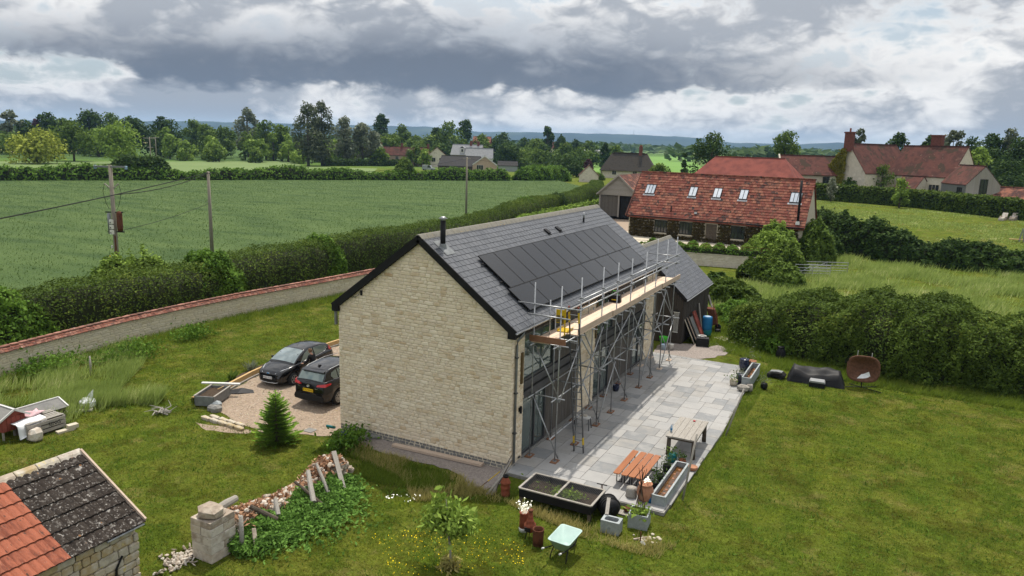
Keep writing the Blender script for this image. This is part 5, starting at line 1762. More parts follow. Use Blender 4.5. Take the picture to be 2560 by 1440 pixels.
while s < acc[-1] - .5:
    p, d = wall_at(s + .22)
    nrm = Vector((d.y, -d.x, 0))
    M3 = Matrix.Identity(3)
    M3.col[0] = d * .43
    M3.col[1] = nrm * .22
    M3.col[2] = Vector((0, 0, .085))
    M3 = Euler((random.gauss(0, .02), random.gauss(0, .02), 0)).to_matrix() @ M3
    pr.append((random.randrange(6), tuple(p + Vector((0, 0, 1.385))), M3))
    s += .45
pieces('ridge_brick', 'ridge_bricks', wall, STONES, pr, M['copridge'], 150)

# ------------------------------------------------------------------ cars
def lathe_x(prof, n=24):
    """turned profile (radius, x) about the x axis"""
    m = MB()
    vs = []
    for (r, x) in prof:
        for i in range(n):
            a = 2 * math.pi * i / n
            vs.append((x, r * math.cos(a), r * math.sin(a)))
    fs = []
    for j in range(len(prof) - 1):
        for i in range(n):
            fs.append((j * n + i, (j + 1) * n + i, (j + 1) * n + (i + 1) % n, j * n + (i + 1) % n))
    return m.add(vs, fs)


def make_car(name, label, loc, rz, S):
    t = thing(name, label, 'car', loc, rz)
    Ln, wf, zt, zr = S['len'], S['w'], S['belt'], S['roof']
    def itp(tab, y):
        return float(np.interp(y, [p[0] for p in tab], [p[1] for p in tab]))
    # lower body: loft of closed half sections
    st = sorted(set([p[0] for p in wf] + [p[0] for p in zt] + list(np.linspace(0, Ln, 30))))
    ys = [y for y in st]
    def arch(y):
        z = S['zb']
        for wy in S['wheels']:
            d = abs(y - wy)
            r = S['wr'] + .05
            if d < r:
                z = max(z, S['wr'] + math.sqrt(r * r - d * d) - .0)
        return z
    rows = []
    for y in ys:
        w, z1 = itp(wf, y), itp(zt, y)
        zb = itp([(0, .30), (.12, S['zb']), (Ln - .12, S['zb']), (Ln, .38)], y)
        za = arch(y)
        zlow = zb
        sec = [(0, zb), (w * .80, zb), (w * .93, max(zlow, min(za, z1 - .2)) if za > S['zb'] else zlow + .03), (w * .985, max(zlow + .14, za + .01)), (w, max(zlow + .30, za + .03) if za > S['zb'] else zlow + .34),
               (w * .99, max(z1 - .14, za + .05)), (w * .955, z1 - .03), (w * .88, z1 + .005), (w * .5, z1 + .025 * (1 if y < S['ws'] else 1)), (0, z1 + .035)]
        rows.append([(p[0], y - Ln / 2, p[1]) for p in sec] + [(-p[0], y - Ln / 2, p[1]) for p in sec[-2:0:-1]])
    P = np.array(rows)
    m = MB()
    nu, nv = P.shape[:2]
    vs = P.reshape(-1, 3).tolist()
    fs = []
    for i in range(nu - 1):
        for j in range(nv):
            fs.append((i * nv + j, i * nv + (j + 1) % nv, (i + 1) * nv + (j + 1) % nv, (i + 1) * nv + j))
    fs.append(tuple(range(nv)))
    fs.append(tuple(range((nu - 1) * nv, nu * nv))[::-1])
    m.add(vs, fs)
    m.build('body', M['paint'], t, True)
    # greenhouse
    y0, y1 = zr[0][0], zr[-1][0]
    ys = sorted(set([p[0] for p in zr] + list(np.linspace(y0, y1, 22))))
    def side(y, k):
        """point of the glasshouse side at station y, k = 0 belt .. 1 roof edge"""
        zb_, zt_ = itp(zt, y) - .02, itp(zr, y)
        wb = itp(wf, y) * .90
        wr_ = itp(wf, min(max(y, S['ws'] + .5), Ln - .5)) * S['tumble']
        zz = zb_ + (zt_ - zb_) * k
        full = S['height'] - .08 - zb_
        kk = min(1, (zz - zb_) / full)
        return (wb + (wr_ - wb) * kk ** 1.1, zz)
    rows = []
    for y in ys:
        sec = []
        for k in (0, .3, .6, .85):
            sec.append(side(y, k))
        a = side(y, 1.0)
        sec += [(a[0] * .97, a[1] - .005), (a[0] * .82, a[1] + .018), (a[0] * .4, a[1] + .03), (0, a[1] + .034)]
        rows.append([(p[0], y - Ln / 2, p[1]) for p in sec] + [(-p[0], y - Ln / 2, p[1]) for p in sec[-2::-1]])
    grid_mesh('roof', np.array(rows), M['paint'], t)
    # glazing
    def win(nm, pts, mm, off=.012, parent=t):
        for s in (1, -1):
            v = []
            for (y, k) in pts:
                x, z = side(y, k)
                v.append((s * (x + off), y - Ln / 2, z))
            o = MB().add(v, [tuple(range(len(v)))] if s > 0 else [tuple(range(len(v)))[::-1]]).build(nm, mm, parent)
            o.modifiers.new('solid', 'SOLIDIFY').thickness = .008
    for pts in S['sidewin']:
        win('side_window', pts, M['glass'])
    def screen(nm, a, b, ka, kb, wa, wb_, mm, off):
        (ya, yb) = a, b
        za, zb_ = itp(zr, ya), itp(zr, yb)
        xa, xb = side(ya, 1)[0] * wa, side(yb, 1)[0] * wb_
        nrm = Vector((0, -(zb_ - za), yb - ya)).normalized() * off
        if nrm.z < 0:
            nrm = -nrm
        g_ = []
        for q in np.linspace(0, 1, 5):
            row = []
            for u_ in np.linspace(-1, 1, 9):
                x = (xa + (xb - xa) * q) * u_
                y = ya + (yb - ya) * q
                row.append((x, y - Ln / 2 + nrm.y, itp(zr, y) + .034 * (1 - u_ * u_) + nrm.z))
            g_.append(row)
        return grid_mesh(nm, np.array(g_), mm, t)
    screen('windscreen', S['ws'] + .06, S['wt'] - .04, 0, 0, .96, .93, M['windscreen'], .014)
    rw = S['rear']
    screen('rear_window', rw[0], rw[1], 0, 0, .9, .92, M['glass'], .016)
    # wheels
    for wy in S['wheels']:
        for s in (1, -1):
            r = S['wr']
            tw = thing_part('wheel', t, (s * (S['track']), wy - Ln / 2, r), rz=0 if s > 0 else math.pi)
            lathe_x([(r * .62, -.10), (r * .93, -.10), (r, -.06), (r, .06), (r * .94, .10), (r * .66, .105), (r * .64, .09)]).build('tyre', M['tyre'], tw, True)
            lathe_x([(r * .66, .095), (r * .62, .06), (0.02, .055)]).build('rim_dish', M['trim'], tw, True)
            for k in range(S['spokes']):
                a = 2 * math.pi * k / S['spokes']
                MB().bar((.075, r * .12 * math.cos(a), r * .12 * math.sin(a)), (.095, r * .62 * math.cos(a), r * .62 * math.sin(a)), .04, .03, (1, 0, 0)).build('spoke', M['alloy'], tw)
            lathe_x([(r * .68, .10), (r * .66, .112), (r * .60, .105), (r * .6, .09)]).build('rim', M['alloy'], tw, True)
    return t, side, itp


def thing_part(name, parent, loc, rz=0.0):
    o = bpy.data.objects.new(name, None)
    o.empty_display_size = .1
    COL.objects.link(o)
    o.parent = parent
    o.location = loc
    o.rotation_euler = (0, 0, rz)
    return o


S1 = dict(len=3.95, height=1.47, zb=.17, wr=.30, track=.765, spokes=5, ws=.92, wt=1.85, tumble=.70,
          w=[(0, .48), (.08, .62), (.25, .74), (.6, .82), (1.1, .855), (2.0, .86), (3.1, .855), (3.6, .80), (3.85, .72), (3.95, .62)],
          belt=[(0, .56), (.06, .64), (.16, .72), (.4, .80), (.7, .875), (1.0, .93), (1.6, .96), (2.6, 1.02), (3.4, 1.09), (3.7, 1.06), (3.86, .92), (3.95, .72)],
          roof=[(.86, .90), (1.1, 1.06), (1.45, 1.26), (1.85, 1.405), (2.3, 1.455), (2.8, 1.45), (3.25, 1.41), (3.5, 1.355), (3.68, 1.20), (3.82, 1.02)],
          wheels=(.80, 3.29), rear=(3.53, 3.8),
          sidewin=[[(1.38, .12), (1.75, .82), (2.05, .90), (2.35, .90), (2.35, .10)], [(2.42, .10), (2.42, .90), (2.9, .88), (3.25, .80), (3.38, .55), (3.1, .18)]])
car1, sd1, it1 = make_car('hatchback_car', 'black three door hatchback facing the camera beside the timber edging', (-13.86, 4.2, -.105), R(2), S1)


def chrome_line(car, sd, Ln, pts, s=1, m='chrome', r_=.011):
    v = []
    for (y, k) in pts:
        x, z = sd(y, k)
        v.append((s * (x + .018), y - Ln / 2, z))
    MB().path(v, r_, 5).build('chrome_trim', M[m], car, True)


for s in (1, -1):
    chrome_line(car1, sd1, 3.95, [(1.36, .06), (1.8, .05), (2.4, .04), (2.9, .08), (3.15, .14), (3.4, .5)], s)
    hl = MB().add([(s * .36, -1.905, .66), (s * .45, -1.88, .60), (s * .66, -1.62, .66), (s * .73, -1.38, .80), (s * .70, -1.34, .855), (s * .56, -1.62, .80)], [(0, 1, 2, 5), (2, 3, 4, 5)] if s > 0 else [(5, 2, 1, 0), (5, 4, 3, 2)]).build('headlight', M['lamp'], car1)
    hl.modifiers.new('solid', 'SOLIDIFY').thickness = .05
    hl.modifiers['solid'].offset = 0
    MB().lathe([(.0, -.03), (.055, -.03), (.06, .03), (.0, .03)], n=12).build('fog_lamp', M['lamp'], car1, loc=(s * .56, -1.84, .36)).rotation_euler = (R(90), 0, 0)
    B(-.06, .06, -.045, .045, -.05, .06).build('door_mirror', M['paint'], car1, loc=(s * .95, -.62, 1.0), bevel=.03)
    tl = MB().add([(s * .60, 1.80, .96), (s * .74, 1.66, .94), (s * .735, 1.52, 1.10), (s * .66, 1.55, 1.26), (s * .60, 1.68, 1.2)], [(0, 1, 2, 3, 4)] if s > 0 else [(4, 3, 2, 1, 0)]).build('tail_light', M['redlens'], car1)
    tl.modifiers.new('solid', 'SOLIDIFY').thickness = .07
    tl.modifiers['solid'].offset = 0
    B(-.012, .012, -.1, .1, -.015, .015).build('door_handle', M['chrome'], car1, loc=(s * .862, .35, .86))
gr = MB().prism([(-.44, .30), (.44, .30), (.48, .42), (.40, .52), (-.40, .52), (-.48, .42)], -1.99, -1.93, 'y').build('lower_grille', M['trim'], car1)
MB().path([(-.62, -1.84, .30), (-.45, -1.97, .245), (0, -2.005, .235), (.45, -1.97, .245), (.62, -1.84, .30)], .014, 5).build('chrome_lip', M['chrome'], gr, True)
B(-.40, .40, -1.975, -1.93, .60, .645).build('upper_grille', M['trim'], car1)
pt = B(-.26, .26, -2.012, -1.985, .42, .53).build('number_plate', M['plate'], car1)
text('WJ60 KGO', .115, pt, (0, -2.014, .475), (R(90), 0, 0), M['ink'])
bd = MB().lathe([(.0, 0), (.085, 0), (.085, .012), (.0, .012)], n=16, sx=1.0, sy=.45).build('badge', M['chrome'], car1, loc=(0, -1.945, .665))
bd.rotation_euler = (R(72), 0, 0)
MB().lathe([(.0, .012), (.07, .012), (.07, .016), (.0, .016)], n=16, sx=1.0, sy=.42).build('badge_face', M['bluebarrel'], bd)
MB().tube((0, .05, 1.49), (0, .28, 1.72), .006, 5).build('aerial', M['trim'], car1)
MB().bar((-.66, -1.05, .952), (.66, -1.05, .952), .05, .02).build('wiper_cowl', M['trim'], car1)
for s in (-1, 1):
    MB().tube((s * .45, -1.04, .965), (s * .05, -.86, 1.04), .008, 5).build('wiper', M['trim'], car1)

S2 = dict(len=4.54, height=1.70, zb=.24, wr=.36, track=.80, spokes=10, ws=1.2, wt=2.05, tumble=.72,
          w=[(0, .55), (.1, .72), (.35, .84), (.8, .91), (1.5, .92), (3.2, .92), (4.0, .90), (4.3, .85), (4.46, .78), (4.54, .70)],
          belt=[(0, .72), (.1, .84), (.4, .95), (1.0, 1.04), (1.3, 1.09), (2.2, 1.12), (3.4, 1.18), (4.15, 1.22), (4.40, 1.18), (4.47, 1.02), (4.5, .80), (4.53, .62), (4.54, .5)],
          roof=[(1.12, 1.06), (1.4, 1.24), (1.75, 1.46), (2.05, 1.60), (2.5, 1.675), (3.0, 1.69), (3.6, 1.66), (4.0, 1.615), (4.12, 1.575), (4.25, 1.40), (4.42, 1.16)],
          wheels=(.92, 3.62), rear=(4.155, 4.40),
          sidewin=[[(1.6, .14), (1.95, .78), (2.3, .88), (2.55, .88), (2.55, .1)], [(2.62, .1), (2.62, .88), (3.2, .87), (3.5, .84), (3.5, .1)], [(3.56, .12), (3.56, .83), (3.9, .72), (3.98, .45), (3.85, .14)]])
car2, sd2, it2 = make_car('crossover_car', 'black crossover parked tail towards the camera against the gable corner', (-10.42, 3.42, -.105), R(180) + R(2), S2)
for s in (1, -1):
    chrome_line(car2, sd2, 4.54, [(1.6, .05), (2.6, .04), (3.5, .05), (3.9, .10)], s, 'zinc')
    MB().path([(s * .62, -.55, 1.655), (s * .625, .4, 1.72), (s * .61, 1.5, 1.65), (s * .57, 1.82, 1.585)], .016, 5).build('roof_rail', M['galv'], car2, True)
    tl = MB().add([(s * .44, 2.26, .99), (s * .80, 2.14, .98), (s * .89, 1.90, 1.06), (s * .885, 1.86, 1.12), (s * .80, 2.08, 1.12), (s * .46, 2.22, 1.06)], [(0, 1, 4, 5), (1, 2, 3, 4)] if s > 0 else [(5, 4, 1, 0), (4, 3, 2, 1)]).build('tail_light', M['redlens'], car2)
    tl.modifiers.new('solid', 'SOLIDIFY').thickness = .10
    tl.modifiers['solid'].offset = 0
    B(-.1, .1, -.01, .02, -.03, .03).build('reflector', M['redlens'], car2, loc=(s * .62, 2.245, .46))
    B(-.07, .07, -.05, .05, -.06, .08).build('door_mirror', M['paint'], car2, loc=(s * 1.0, -.75, 1.16), bevel=.03)
MB().prism([(-.74, .34), (.74, .34), (.80, .44), (.74, .60), (-.74, .60), (-.80, .44)], 2.2, 2.285, 'y').build('rear_bumper', M['trim'], car2, bevel=.02)
sp = MB().prism([(1.72, 1.625), (2.0, 1.585), (2.02, 1.555), (1.72, 1.58)], -.60, .60, 'x').build('roof_spoiler', M['paint'], car2, bevel=.012)
pt = B(-.27, .27, 2.285, 2.31, .74, .86).build('number_plate', M['yplate'], car2)
text('KV17 PHG', .115, pt, (0, 2.313, .80), (R(90), 0, R(180)), M['ink'])
bd = MB().lathe([(.055, 0), (.065, .012), (.075, .012), (.075, 0)], n=18, sx=1.0, sy=.8).build('badge', M['chrome'], car2, loc=(0, 2.275, .99))
bd.rotation_euler = (R(-82), 0, 0)
MB().path([(-.06, .012, .012), (-.03, -.01, .012), (0, .035, .012), (.03, -.01, .012), (.06, .012, .012)], .006, 5).build('badge_wings', M['chrome'], bd)
text('SKYACTIV', .035, car2, (-.45, 2.285, .90), (R(85), 0, R(180)), M['chrome'], 'tailgate_script')
text('CX', .06, car2, (.52, 2.27, .92), (R(85), 0, R(180)), M['chrome'], 'tailgate_script')
MB().prism([(1.30, 1.66), (1.62, 1.645), (1.56, 1.75)], -.03, .03, 'x').build('shark_fin', M['paint'], car2)
MB().tube((0, 2.22, 1.16), (.35, 2.235, 1.18), .009, 5).build('rear_wiper', M['trim'], car2)

# ------------------------------------------------------------------ person leaning at the car door


def skin_body(name, joints, edges, m, parent, sub=1):
    me = bpy.data.meshes.new(name)
    me.from_pydata([j[0] for j in joints], edges, [])
    me.materials.append(m)
    o = bpy.data.objects.new(name, me)
    COL.objects.link(o)
    o.parent = parent
    o.modifiers.new('skin', 'SKIN')
    for v, j in zip(me.skin_vertices[0].data, joints):
        v.radius = (j[1], j[2] if len(j) > 2 else j[1])
    me.skin_vertices[0].data[0].use_root = True
    s = o.modifiers.new('sub', 'SUBSURF')
    s.levels = sub
    s.render_levels = sub
    for p in me.polygons:
        p.use_smooth = True
    return o


ps = thing('person', 'person in dark clothes with brown hair bending beside the hatchback', 'person', (-12.42, 3.78, -.105), R(8))
J = [((0, 0, .92), .15, .12), ((0, -.03, 1.1), .145, .11), ((-.03, -.06, 1.28), .17, .11), ((-.05, -.08, 1.40), .10, .08), ((-.07, -.09, 1.47), .055, .055),
     ((.0, -.1, .5), .085, .085), ((.0, .06, .5), .0, .0)]
J = [((0, 0, .93), .16, .12), ((-.02, 0, 1.1), .15, .11), ((-.06, .0, 1.30), .19, .11), ((-.10, .0, 1.40), .09, .07),
     ((-.10, .18, 1.34), .075), ((-.16, .26, 1.10), .055), ((-.34, .30, 1.04), .042),
     ((-.10, -.18, 1.34), .075), ((-.14, -.28, 1.12), .055), ((-.30, -.36, 1.02), .042),
     ((.0, .10, .85), .10), ((.0, .11, .48), .07), ((.02, .12, .10), .05), ((-.12, .13, .05), .045),
     ((.0, -.10, .85), .10), ((.0, -.11, .48), .07), ((.05, -.12, .10), .05), ((-.09, -.13, .05), .045)]
E_ = [(0, 1), (1, 2), (2, 3), (2, 4), (4, 5), (5, 6), (2, 7), (7, 8), (8, 9), (0, 10), (10, 11), (11, 12), (12, 13), (0, 14), (14, 15), (15, 16), (16, 17)]
skin_body('body', J, E_, M['cloth'], ps, 2)
hd = bpy.data.meshes.new('head')
P = []
for i in range(14):
    row = []
    for j in range(18):
        th, ph = math.pi * i / 13, 2 * math.pi * j / 18
        x, y, z = math.sin(th) * math.cos(ph), math.sin(th) * math.sin(ph), math.cos(th)
        jaw = 1 - .22 * max(0, -z)
        nose = .16 * math.exp(-((y / .22) ** 2 + ((z + .12) / .22) ** 2)) * (x < 0)
        brow = .05 * math.exp(-((z - .18) / .12) ** 2) * (x < 0)
        eye = -.06 * (math.exp(-(((abs(y) - .34) / .14) ** 2 + ((z - .03) / .1) ** 2))) * (x < 0)
        chin = .06 * math.exp(-((y / .3) ** 2 + ((z + .75) / .2) ** 2)) * (x < 0)
        row.append((x * .098 * jaw * (1 + nose + brow + eye + chin), y * .078 * jaw, z * .118))
    P.append(row)
hh = grid_mesh('head', np.array(P), M['skin'], ps)
hh.location = (-.17, 0, 1.55)
hh.rotation_euler = (0, R(-18), R(-10))
P = []
for i in range(10):
    row = []
    for j in range(18):
        th, ph = math.pi * .62 * i / 9, 2 * math.pi * j / 18
        x, y, z = math.sin(th) * math.cos(ph), math.sin(th) * math.sin(ph), math.cos(th)
        f = 1.0 if (x > -.45 or z > .45) else .86
        row.append((x * .110 * f, y * .090 * f, z * .130))
    P.append(row)
hr = grid_mesh('hair', np.array(P), M['hair'], hh)
hr.location = (.008, 0, .006)
for s in (-1, 1):
    MB().lathe([(.0, -.006), (.018, -.004), (.026, .004), (.0, .008)], n=8, sy=1.5).build('ear', M['skin'], hh, True, loc=(.01, s * .079, -.01)).rotation_euler = (R(90), 0, 0)
MB().tube((-.02, 0, 0), (.03, 0, -.13), .048, 10, .055).build('neck', M['skin'], hh, True, loc=(.03, 0, -.08))
for k, (hx, hy, hz) in enumerate(((-.34, .30, 1.04), (-.30, -.36, 1.02))):
    hp = thing_part('hand', ps, (hx, hy, hz))
    B(-.085, .0, -.035, .035, -.015, .015).build('palm', M['skin'], hp, bevel=.01)
    for q in range(4):
        y = -.03 + q * .02
        l_ = (.055, .068, .072, .062)[q]
        MB().path([(-.08, y, 0), (-.08 - l_ * .6, y, -.008), (-.08 - l_, y, -.035)], [.009, .0085, .007], 6).build('finger', M['skin'], hp, True)
    MB().path([(-.02, .03 * (1 if k else -1), 0), (-.05, .055 * (1 if k else -1), -.01), (-.085, .058 * (1 if k else -1), -.02)], [.011, .010, .008], 6).build('thumb', M['skin'], hp, True)

# ------------------------------------------------------------------ stone outbuilding in the near corner
ob = thing('stone_outbuilding', 'small stone outbuilding with half red, half lichened tile roof in the corner', 'outbuilding')
OX, OR_, OY1, OY0, OZE, OZR = -5.02, -7.35, -10.95, -17.5, 1.66, 3.0
MB().prism([(-9.7, -.3), (OX - .02, -.3), (OX - .02, OZE - .03), (OR_, OZR - .12), (-9.7, OZE - .03)], OY0, OY1, 'y').build('wall_core', M['mortar'], ob)
pl = []
z = -.1
while z < OZE - .1:
    h = random.uniform(.13, .26)
    y = OY0
    while y < OY1 + .02:
        w = random.uniform(.2, .55)
        yb = min(y + w, OY1 + .04)
        if yb - y > .1:
            pl.append((random.randrange(6), (OX + random.uniform(-.01, .012), (y + yb) / 2, z + h / 2), face_M('x+', yb - y - .014, .12, min(h, OZE - .05 - z) - .014)))
        y = yb
        if yb >= OY1 + .04:
            break
    z += h
pieces('wall_stone', 'wall_stonework', ob, STONES, pl, M['lichen'])
# double roman tiles: each a wavy sheet
sv = Vector((OR_ - (OX + .16), 0, OZR - (OZE - .02)))
sl_len = sv.length
sv.normalize()
ev = Vector((0, 1, 0))
nv_ = ev.cross(sv)
TW, TG = .385, sl_len / 7
tv, tf = [], []
NW = 12
for b_ in range(2):
    for j in range(2):
        for i in range(NW + 1):
            u = i / NW
            z = .028 * abs(math.sin(2 * math.pi * u)) ** .8 if True else 0
            tv.append((u - .5, j - .5, z / .05 + (0 if b_ else -.25)))
n1 = NW + 1
for i in range(NW):
    tf.append((2 * n1 + i, 2 * n1 + i + 1, 3 * n1 + i + 1, 3 * n1 + i))
    tf.append((i, n1 + i, n1 + i + 1, i + 1))
    tf.append((i, i + 1, 2 * n1 + i + 1, 2 * n1 + i))
tf.append((0, 2 * n1, 3 * n1, n1))
tf.append((NW, n1 + NW, 3 * n1 + NW, 2 * n1 + NW))
TILE = (tv, tf)
red, old = [], []
nrow = 7
for i in range(nrow):
    y = OY1 + .14
    k = 0
    while y > OY0:
        c = Vector((OX + .16, y - TW / 2, OZE - .02)) + sv * ((i + .5) * TG) + nv_ * (.05 + random.uniform(0, .006))
        d2 = (sv * math.cos(.09) - nv_ * math.sin(.09)).normalized()
        M3 = Matrix.Identity(3)
        M3.col[0] = ev * (TW * 1.04)
        M3.col[1] = d2 * (TG + .07)
        M3.col[2] = ev.cross(d2) * .05
        bound = OY1 - 1.75 + (i - 3) * .0
        (red if y - TW / 2 < bound - (.0 if i % 2 else .1) else old).append((0, tuple(c), M3))
        y -= TW
        k += 1
pieces('roof_tile', 'roof_tiles', ob, [TILE], old, M['tileold'])
pieces('red_roof_tile', 'red_roof_tiles', ob, [TILE], red, M['tilered'])
MB().add([tuple(Vector((OX + .15, yy, OZE - .03)) + sv * q) for yy, q in ((OY0, 0), (OY1 + .1, 0), (OY1 + .1, sl_len), (OY0, sl_len))], [(0, 1, 2, 3)]).build('roof_deck', M['darkwood'], ob)
MB().add([(OR_, OY0, OZR), (OR_, OY1 + .1, OZR), (-9.9, OY1 + .1, OZE - .02), (-9.9, OY0, OZE - .02)], [(0, 1, 2, 3)]).build('rear_slope', M['tileold'], ob)
y = OY1 + .18
k = 0
while y > OY0:
    w = random.uniform(.5, .62)
    MB().prism([(OR_ - .2, OZR - .1), (OR_ - .1, OZR + .05), (OR_ + .02, OZR + .10), (OR_ + .13, OZR + .04), (OR_ + .22, OZR - .08), (OR_ + .2, OZR - .12)], y - w + .015, y, 'y').build('ridge_stone', M['lichen'] if k % 3 else M['rubbish'], ob, bevel=.02)
    y -= w
    k += 1
MB().bar(tuple(Vector((OX + .18, OY1 + .16, OZE + .04))), tuple(Vector((OX + .18, OY1 + .16, OZE + .04)) + sv * (sl_len - .05)), .05, .16).build('verge_board', M['oldboard'], ob)
MB().tube((OX + .21, OY1 + .1, OZE - .02), (OX + .21, OY1 - .9, OZE - .03), .03, 8).build('gutter_pipe', M['galv'], ob)
MB().path([(OX + .08, -11.65, .2), (OX + .1, -11.6, .75), (OX + .07, -11.4, 1.0)], .03, 6).build('iron_hook', M['black'], ob)

# ------------------------------------------------------------------ ruined garden wall
ru = thing('ruined_wall', 'collapsed pale stone wall with squared end pier and loose rubble', 'wall')
pl = []
zc = -.12
rows = [.27, .24, .26, .24, .2]
rs0 = random.Random(5)
for k, h in enumerate(rows):                             # end pier of squared blocks
    cuts = [0, .45, .86] if k % 2 else [0, .86] if k % 3 else [0, .6, .86]
    for a, b in zip(cuts[:-1], cuts[1:]):
        for xo in (-4.42, -4.80):
            B(-.19, .19, -(b - a) / 2 + .005, (b - a) / 2 - .005, 0, h - .008).build('pier_block', M['rubbish'], ru, loc=(xo + rs0.uniform(-.015, .015), -9.35 + (a + b) / 2, zc), bevel=.014)
    zc += h
MB().add([tuple(c * s for c, s in zip(v, (.72, .62, .36))) for v in RUBBLE[4][0]], RUBBLE[4][1]).build('cap_stone', M['rubbish'], ru, loc=(-4.6, -9.0, zc + .12))


def ruin_h(y):
    return float(np.interp(y, [-8.5, -7.8, -7.0, -6.0, -5.2, -4.6, -4.0, -3.5, -3.2], [.95, .72, .55, .42, .40, .62, .85, .80, .3]))


y = -8.5
rs = random.Random(11)
for _ in range(560):
    y = rs.uniform(-8.55, -3.15)
    hmax = ruin_h(y)
    z = rs.random() ** .7 * hmax
    spread = .30 + (.10 * (1 - z / hmax))
    s = rs.uniform(.09, .21) * (1 if z < hmax * .8 else .8)
    x = -4.85 + rs.choice((-1, 1)) * spread * rs.uniform(.75, 1.05) if z < hmax * .75 else -4.85 + rs.uniform(-spread, spread)
    M3 = Euler((rs.uniform(-.5, .5), rs.uniform(-.5, .5), rs.uniform(0, 3))).to_matrix() @ Matrix(((s * 1.4, 0, 0), (0, s, 0), (0, 0, s * .75)))
    pl.append((rs.randrange(6), (x, y, z - .08), M3))
for _ in range(150):                                     # fallen stones at the foot of the pier
    M3 = Euler((rs.uniform(-1, 1), rs.uniform(-1, 1), rs.uniform(0, 3))).to_matrix() @ Matrix(((rs.uniform(.08, .16), 0, 0), (0, rs.uniform(.05, .1), 0), (0, 0, rs.uniform(.03, .06))))
    pl.append((rs.randrange(6), (-5.1 + rs.gauss(0, .22), -9.55 + rs.gauss(0, .30), -.1 + rs.uniform(0, .06)), M3))
pieces('stone', 'rubble', ru, STONES + RUBBLE, [(p[0] + (6 if i > 30 else 0), p[1], p[2]) for i, p in enumerate(pl)], M['rubbish'], 300)
cp_ = np.zeros((24, 7, 3))
for i in range(24):
    y = -8.6 + 5.4 * i / 23
    hmax = ruin_h(y) * .82
    for j, (o, q) in enumerate(((-.34, -.2), (-.28, .6), (-.2, .95), (0, 1.0), (.2, .95), (.28, .6), (.34, -.2))):
        cp_[i, j] = (-4.85 + o, y, -.12 + hmax * q + rs.uniform(-.03, .03))
grid_mesh('earth_core', cp_, M['soil'], ru, False)
Yd = RS.uniform(-8.5, -3.3, 2200)
Xd = -4.85 + RS.normal(0, .22, 2200)
leaf_quads('moss_and_debris', np.stack([Xd, Yd, np.array([ruin_h(v) for v in Yd]) - .10 - .5 * (Xd + 4.85) ** 2 + RS.uniform(-.08, .06, 2200)], -1), .075, LM['debris'], ru, aspect=2.2, up=1.2, stuff=True)
timb = [((-4.75, -3.75, .95), (-3.75, -4.45, .12), .16, 'rubbish', 'square grey beam leaning on the far end of the ruined wall'),
        ((-4.8, -4.55, .82), (-3.95, -4.95, .18), .14, 'greywood', 'round grey log leaning beside the square beam'),
        ((-4.7, -5.05, .78), (-3.85, -5.75, .22), .2, 'greywood', 'fat split grey log leaning at the middle of the ruined wall'),
        ((-4.75, -5.6, .62), (-3.45, -5.6, .05), .13, 'darkwood', 'dark rotten beam leaning low on the ruined wall'),
        ((-4.45, -6.75, .62), (-4.1, -7.0, .3), .17, 'greywood', 'short grey stump standing up among the nettles'),
        ((-4.6, -7.6, .72), (-4.0, -7.15, .25), .19, 'darkwood', 'dark short log leaning near the stone pier')]
for a, b, r_, m, lab in timb:
    t = thing('old_timber', lab, 'log', b)
    d = Vector(a) - Vector(b)
    if m == 'rubbish':
        MB().bar((0, 0, 0), tuple(d), .15, .09).build('beam', M['greywood'], t)
    else:
        MB().path([(0, 0, 0), tuple(d * .5 + Vector((.0, random.uniform(-.03, .03), .01))), tuple(d)], [r_ * .44, r_ * .42, r_ * .36], 9).build('log_body', M['darkwood' if 'dark' in lab else m], t)
t = thing('old_timber', 'grey log lying along the top of the ruined wall beside the pier', 'log', (-4.85, -8.35, .98))
MB().path([(0, -.25, 0), (.02, .1, .05), (-.03, .5, .03)], [.12, .125, .1], 10).build('log_body', M['greywood'], t)
t = thing('gate_post', 'short upright grey post in front of the ruined wall', 'post', (-4.05, -8.45, -.12))
MB().tube((0, 0, 0), (-.03, .03, 1.05), .07, 9, .06).build('post_body', M['greywood'], t, True)
t = thing('fallen_stone', 'long pale stone leaning at the foot of the grey post', 'stone', (-3.85, -8.2, -.1))
MB().bar((.2, -.1, 0), (-.15, .15, .5), .12, .1).build('stone_bar', M['rubbish'], t, bevel=.02)

# ------------------------------------------------------------------ vegetation
def path_frames(pts, n):
    pts = np.array(pts, float)
    d = np.r_[0, np.cumsum(np.hypot(*(pts[1:] - pts[:-1]).T[:2]))]
    s = np.linspace(0, d[-1], n)
    x, y = np.interp(s, d, pts[:, 0]), np.interp(s, d, pts[:, 1])
    tx, ty = np.gradient(x), np.gradient(y)
    l = np.hypot(tx, ty) + 1e-9
    return s, x, y, tx / l, ty / l, d[-1]


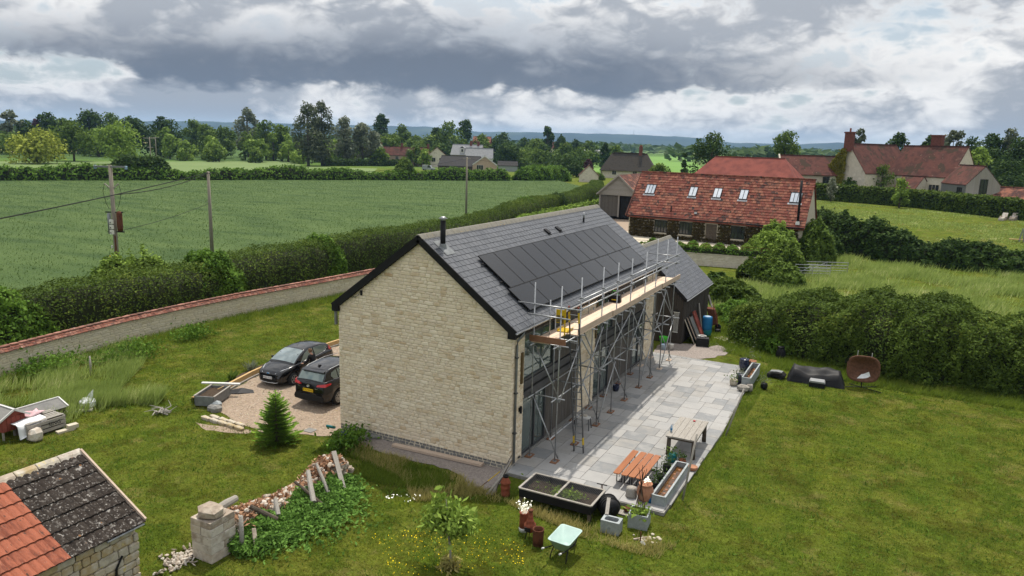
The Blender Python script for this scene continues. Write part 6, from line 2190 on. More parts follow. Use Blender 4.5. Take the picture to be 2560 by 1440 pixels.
def hedge(name, label, pts, hw, h, n, size, m, cat='hedge', group=None, lump=.16, square=2.6, seed=1.0, z0=None, core='hedge_core', up=.35, ends=True):
    """a hedge along a line: leaf clumps over a lumpy cross-section, around an added dark core that blocks light"""
    t = thing(name, label, cat, group=group)
    hwf = hw if callable(hw) else (lambda s: hw + 0 * s)
    hf = h if callable(h) else (lambda s: h + 0 * s)
    _, _, _, _, _, L_ = path_frames(pts, 50)

    def surf(s, ph, k):
        pp = np.array(pts, float)
        d = np.r_[0, np.cumsum(np.hypot(*(pp[1:] - pp[:-1]).T[:2]))]
        x, y = np.interp(s, d, pp[:, 0]), np.interp(s, d, pp[:, 1])
        e = .2
        x2, y2 = np.interp(np.minimum(s + e, d[-1]), d, pp[:, 0]), np.interp(np.minimum(s + e, d[-1]), d, pp[:, 1])
        x1, y1 = np.interp(np.maximum(s - e, 0), d, pp[:, 0]), np.interp(np.maximum(s - e, 0), d, pp[:, 1])
        tx, ty = x2 - x1, y2 - y1
        l = np.hypot(tx, ty) + 1e-9
        tx, ty = tx / l, ty / l
        nx, ny = ty, -tx
        c, sn = np.cos(ph), np.sin(ph)
        r = (np.abs(c) ** square + np.abs(sn) ** square) ** (-1 / square)
        W_, H_ = hwf(s), hf(s)
        bump = 1 + lump * wav(s * .9 + 3 * c, ph * 2.2 + s * .23, 1.0, seed) + lump * .6 * wav(s * 2.6, ph * 5.0, 1.0, seed + 2)
        tap = np.ones_like(s)
        if ends:
            tap = np.clip(np.minimum(s, L_ - s) / (np.maximum(W_, .5)), 0, 1) ** .5 * .75 + .25
        a = c * r * W_ * bump * k * (.6 + .4 * tap)
        zz = np.maximum(sn, 0) * r * H_ * (1 + (bump - 1) * .6) * k * tap
        X_, Y_ = x + nx * a, y + ny * a
        Z0 = H(X_, Y_) if z0 is None else z0
        N = np.stack([nx * c, ny * c, np.maximum(sn, .05)], -1)
        return np.stack([X_, Y_, Z0 + zz], -1), N
    nu, nv = max(8, int(L_ / 1.2)), 11
    S_, PH = np.meshgrid(np.linspace(0, L_, nu), np.linspace(-.05, math.pi + .05, nv), indexing='ij')
    P0, _ = surf(S_.ravel(), PH.ravel(), .86)
    grid_mesh('light_block_core', P0.reshape(nu, nv, 3), HC, t)  # dark shell added inside the leaves to stop light passing through
    s = RS.uniform(0, L_, n)
    ph = RS.uniform(0, math.pi, n)
    k = 1.0 - np.abs(RS.normal(0, .07, n)) + RS.uniform(0, .035, n)
    P1, N1 = surf(s, ph, k)
    P1 += RS.normal(0, size * .35, P1.shape)
    leaf_quads('foliage', P1, size, m, t, up=up, nrm=N1)
    return t


HC = mat('hedge_light_block', [(.012, .016, .006), (.028, .034, .012)], 2, .95)

hedge('field_hedge', 'long dense olive hedge between boundary wall and wheat field', [(-28.6, -24), (-29.0, -6), (-29.2, 14), (-29.0, 30), (-30.2, 44), (-33.5, 62), (-36.5, 77), (-40.8, 100), (-49.5, 138), (-58, 160)],
      lambda s: 1.75 + .25 * np.sin(s * .21), lambda s: 3.4 + .22 * np.sin(s * .13 + 1) + .1 * np.sin(s * .5) - .6 * sm((s - 90) / 60), 220000, .082, LM['hedge'], seed=.4, lump=.07, square=4.5)
for i, (x, y, r_, h_, lab) in enumerate(((-28.5, -2.2, 3.3, 3.2, 'pale flowering elder bush bulging from the hedge near the picture edge'), (-28.6, 12.2, 2.4, 3.3, 'bright green elder bush in the hedge behind the wall'),
                                          (-28.9, 23.4, 2.1, 3.3, 'bright green bush in the hedge above the stone gable'), (-36.4, 76, 2.2, 3.4, 'pale flowering elder in the hedge behind the slate roof'), (-38.5, 92, 2.4, 3.2, 'dark rounded bush in the hedge towards the lane'), (-31.0, 46, 2.0, 3.1, 'grey green bush in the hedge behind the slate ridge'))):
    hedge('elder_bush', lab, [(x - .7, y - r_), (x - .5, y), (x - .4, y + r_)], 1.95, h_ + .3, 12000 if y < 40 else 4500, .125, LM['hedgelow'] if i != 4 else LM['dark'], cat='bush', seed=2.0 + i, lump=.14, square=3.0)
hedge('garden_hedge', 'deep overgrown dark hedge behind the egg chair and lawn', [(3.9, 27.6), (6.2, 24.9), (8.5, 23.6), (11.5, 22.9), (15, 22.9), (19, 22.6), (24, 22.4), (30, 22)],
      lambda s: 2.4 + 1.0 * sm(s / 5) + .3 * np.sin(s * .7), lambda s: 2.2 + 1.35 * sm(s / 6) + .3 * np.sin(s * .55 + 2) + .15 * np.sin(s * 1.7), 150000, .085, LM['hedge'], seed=5.0, lump=.12, square=3.2)
hedge('hedge_bank', 'low leafy bank at the shed end of the garden hedge', [(1.9, 31.5), (2.9, 28.5), (4.3, 25.2), (5.8, 22.6), (7.0, 21.0)], lambda s: 1.3 + .2 * np.sin(s), lambda s: 1.0 + .3 * np.sin(s * 1.3), 15000, .11, LM['hedgelow'], seed=8.0, lump=.3, square=2.0)
hedge('road_hedge', 'ragged dark hedge along the far side of the wheat field', [(-235, -50), (-206, 2), (-161, 71), (-145, 97), (-130, 123), (-106, 155), (-91, 175)], 1.9, lambda s: 3.1 + .5 * np.sin(s * .13) + .35 * np.sin(s * .41), 30000, .38, LM['hedgelow'], seed=3.0, lump=.2)
hedge('laurel_hedge', 'tall rounded bright green hedge at the field corner', [(-90, 178), (-86, 187), (-82, 197)], 3.0, 4.4, 6000, .36, LM['hedgelow'], seed=4.0)
hedge('road_bush', 'tall dark bush rising from the road hedge near the electricity poles', [(-152, 90), (-148, 96), (-144, 101)], 2.6, 5.6, 3200, .42, LM['dark'], cat='bush', seed=6.0)
hedge('road_bush', 'round green bush in the road hedge below the red roofed cottages', [(-113, 148), (-110, 153)], 2.4, 6.0, 2200, .42, LM['green'], cat='bush', seed=7.0)
hedge('clipped_hedge', 'long clipped dark hedge in front of the red roofed cottages', [(-196, 214), (-188, 236), (-179, 257)], 1.6, 2.6, 4500, .4, LM['dark'], seed=9.0, lump=.05, square=6)
hedge('manor_hedge', 'clipped beech hedge in front of the manor lawn', [(-8, 141), (-1.3, 136.8), (8, 133), (15.2, 128.9), (22, 121.5), (27, 115.6), (31, 113)], 1.2, 3.0, 22000, .26, LM['hedge'], seed=10.0, lump=.07, square=5)
hedge('manor_hedge', 'end of clipped hedge beyond the garden gate', [(33.4, 112), (44, 108)], 1.2, 3.0, 4000, .26, LM['hedge'], seed=11.0, lump=.07, square=5)
hedge('paddock_hedge', 'untrimmed dark hedge between rough meadow and manor lawn', [(3.0, 74), (7.5, 70), (12.4, 67.3), (18, 66.6), (26, 66), (44, 64)], lambda s: 1.9 + .3 * np.sin(s * .6), lambda s: 4.0 - 1.6 * sm((s - 6) / 9) + .35 * np.sin(s * .8), 34000, .2, LM['dark'], seed=12.0, lump=.26, square=2.2)
hedge('lane_hedge', 'yellow green hedge along the drive to the cart shed', [(-29.5, 58), (-30.5, 68), (-31.5, 80), (-32.2, 92), (-33, 102)], 1.1, 2.5, 15000, .19, LM['lime'], seed=13.0, lump=.14)
hedge('lane_hedge', 'low clipped hedge beside the lane near the small stone cottage', [(-80, 206), (-76, 213)], 1.6, 2.3, 1500, .4, LM['green'], seed=14.0, lump=.06, square=5)
for i, (x, y, r_, w_, h_, mm, lab) in enumerate((
        (.4, 60.0, 2.6, 2.7, 4.3, 'lime', 'tall yellow green bush at the end of the tiled barn'),
        (.9, 55.0, 2.4, 2.6, 3.6, 'lime', 'rounded yellow green bush in front of the tiled barn'),
        (2.7, 52.0, 1.8, 2.0, 3.1, 'green', 'mid green bush beside the metal gates'),
        (1.6, 46.8, 2.2, 2.1, 2.4, 'hedge', 'brownish bush in front of the retaining wall'),
        (3.4, 44.5, 1.8, 1.9, 2.2, 'green', 'green bush between the gates and the hedge bank'),
        (-.8, 38.5, 1.5, 1.4, 1.5, 'dark', 'low dark bush beside the shed roof'),
        (.9, 35.0, 2.4, 1.6, 1.7, 'hedge', 'low sprawling bush behind the shed'),
        (4.6, 66.5, 2.2, 2.2, 3.2, 'dark', 'dark bush in the meadow corner near the tiled barn'),
        (4.2, 61.5, 2.0, 2.0, 4.6, 'green', 'tall shrub hiding the gable end of the tiled barn'),
        (3.6, 78, 2.4, 2.4, 3.8, 'dark', 'dark shrub beside the white flowering bush'))):
    hedge('garden_bush', lab, [(x - r_ * .7, y - r_ * .6), (x, y), (x + r_ * .7, y + r_ * .4)], w_, h_, 8500, .17, LM[mm], cat='bush', seed=20.0 + i * 1.7, lump=.26, square=2.1)
hedge('white_bush', 'white flowering shrub at the gable end of the tiled barn', [(3.4, 66), (3.9, 68)], .9, 2.2, 1500, .18, LM['flower'], cat='bush', seed=33.0)
hedge('pole_bush', 'wild yellow tipped bush at the foot of the transformer pole', [(-35.8, 8.2), (-34.6, 11.0), (-33.8, 13.2)], 1.9, 3.1, 9000, .15, LM['lime'], cat='bush', seed=37.0, lump=.42, square=1.9)
hedge('pole_bush', 'dark bramble bush in front of the transformer pole', [(-33.2, 6.2), (-32.6, 9.4), (-32.2, 12.0)], 1.5, 2.7, 7000, .13, LM['hedge'], cat='bush', seed=39.0, lump=.3, square=2.0)


def tree(kind, x, y, z0, h, w, label, group='trees beyond the fields', n=None, size=None):
    dist = math.hypot(x - CP.x, y - CP.y)
    t = thing(kind + '_tree', label, 'tree', (x, y, z0), group=group)
    mm = {'dark': 'dark', 'bigdark': 'dark', 'oak': 'dark', 'pine': 'dark', 'cypress': 'dark', 'green': 'green', 'round': 'green', 'limeleaf': 'lime', 'lime': 'lime', 'willow': 'willow', 'willow2': 'green', 'pale': 'silver', 'silver': 'silver', 'poplar': 'poplar', 'purple': 'purple', 'bare': 'silver', 'ash': 'poplar', 'scrub': 'lime' if int(x) % 3 else 'green', 'conifer': 'dark'}[kind]
    rr = random.Random(int(abs(x * 7 + y * 13 + h * 31)))
    sz = size or max(.28, dist * .0022)
    rx = w / 2
    lowf = {'poplar': .08, 'cypress': .03, 'willow': .03, 'pine': .35, 'oak': .3, 'bare': .3, 'ash': .3, 'silver': .1, 'scrub': .0, 'dark': .04, 'green': .03, 'bigdark': .0, 'willow2': .02}.get(kind, .08)
    zlo, zhi = h * lowf, h
    nb = {'poplar': 34, 'cypress': 12, 'bare': 16, 'ash': 20, 'pine': 18, 'scrub': 10}.get(kind, 34)
    blobs = []
    for i in range(nb):
        q = rr.random()
        if kind in ('cypress',):
            f = 1 - q ** 1.4
        elif kind == 'poplar':
            f = math.sin(math.pi * min(1, q * .92 + .08)) ** .55
        elif kind in ('willow', 'willow2'):
            f = math.sqrt(max(0, 1 - q ** 2.2))
        else:
            f = math.sin(math.pi * (q * .80 + .18)) ** .6
        a = rr.uniform(0, 6.283)
        rad = math.sqrt(rr.random()) * .72 * f
        br = rr.uniform(.22, .36) * rx * (1 if kind not in ('ash', 'bare', 'pine') else .75)
        bz = zlo + br * .7 + q * (zhi - zlo - br * 1.5)
        blobs.append((rx * rad * math.cos(a), rx * rad * math.sin(a), bz, br * (1.3 if kind == 'poplar' else 1.0), br))
    blobs.append((0, 0, zhi - rx * .3, rx * .3, rx * .3))
    tot = n or int(min(4200, 900 + 3.4 * (w * h) / (sz * sz)))
    if kind in ('bare', 'ash'):
        tot = int(tot * .55)
    per = max(20, tot // len(blobs))
    Ps, Ns = [], []
    for (bx, by, bz, bh, br) in blobs:
        D_ = RS.normal(0, 1, (per, 3))
        D_[:, 2] += .15
        D_ /= np.linalg.norm(D_, axis=1, keepdims=True)
        rad = (.70 + .34 * RS.random_sample(per) + .12 * RS.normal(0, 1, per))[:, None]
        p = D_ * rad * [br, br, bh] + [bx, by, bz]
        if kind == 'willow':
            p[:, 2] -= RS.random_sample(per) * br * .9
        Ps.append(p)
        Ns.append(D_)
    Pn, Nn = np.vstack(Ps), np.vstack(Ns)
    keep = Pn[:, 2] > .1
    leaf_quads('crown', Pn[keep], sz, LM[mm], t, up=.4, aspect=1.3 if kind != 'willow' else 1.8, nrm=Nn[keep])
    tr = MB()
    tr.path([(0, 0, -.3), (rr.uniform(-.2, .2), 0, h * .3), (rr.uniform(-.4, .4), rr.uniform(-.3, .3), h * .75)], [h * .022 + .08, h * .016 + .05, h * .006 + .03], 7)
    for k in range(6):
        bx, by, bz, bh, br = blobs[rr.randrange(len(blobs))]
        z1 = min(bz * .6, h * .55)
        tr.path([(0, 0, z1), (bx * .5, by * .5, (z1 + bz) / 2), (bx, by, bz)], [h * .010 + .03, h * .007 + .02, .03], 5)
    tr.build('trunk', M['bark'], t, True)
    return t


TREES = [
    ('willow', -247, 130, -.1, 12.3, 20.4, 'golden green weeping willow on the far field edge'), ('round', -263, 153, -.1, 14.6, 18.4, 'broad round green tree right behind the willow'),
    ('limeleaf', -234, 151, -.1, 14.2, 18.1, 'pale green tree beside the far pasture'), ('bare', -355, 183, -.1, 19.1, 11.3, 'sparse bare branched tree at the picture edge'),
    ('dark', -357, 201, -.1, 18.8, 13.9, 'dark tree on the skyline between bare tree and oak'), ('dark', -347, 216, -.1, 20.9, 22.0, 'largest dark spreading tree on the western skyline'),
    ('green', -342, 224, -.1, 20.0, 16.2, 'paler tree touching the large dark skyline tree'), ('dark', -353, 188, -.1, 15.4, 13.6, 'low dark tree under the bare branched tree'),
    ('purple', -359, 197, -.1, 15.6, 9.3, 'purple leaved tree on the western skyline'), ('dark', -312, 214, -.1, 18.3, 18.3, 'first of two dark flat topped trees behind the pole'),
    ('dark', -304, 225, -.1, 18.1, 19.4, 'second of two dark flat topped trees behind the pole'), ('green', -362, 211, -.1, 16.9, 14.2, 'green tree in front of the dark skyline oak'),
    ('green', -311, 247, -.1, 18.1, 13.6, 'green tree beside the flat topped pair'), ('green', -292, 239, -.1, 15.7, 12.9, 'leaning green tree above the scrub'),
    ('pale', -294, 267, -.1, 25.0, 14.0, 'tall pale feathery tree above the scrub'), ('green', -279, 238, -.1, 14.8, 14.7, 'green tree in the middle of the scrub'),
    ('green', -259, 245, -.1, 18.1, 15.4, 'tall green tree just before the poplars'), ('green', -247, 243, -.1, 16.0, 12.0, 'green tree against the flank of the dark poplar'),
    ('poplar', -198, 207, -.1, 23.5, 13.5, 'tall dark grey poplar, first of the pair'), ('poplar', -198, 215, -.1, 24.2, 13.0, 'tall dark grey poplar, second of the pair'),
    ('silver', -200, 232, -.1, 19.8, 12.0, 'silvery tree beside the dark poplars'), ('silver', -194, 236, -.1, 17.2, 10.8, 'second silvery tree beside the poplars'),
    ('silver', -190, 239, -.1, 14.2, 8.1, 'smallest silvery tree next to the cottages'), ('oak', -272, 353, -.1, 25.2, 12.2, 'dark upright tree standing clear behind the red roof'),
    ('green', -251, 344, -.1, 19.6, 15.0, 'rounded tree behind the red roofed cottages'), ('green', -217, 343, -.1, 21.1, 20.4, 'large round yellow green tree behind the grey house'),
    ('dark', -219, 364, -.1, 23.2, 14.1, 'dark tree at the shoulder of the large round tree'), ('dark', -228, 347, -.1, 18.0, 11.9, 'small dark tree before the large round tree'),
    ('green', -225, 337, -.1, 14.9, 16.2, 'low green tree between cottages and grey house'), ('green', -239, 315, -.1, 14.1, 15.8, 'green tree behind the cottage chimney'),
    ('green', -227, 324, -.1, 13.5, 15.8, 'green tree over the middle of the cottage roof'), ('green', -196, 343, -.1, 14.9, 13.6, 'green tree behind the grey house gable'),
    ('dark', -234, 437, -.1, 16.9, 19.6, 'broad dark tree under the ridge beyond the grey house'), ('dark', -142, 270, -.1, 10.8, 13.3, 'dark round tree beside the grey house'),
    ('dark', -202, 408, -.1, 14.4, 15.5, 'dark tree below the distant ridge'), ('green', -170, 357, -.1, 13.2, 15.8, 'green tree above the dark round tree'),
    ('pine', -189, 414, -.1, 21.3, 11.9, 'tall flat crowned pine against the ridge'), ('dark', -177, 409, -.1, 16.2, 10.1, 'small dark tree beside the flat crowned pine'),
    ('green', -139, 327, -.1, 11.5, 12.3, 'green tree below the flat crowned pine'), ('green', -137, 273, -.1, 8.3, 10.7, 'low green tree behind the blue green shed'),
    ('green', -125, 268, -.1, 8.7, 12.1, 'spiky green tree near the blue green shed'), ('dark', -94, 226, -.1, 7.6, 13.8, 'broad dark bushy tree beside the lane'),
    ('green', -179, 462, -.1, 14.0, 14.0, 'tree by the far dark barn'), ('dark', -188, 458, -.1, 14.3, 12.6, 'dark tree left of the far barn'),
    ('conifer', -103, 288, -.1, 12.0, 5.6, 'small dark conifer behind the thatch'), ('green', -105, 308, -.1, 11.2, 7.6, 'small green tree behind the thatch'),
    ('purple', -84, 220, -.1, 6.3, 3.6, 'small purple bush at the stone cottage'), ('bigdark', -32, 173, -.1, 14.9, 12.6, 'big dark round tree behind the hipped barn'),
    ('willow2', -21, 226, .2, 16.9, 11.8, 'tall grey green willow behind the hipped barn'), ('cypress', -42, 186, -.1, 9.7, 3.4, 'narrow dark cypress beside the big round tree'),
    ('green', -47, 180, -.1, 6.8, 7.8, 'low green bush beside the cypress'), ('ash', 0, 218, 2.0, 15.6, 6.4, 'thin ash tree behind the manor chimney'),
    ('dark', 10, 213, 2.0, 14.6, 8.6, 'spreading tree above the manor ridge'), ('dark', 18, 218, 2.0, 14.2, 5.7, 'dark tree beside the second manor chimney'),
    ('ash', 23, 203, 2.0, 15.1, 8.5, 'loose ash tree at the end of the manor ridge'), ('dark', 27, 207, 2.0, 13.9, 9.7, 'dark wood tree behind the manor gable'),
    ('dark', 31, 202, 2.0, 14.5, 10.7, 'dark wood tree beyond the manor gable'), ('ash', 35, 202, 2.0, 15.8, 8.3, 'tallest loose ash tree at the picture edge'),
    ('dark', 36, 191, 2.0, 13.8, 11.4, 'dark wood tree at the picture edge'), ('dark', 30, 192, 2.0, 10.8, 10.3, 'lower dark tree behind the lime green tree'),
    ('dark', 34, 182, 2.0, 8.7, 12.2, 'low dark tree beyond the boarded annex'), ('lime', 27, 177, 2.0, 11.1, 6.6, 'lime green tree beside the manor gable'),
    ('dark', 32, 172, 2.0, 5.2, 8.4, 'dark clipped yew beyond the boarded annex')]
for k_, x, y, z0, h, w, lab in TREES:
    tree(k_, x, y, z0, h * 1.03, w * 1.12, lab)
for i, (x, y) in enumerate([(-258 + 26 * (i % 7) * .55 + (i // 7) * -7.5, 196 + 9.0 * (i % 7) + (i // 7) * 4.0) for i in range(35)]):
    tree('scrub', x + random.uniform(-3, 3), y + random.uniform(-3, 3), -.1, random.uniform(5.5, 8.5) + (i // 7) * 1.5, random.uniform(9, 13), 'pale green scrub tree in the thicket behind the far pasture', 'scrub trees of the thicket', 900)
for i in range(22):
    a = i / 21
    tree('green' if i % 3 else 'dark', -232 + 110 * a + random.uniform(-6, 6), 318 + 30 * a + random.uniform(-14, 14), -.1, random.uniform(8, 12), random.uniform(12, 17), 'leafy tree in the belt behind the village houses', 'trees of the village belt', 700)
for i in range(16):
    a = i / 15
    tree('dark' if i % 2 else 'green', -300 - 60 * a + random.uniform(-8, 8), 190 + random.uniform(-20, 40), -.1, random.uniform(9, 13), random.uniform(13, 18), 'tree in the dark belt behind the hay field', 'trees of the western belt', 600)
# young trees in the manor garden
for (x, y, h, w, k_, lab) in ((8.4, 146, 7.2, 6.6, 'green', 'wind blown green tree before the manor porch'), (20.3, 156, 5.8, 9.0, 'limeleaf', 'broad wind blown tree before the boarded annex'), (11.9, 125.5, 5.2, 3.6, 'limeleaf', 'young yellow green tree on the manor lawn'), (.3, 131, 4.6, 2.6, 'silver', 'small silvery tree at the end of the manor hedge'), (2.8, 141, 4.6, 3.8, 'dark', 'dark bush at the foot of the ivy clad gable')):
    tree(k_, x, y, float(H(x, y)), h, w, lab, 'young trees in the manor garden', 1100, .3)

# far woods on the plain: one mass of leaf clumps
n = 26000
az = np.radians(RS.uniform(-62, 12, n))
rad = 620 + 3400 * RS.random_sample(n) ** 1.6
band = np.sin(rad * .011 + 2.0 * np.sin(az * 21)) + .8 * np.sin(az * 55 + rad * .004) + .7 * np.sin(az * 23 - rad * .0021)
ok = band > .35
az, rad = az[ok], rad[ok]
hgt = (7 + 7 * RS.random_sample(len(az))) * RS.random_sample(len(az)) ** .5
P_ = np.stack([CP.x + rad * np.sin(az), CP.y + rad * np.cos(az), hgt], -1)
N_ = RS.normal(0, 1, (len(az), 3)) * [1, 1, .3] + [CF.x * -1.0, CF.y * -1.0, .5]
V_ = leaf_quads('far_woods', P_, 1.0, LM['dark'], None, up=.3, nrm=N_)
me = V_.data
co = np.zeros(len(me.vertices) * 3, np.float32)
me.vertices.foreach_get('co', co)
co = co.reshape(-1, 4, 3)
cen = co.mean(1, keepdims=True)
sc_ = np.clip(rad * .0065, 5, 22)[:, None, None]
co = cen + (co - cen) * sc_ * [1.3, 1.3, .62]
me.vertices.foreach_set('co', co.ravel().astype(np.float32))
tag(V_, 'dark woods and hedgerows scattered over the distant plain', None, kind='stuff')


# ------------------------------------------------------------------ grass
def blades(name, X_, Y_, hgt, wid, m, label, lean=.35, wind=(.25, -.1), z=None):
    n = len(X_)
    Z0 = H(X_, Y_) if z is None else np.full(n, z)
    a = RS.uniform(0, 6.283, n)
    h_ = hgt * (.55 + .75 * RS.random_sample(n))
    w_ = wid * (.6 + .8 * RS.random_sample(n))
    dx, dy = np.cos(a) * w_ / 2, np.sin(a) * w_ / 2
    lx = (RS.normal(0, lean, n) + wind[0]) * h_
    ly = (RS.normal(0, lean, n) + wind[1]) * h_
    b = np.stack([X_, Y_, Z0 - .01], -1)
    V = np.stack([b + np.stack([dx, dy, 0 * dx], -1), b - np.stack([dx, dy, 0 * dx], -1), b + np.stack([lx, ly, h_ * np.sqrt(np.clip(1 - (lx / h_) ** 2 * .4, .2, 1))], -1)], 1)
    o = quads(name, V, m, None, 3)
    return tag(o, label, None, kind='stuff')


def inside(X_, Y_, poly):
    c = np.zeros(len(X_), bool)
    n = len(poly)
    for i in range(n):
        x1, y1 = poly[i]
        x2, y2 = poly[(i + 1) % n]
        hit = ((y1 > Y_) != (y2 > Y_)) & (X_ < (x2 - x1) * (Y_ - y1) / (y2 - y1 + 1e-12) + x1)
        c ^= hit
    return c


def scatter(poly, n, clump=0.0, seed=0.0):
    p = np.array(poly)
    lo_, hi_ = p.min(0), p.max(0)
    X_, Y_ = RS.uniform(lo_[0], hi_[0], n * 3), RS.uniform(lo_[1], hi_[1], n * 3)
    k = inside(X_, Y_, poly)
    if clump:
        k &= (wav(X_, Y_, clump, seed) + RS.normal(0, .35, len(X_))) > .05
    X_, Y_ = X_[k][:n], Y_[k][:n]
    return X_, Y_


PATIO = [(-.2, -.5), (6.1, -.5), (6.1, 18), (-.2, 18)]
HOUSE = [(-7.7, -.05), (.05, -.05), (.05, 17.8), (-7.7, 17.8)]
GRAV = [(-15.9, -.6), (-12.6, -1.3), (-9.9, -1.95), (-7.4, -.7), (-.55, -1.75), (.2, -.3), (-7.6, -.1), (-7.6, 14), (-15.9, 14)]
def off_hard(X_, Y_):
    return ~(inside(X_, Y_, PATIO) | inside(X_, Y_, HOUSE) | inside(X_, Y_, GRAV))


X_, Y_ = scatter([(-25, -12), (-3, -13), (6, -9), (19, 2), (22, 20), (7, 20), (6, -1), (0, -2), (-8, -2), (-16, 0), (-17, 14), (-24, 24)], 230000)
k = off_hard(X_, Y_)
blades('lawn_grass', X_[k], Y_[k], .06, .034, LB, 'short mown lawn grass around the house', .5, (.1, 0))
# long grass: west patch with seed heads, foot of the wall, rough edges
X_, Y_ = scatter([(-25.2, -12), (-17.0, -6.0), (-17.2, -3.5), (-19.0, -1.6), (-21.5, 1.5), (-25.2, 4)], 15000, .9, 1.0)
blades('long_grass', X_, Y_, .62, .030, LM['longgrass'], 'tall seeding grass in the western corner', .22, (.35, .12))
X_, Y_ = scatter([(-19.6, -4.6), (-15.8, -2.2), (-16.6, -1.2), (-20.5, -2.6)], 6500, .8, 2.0)
blades('long_grass', X_, Y_, .72, .028, LM['longgrass'], 'tall pale seeding grass beside the white sack', .2, (.4, .15))
s_ = RS.uniform(0, 36, 15000)
X_ = np.interp(s_ - 9, [p[1] for p in WP], [p[0] for p in WP]) + .25 + np.abs(RS.normal(0, .5, len(s_)))
blades('long_grass', X_, s_ - 9, .38, .035, LM['grass'], 'rank grass along the foot of the boundary wall', .3)
X_, Y_ = scatter([(-1.6, -3.6), (1.0, -2.2), (4.2, -3.0), (6.4, -3.0), (6.6, -2.0), (4.0, -2.2), (1.0, -2.0), (-.4, -1.7), (-1.2, -1.3), (-4.5, -1.0), (-6.8, -.9), (-6.5, -1.7), (-3, -2.4)], 14000, .7, 3.0)
blades('long_grass', X_, Y_, .26, .026, LM['seedgrass'], 'straw coloured seeding grass in front of the raised bed', .35)
X_, Y_ = scatter([(-7.2, -1.0), (-4.8, -1.2), (-1.6, -1.3), (-1.2, -2.6), (-3.4, -3.2), (-4.2, -3.0), (-5, -2.0), (-7, -2.0)], 9000)
blades('long_grass', X_, Y_, .17, .03, LM['grass'], 'rank green grass below the gable', .4)
X_, Y_ = scatter([(-24, -11), (-3, -12), (6, -8), (19, 2), (21, 18), (7, 18.5), (6.3, -1), (0, -2.4), (-8, -2.4), (-16, -.5), (-17, 14), (-23, 22)], 26000, 1.1, 8.0)
k = off_hard(X_, Y_)
blades('lawn_tufts', X_[k], Y_[k], .12, .04, LM['hedgelow'], 'darker clover and coarse tufts in the lawn', .6)
X_, Y_ = scatter([(-15.6, .4), (-15.4, 9), (-7.8, 9), (-7.7, -.3), (-9.9, -1.7), (-13.5, -.9)], 5200)
tag(leaf_quads('pebbles', np.stack([X_, Y_, np.full(len(X_), -.098)], -1), .045, M['lichen'], None, up=4, aspect=1.2), 'loose pebbles on the gravel drive', None, kind='stuff')
X_, Y_ = scatter([(5.9, -.6), (6.3, -.6), (6.5, 13), (6.3, 18.5), (5.7, 18.5)], 5000)
blades('long_grass', X_, Y_, .14, .03, LM['grass'], 'uneven grass along the patio edge', .4)
X_, Y_ = scatter([(0, 29), (3, 29.5), (8, 27), (34, 25.5), (50, 60), (24, 64), (12, 65), (4, 70), (4, 46), (0, 44)], 70000, .25, 4.0)
blades('long_grass', X_, Y_, .62, .075, LM['longgrass'], 'tall rough meadow grass behind the garden hedge', .3)
X_, Y_ = scatter([(1.0, 21.5), (4.0, 20), (6.5, 19.2), (6.2, 21.5), (4.0, 25.5), (1.5, 30), (.9, 27)], 12000)
blades('long_grass', X_, Y_, .26, .035, LM['grass'], 'rank grass between shed and hedge bank', .35)
X_, Y_ = scatter([(6, 18.6), (12, 17.9), (24, 17.8), (24, 20.5), (12, 20.2), (6.5, 21)], 16000)
blades('long_grass', X_, Y_, .32, .035, LM['grass'], 'rank grass and weeds at the hedge foot', .4)
X_, Y_ = scatter([(-3, 74), (30, 70), (34, 108), (22, 118), (-1, 132), (-8, 130)], 22000, .12, 5.0)
blades('long_grass', X_, Y_, .22, .16, LM['longgrass'], 'longer tufts on the manor lawn', .4)
X_, Y_ = scatter([(-32, -40), (-32, 35), (-34.5, 50), (-39.5, 77), (-44, 100), (-53, 140), (-62, 162), (-82, 190), (-105, 154), (-129, 121), (-160, 70), (-190, 10), (-120, -40)], 210000)
blades('wheat_blades', X_, Y_, .30, .13, LM['wheat'], 'standing green wheat over the field', .35, (.3, .1), .16)
X_, Y_ = scatter([(-31.6, -2), (-31.4, 18), (-31.2, 40), (-32.6, 40), (-33.2, -2)], 5200, .8, 6.0)
blades('dock_stalks', X_, Y_, .75, .10, LM['dock'], 'rusty dock seed heads behind the hedge', .15, (0, 0), .4)
X_, Y_ = scatter([(.5, -7.5), (3.2, -5.2), (2.8, -4.2), (.5, -4.2), (-1.5, -6.0)], 420)
P_ = np.stack([X_, Y_, H(X_, Y_) + .07 + RS.uniform(0, .06, len(X_))], -1)
tag(leaf_quads('buttercups', P_, .03, LM['yellowfl'], None, up=1.5, aspect=1.0), 'yellow buttercups scattered in the near lawn', None, kind='stuff')
X_, Y_ = scatter([(-2.2, -4.4), (-1.2, -4.3), (-1.2, -3.6), (-2.0, -3.8)], 26)
tag(leaf_quads('daisies', np.stack([X_, Y_, H(X_, Y_) + .3 + RS.uniform(0, .1, len(X_))], -1), .05, LM['flower'], None, up=1.5, aspect=1.0), 'few white daisies near the young tree', None, kind='stuff')
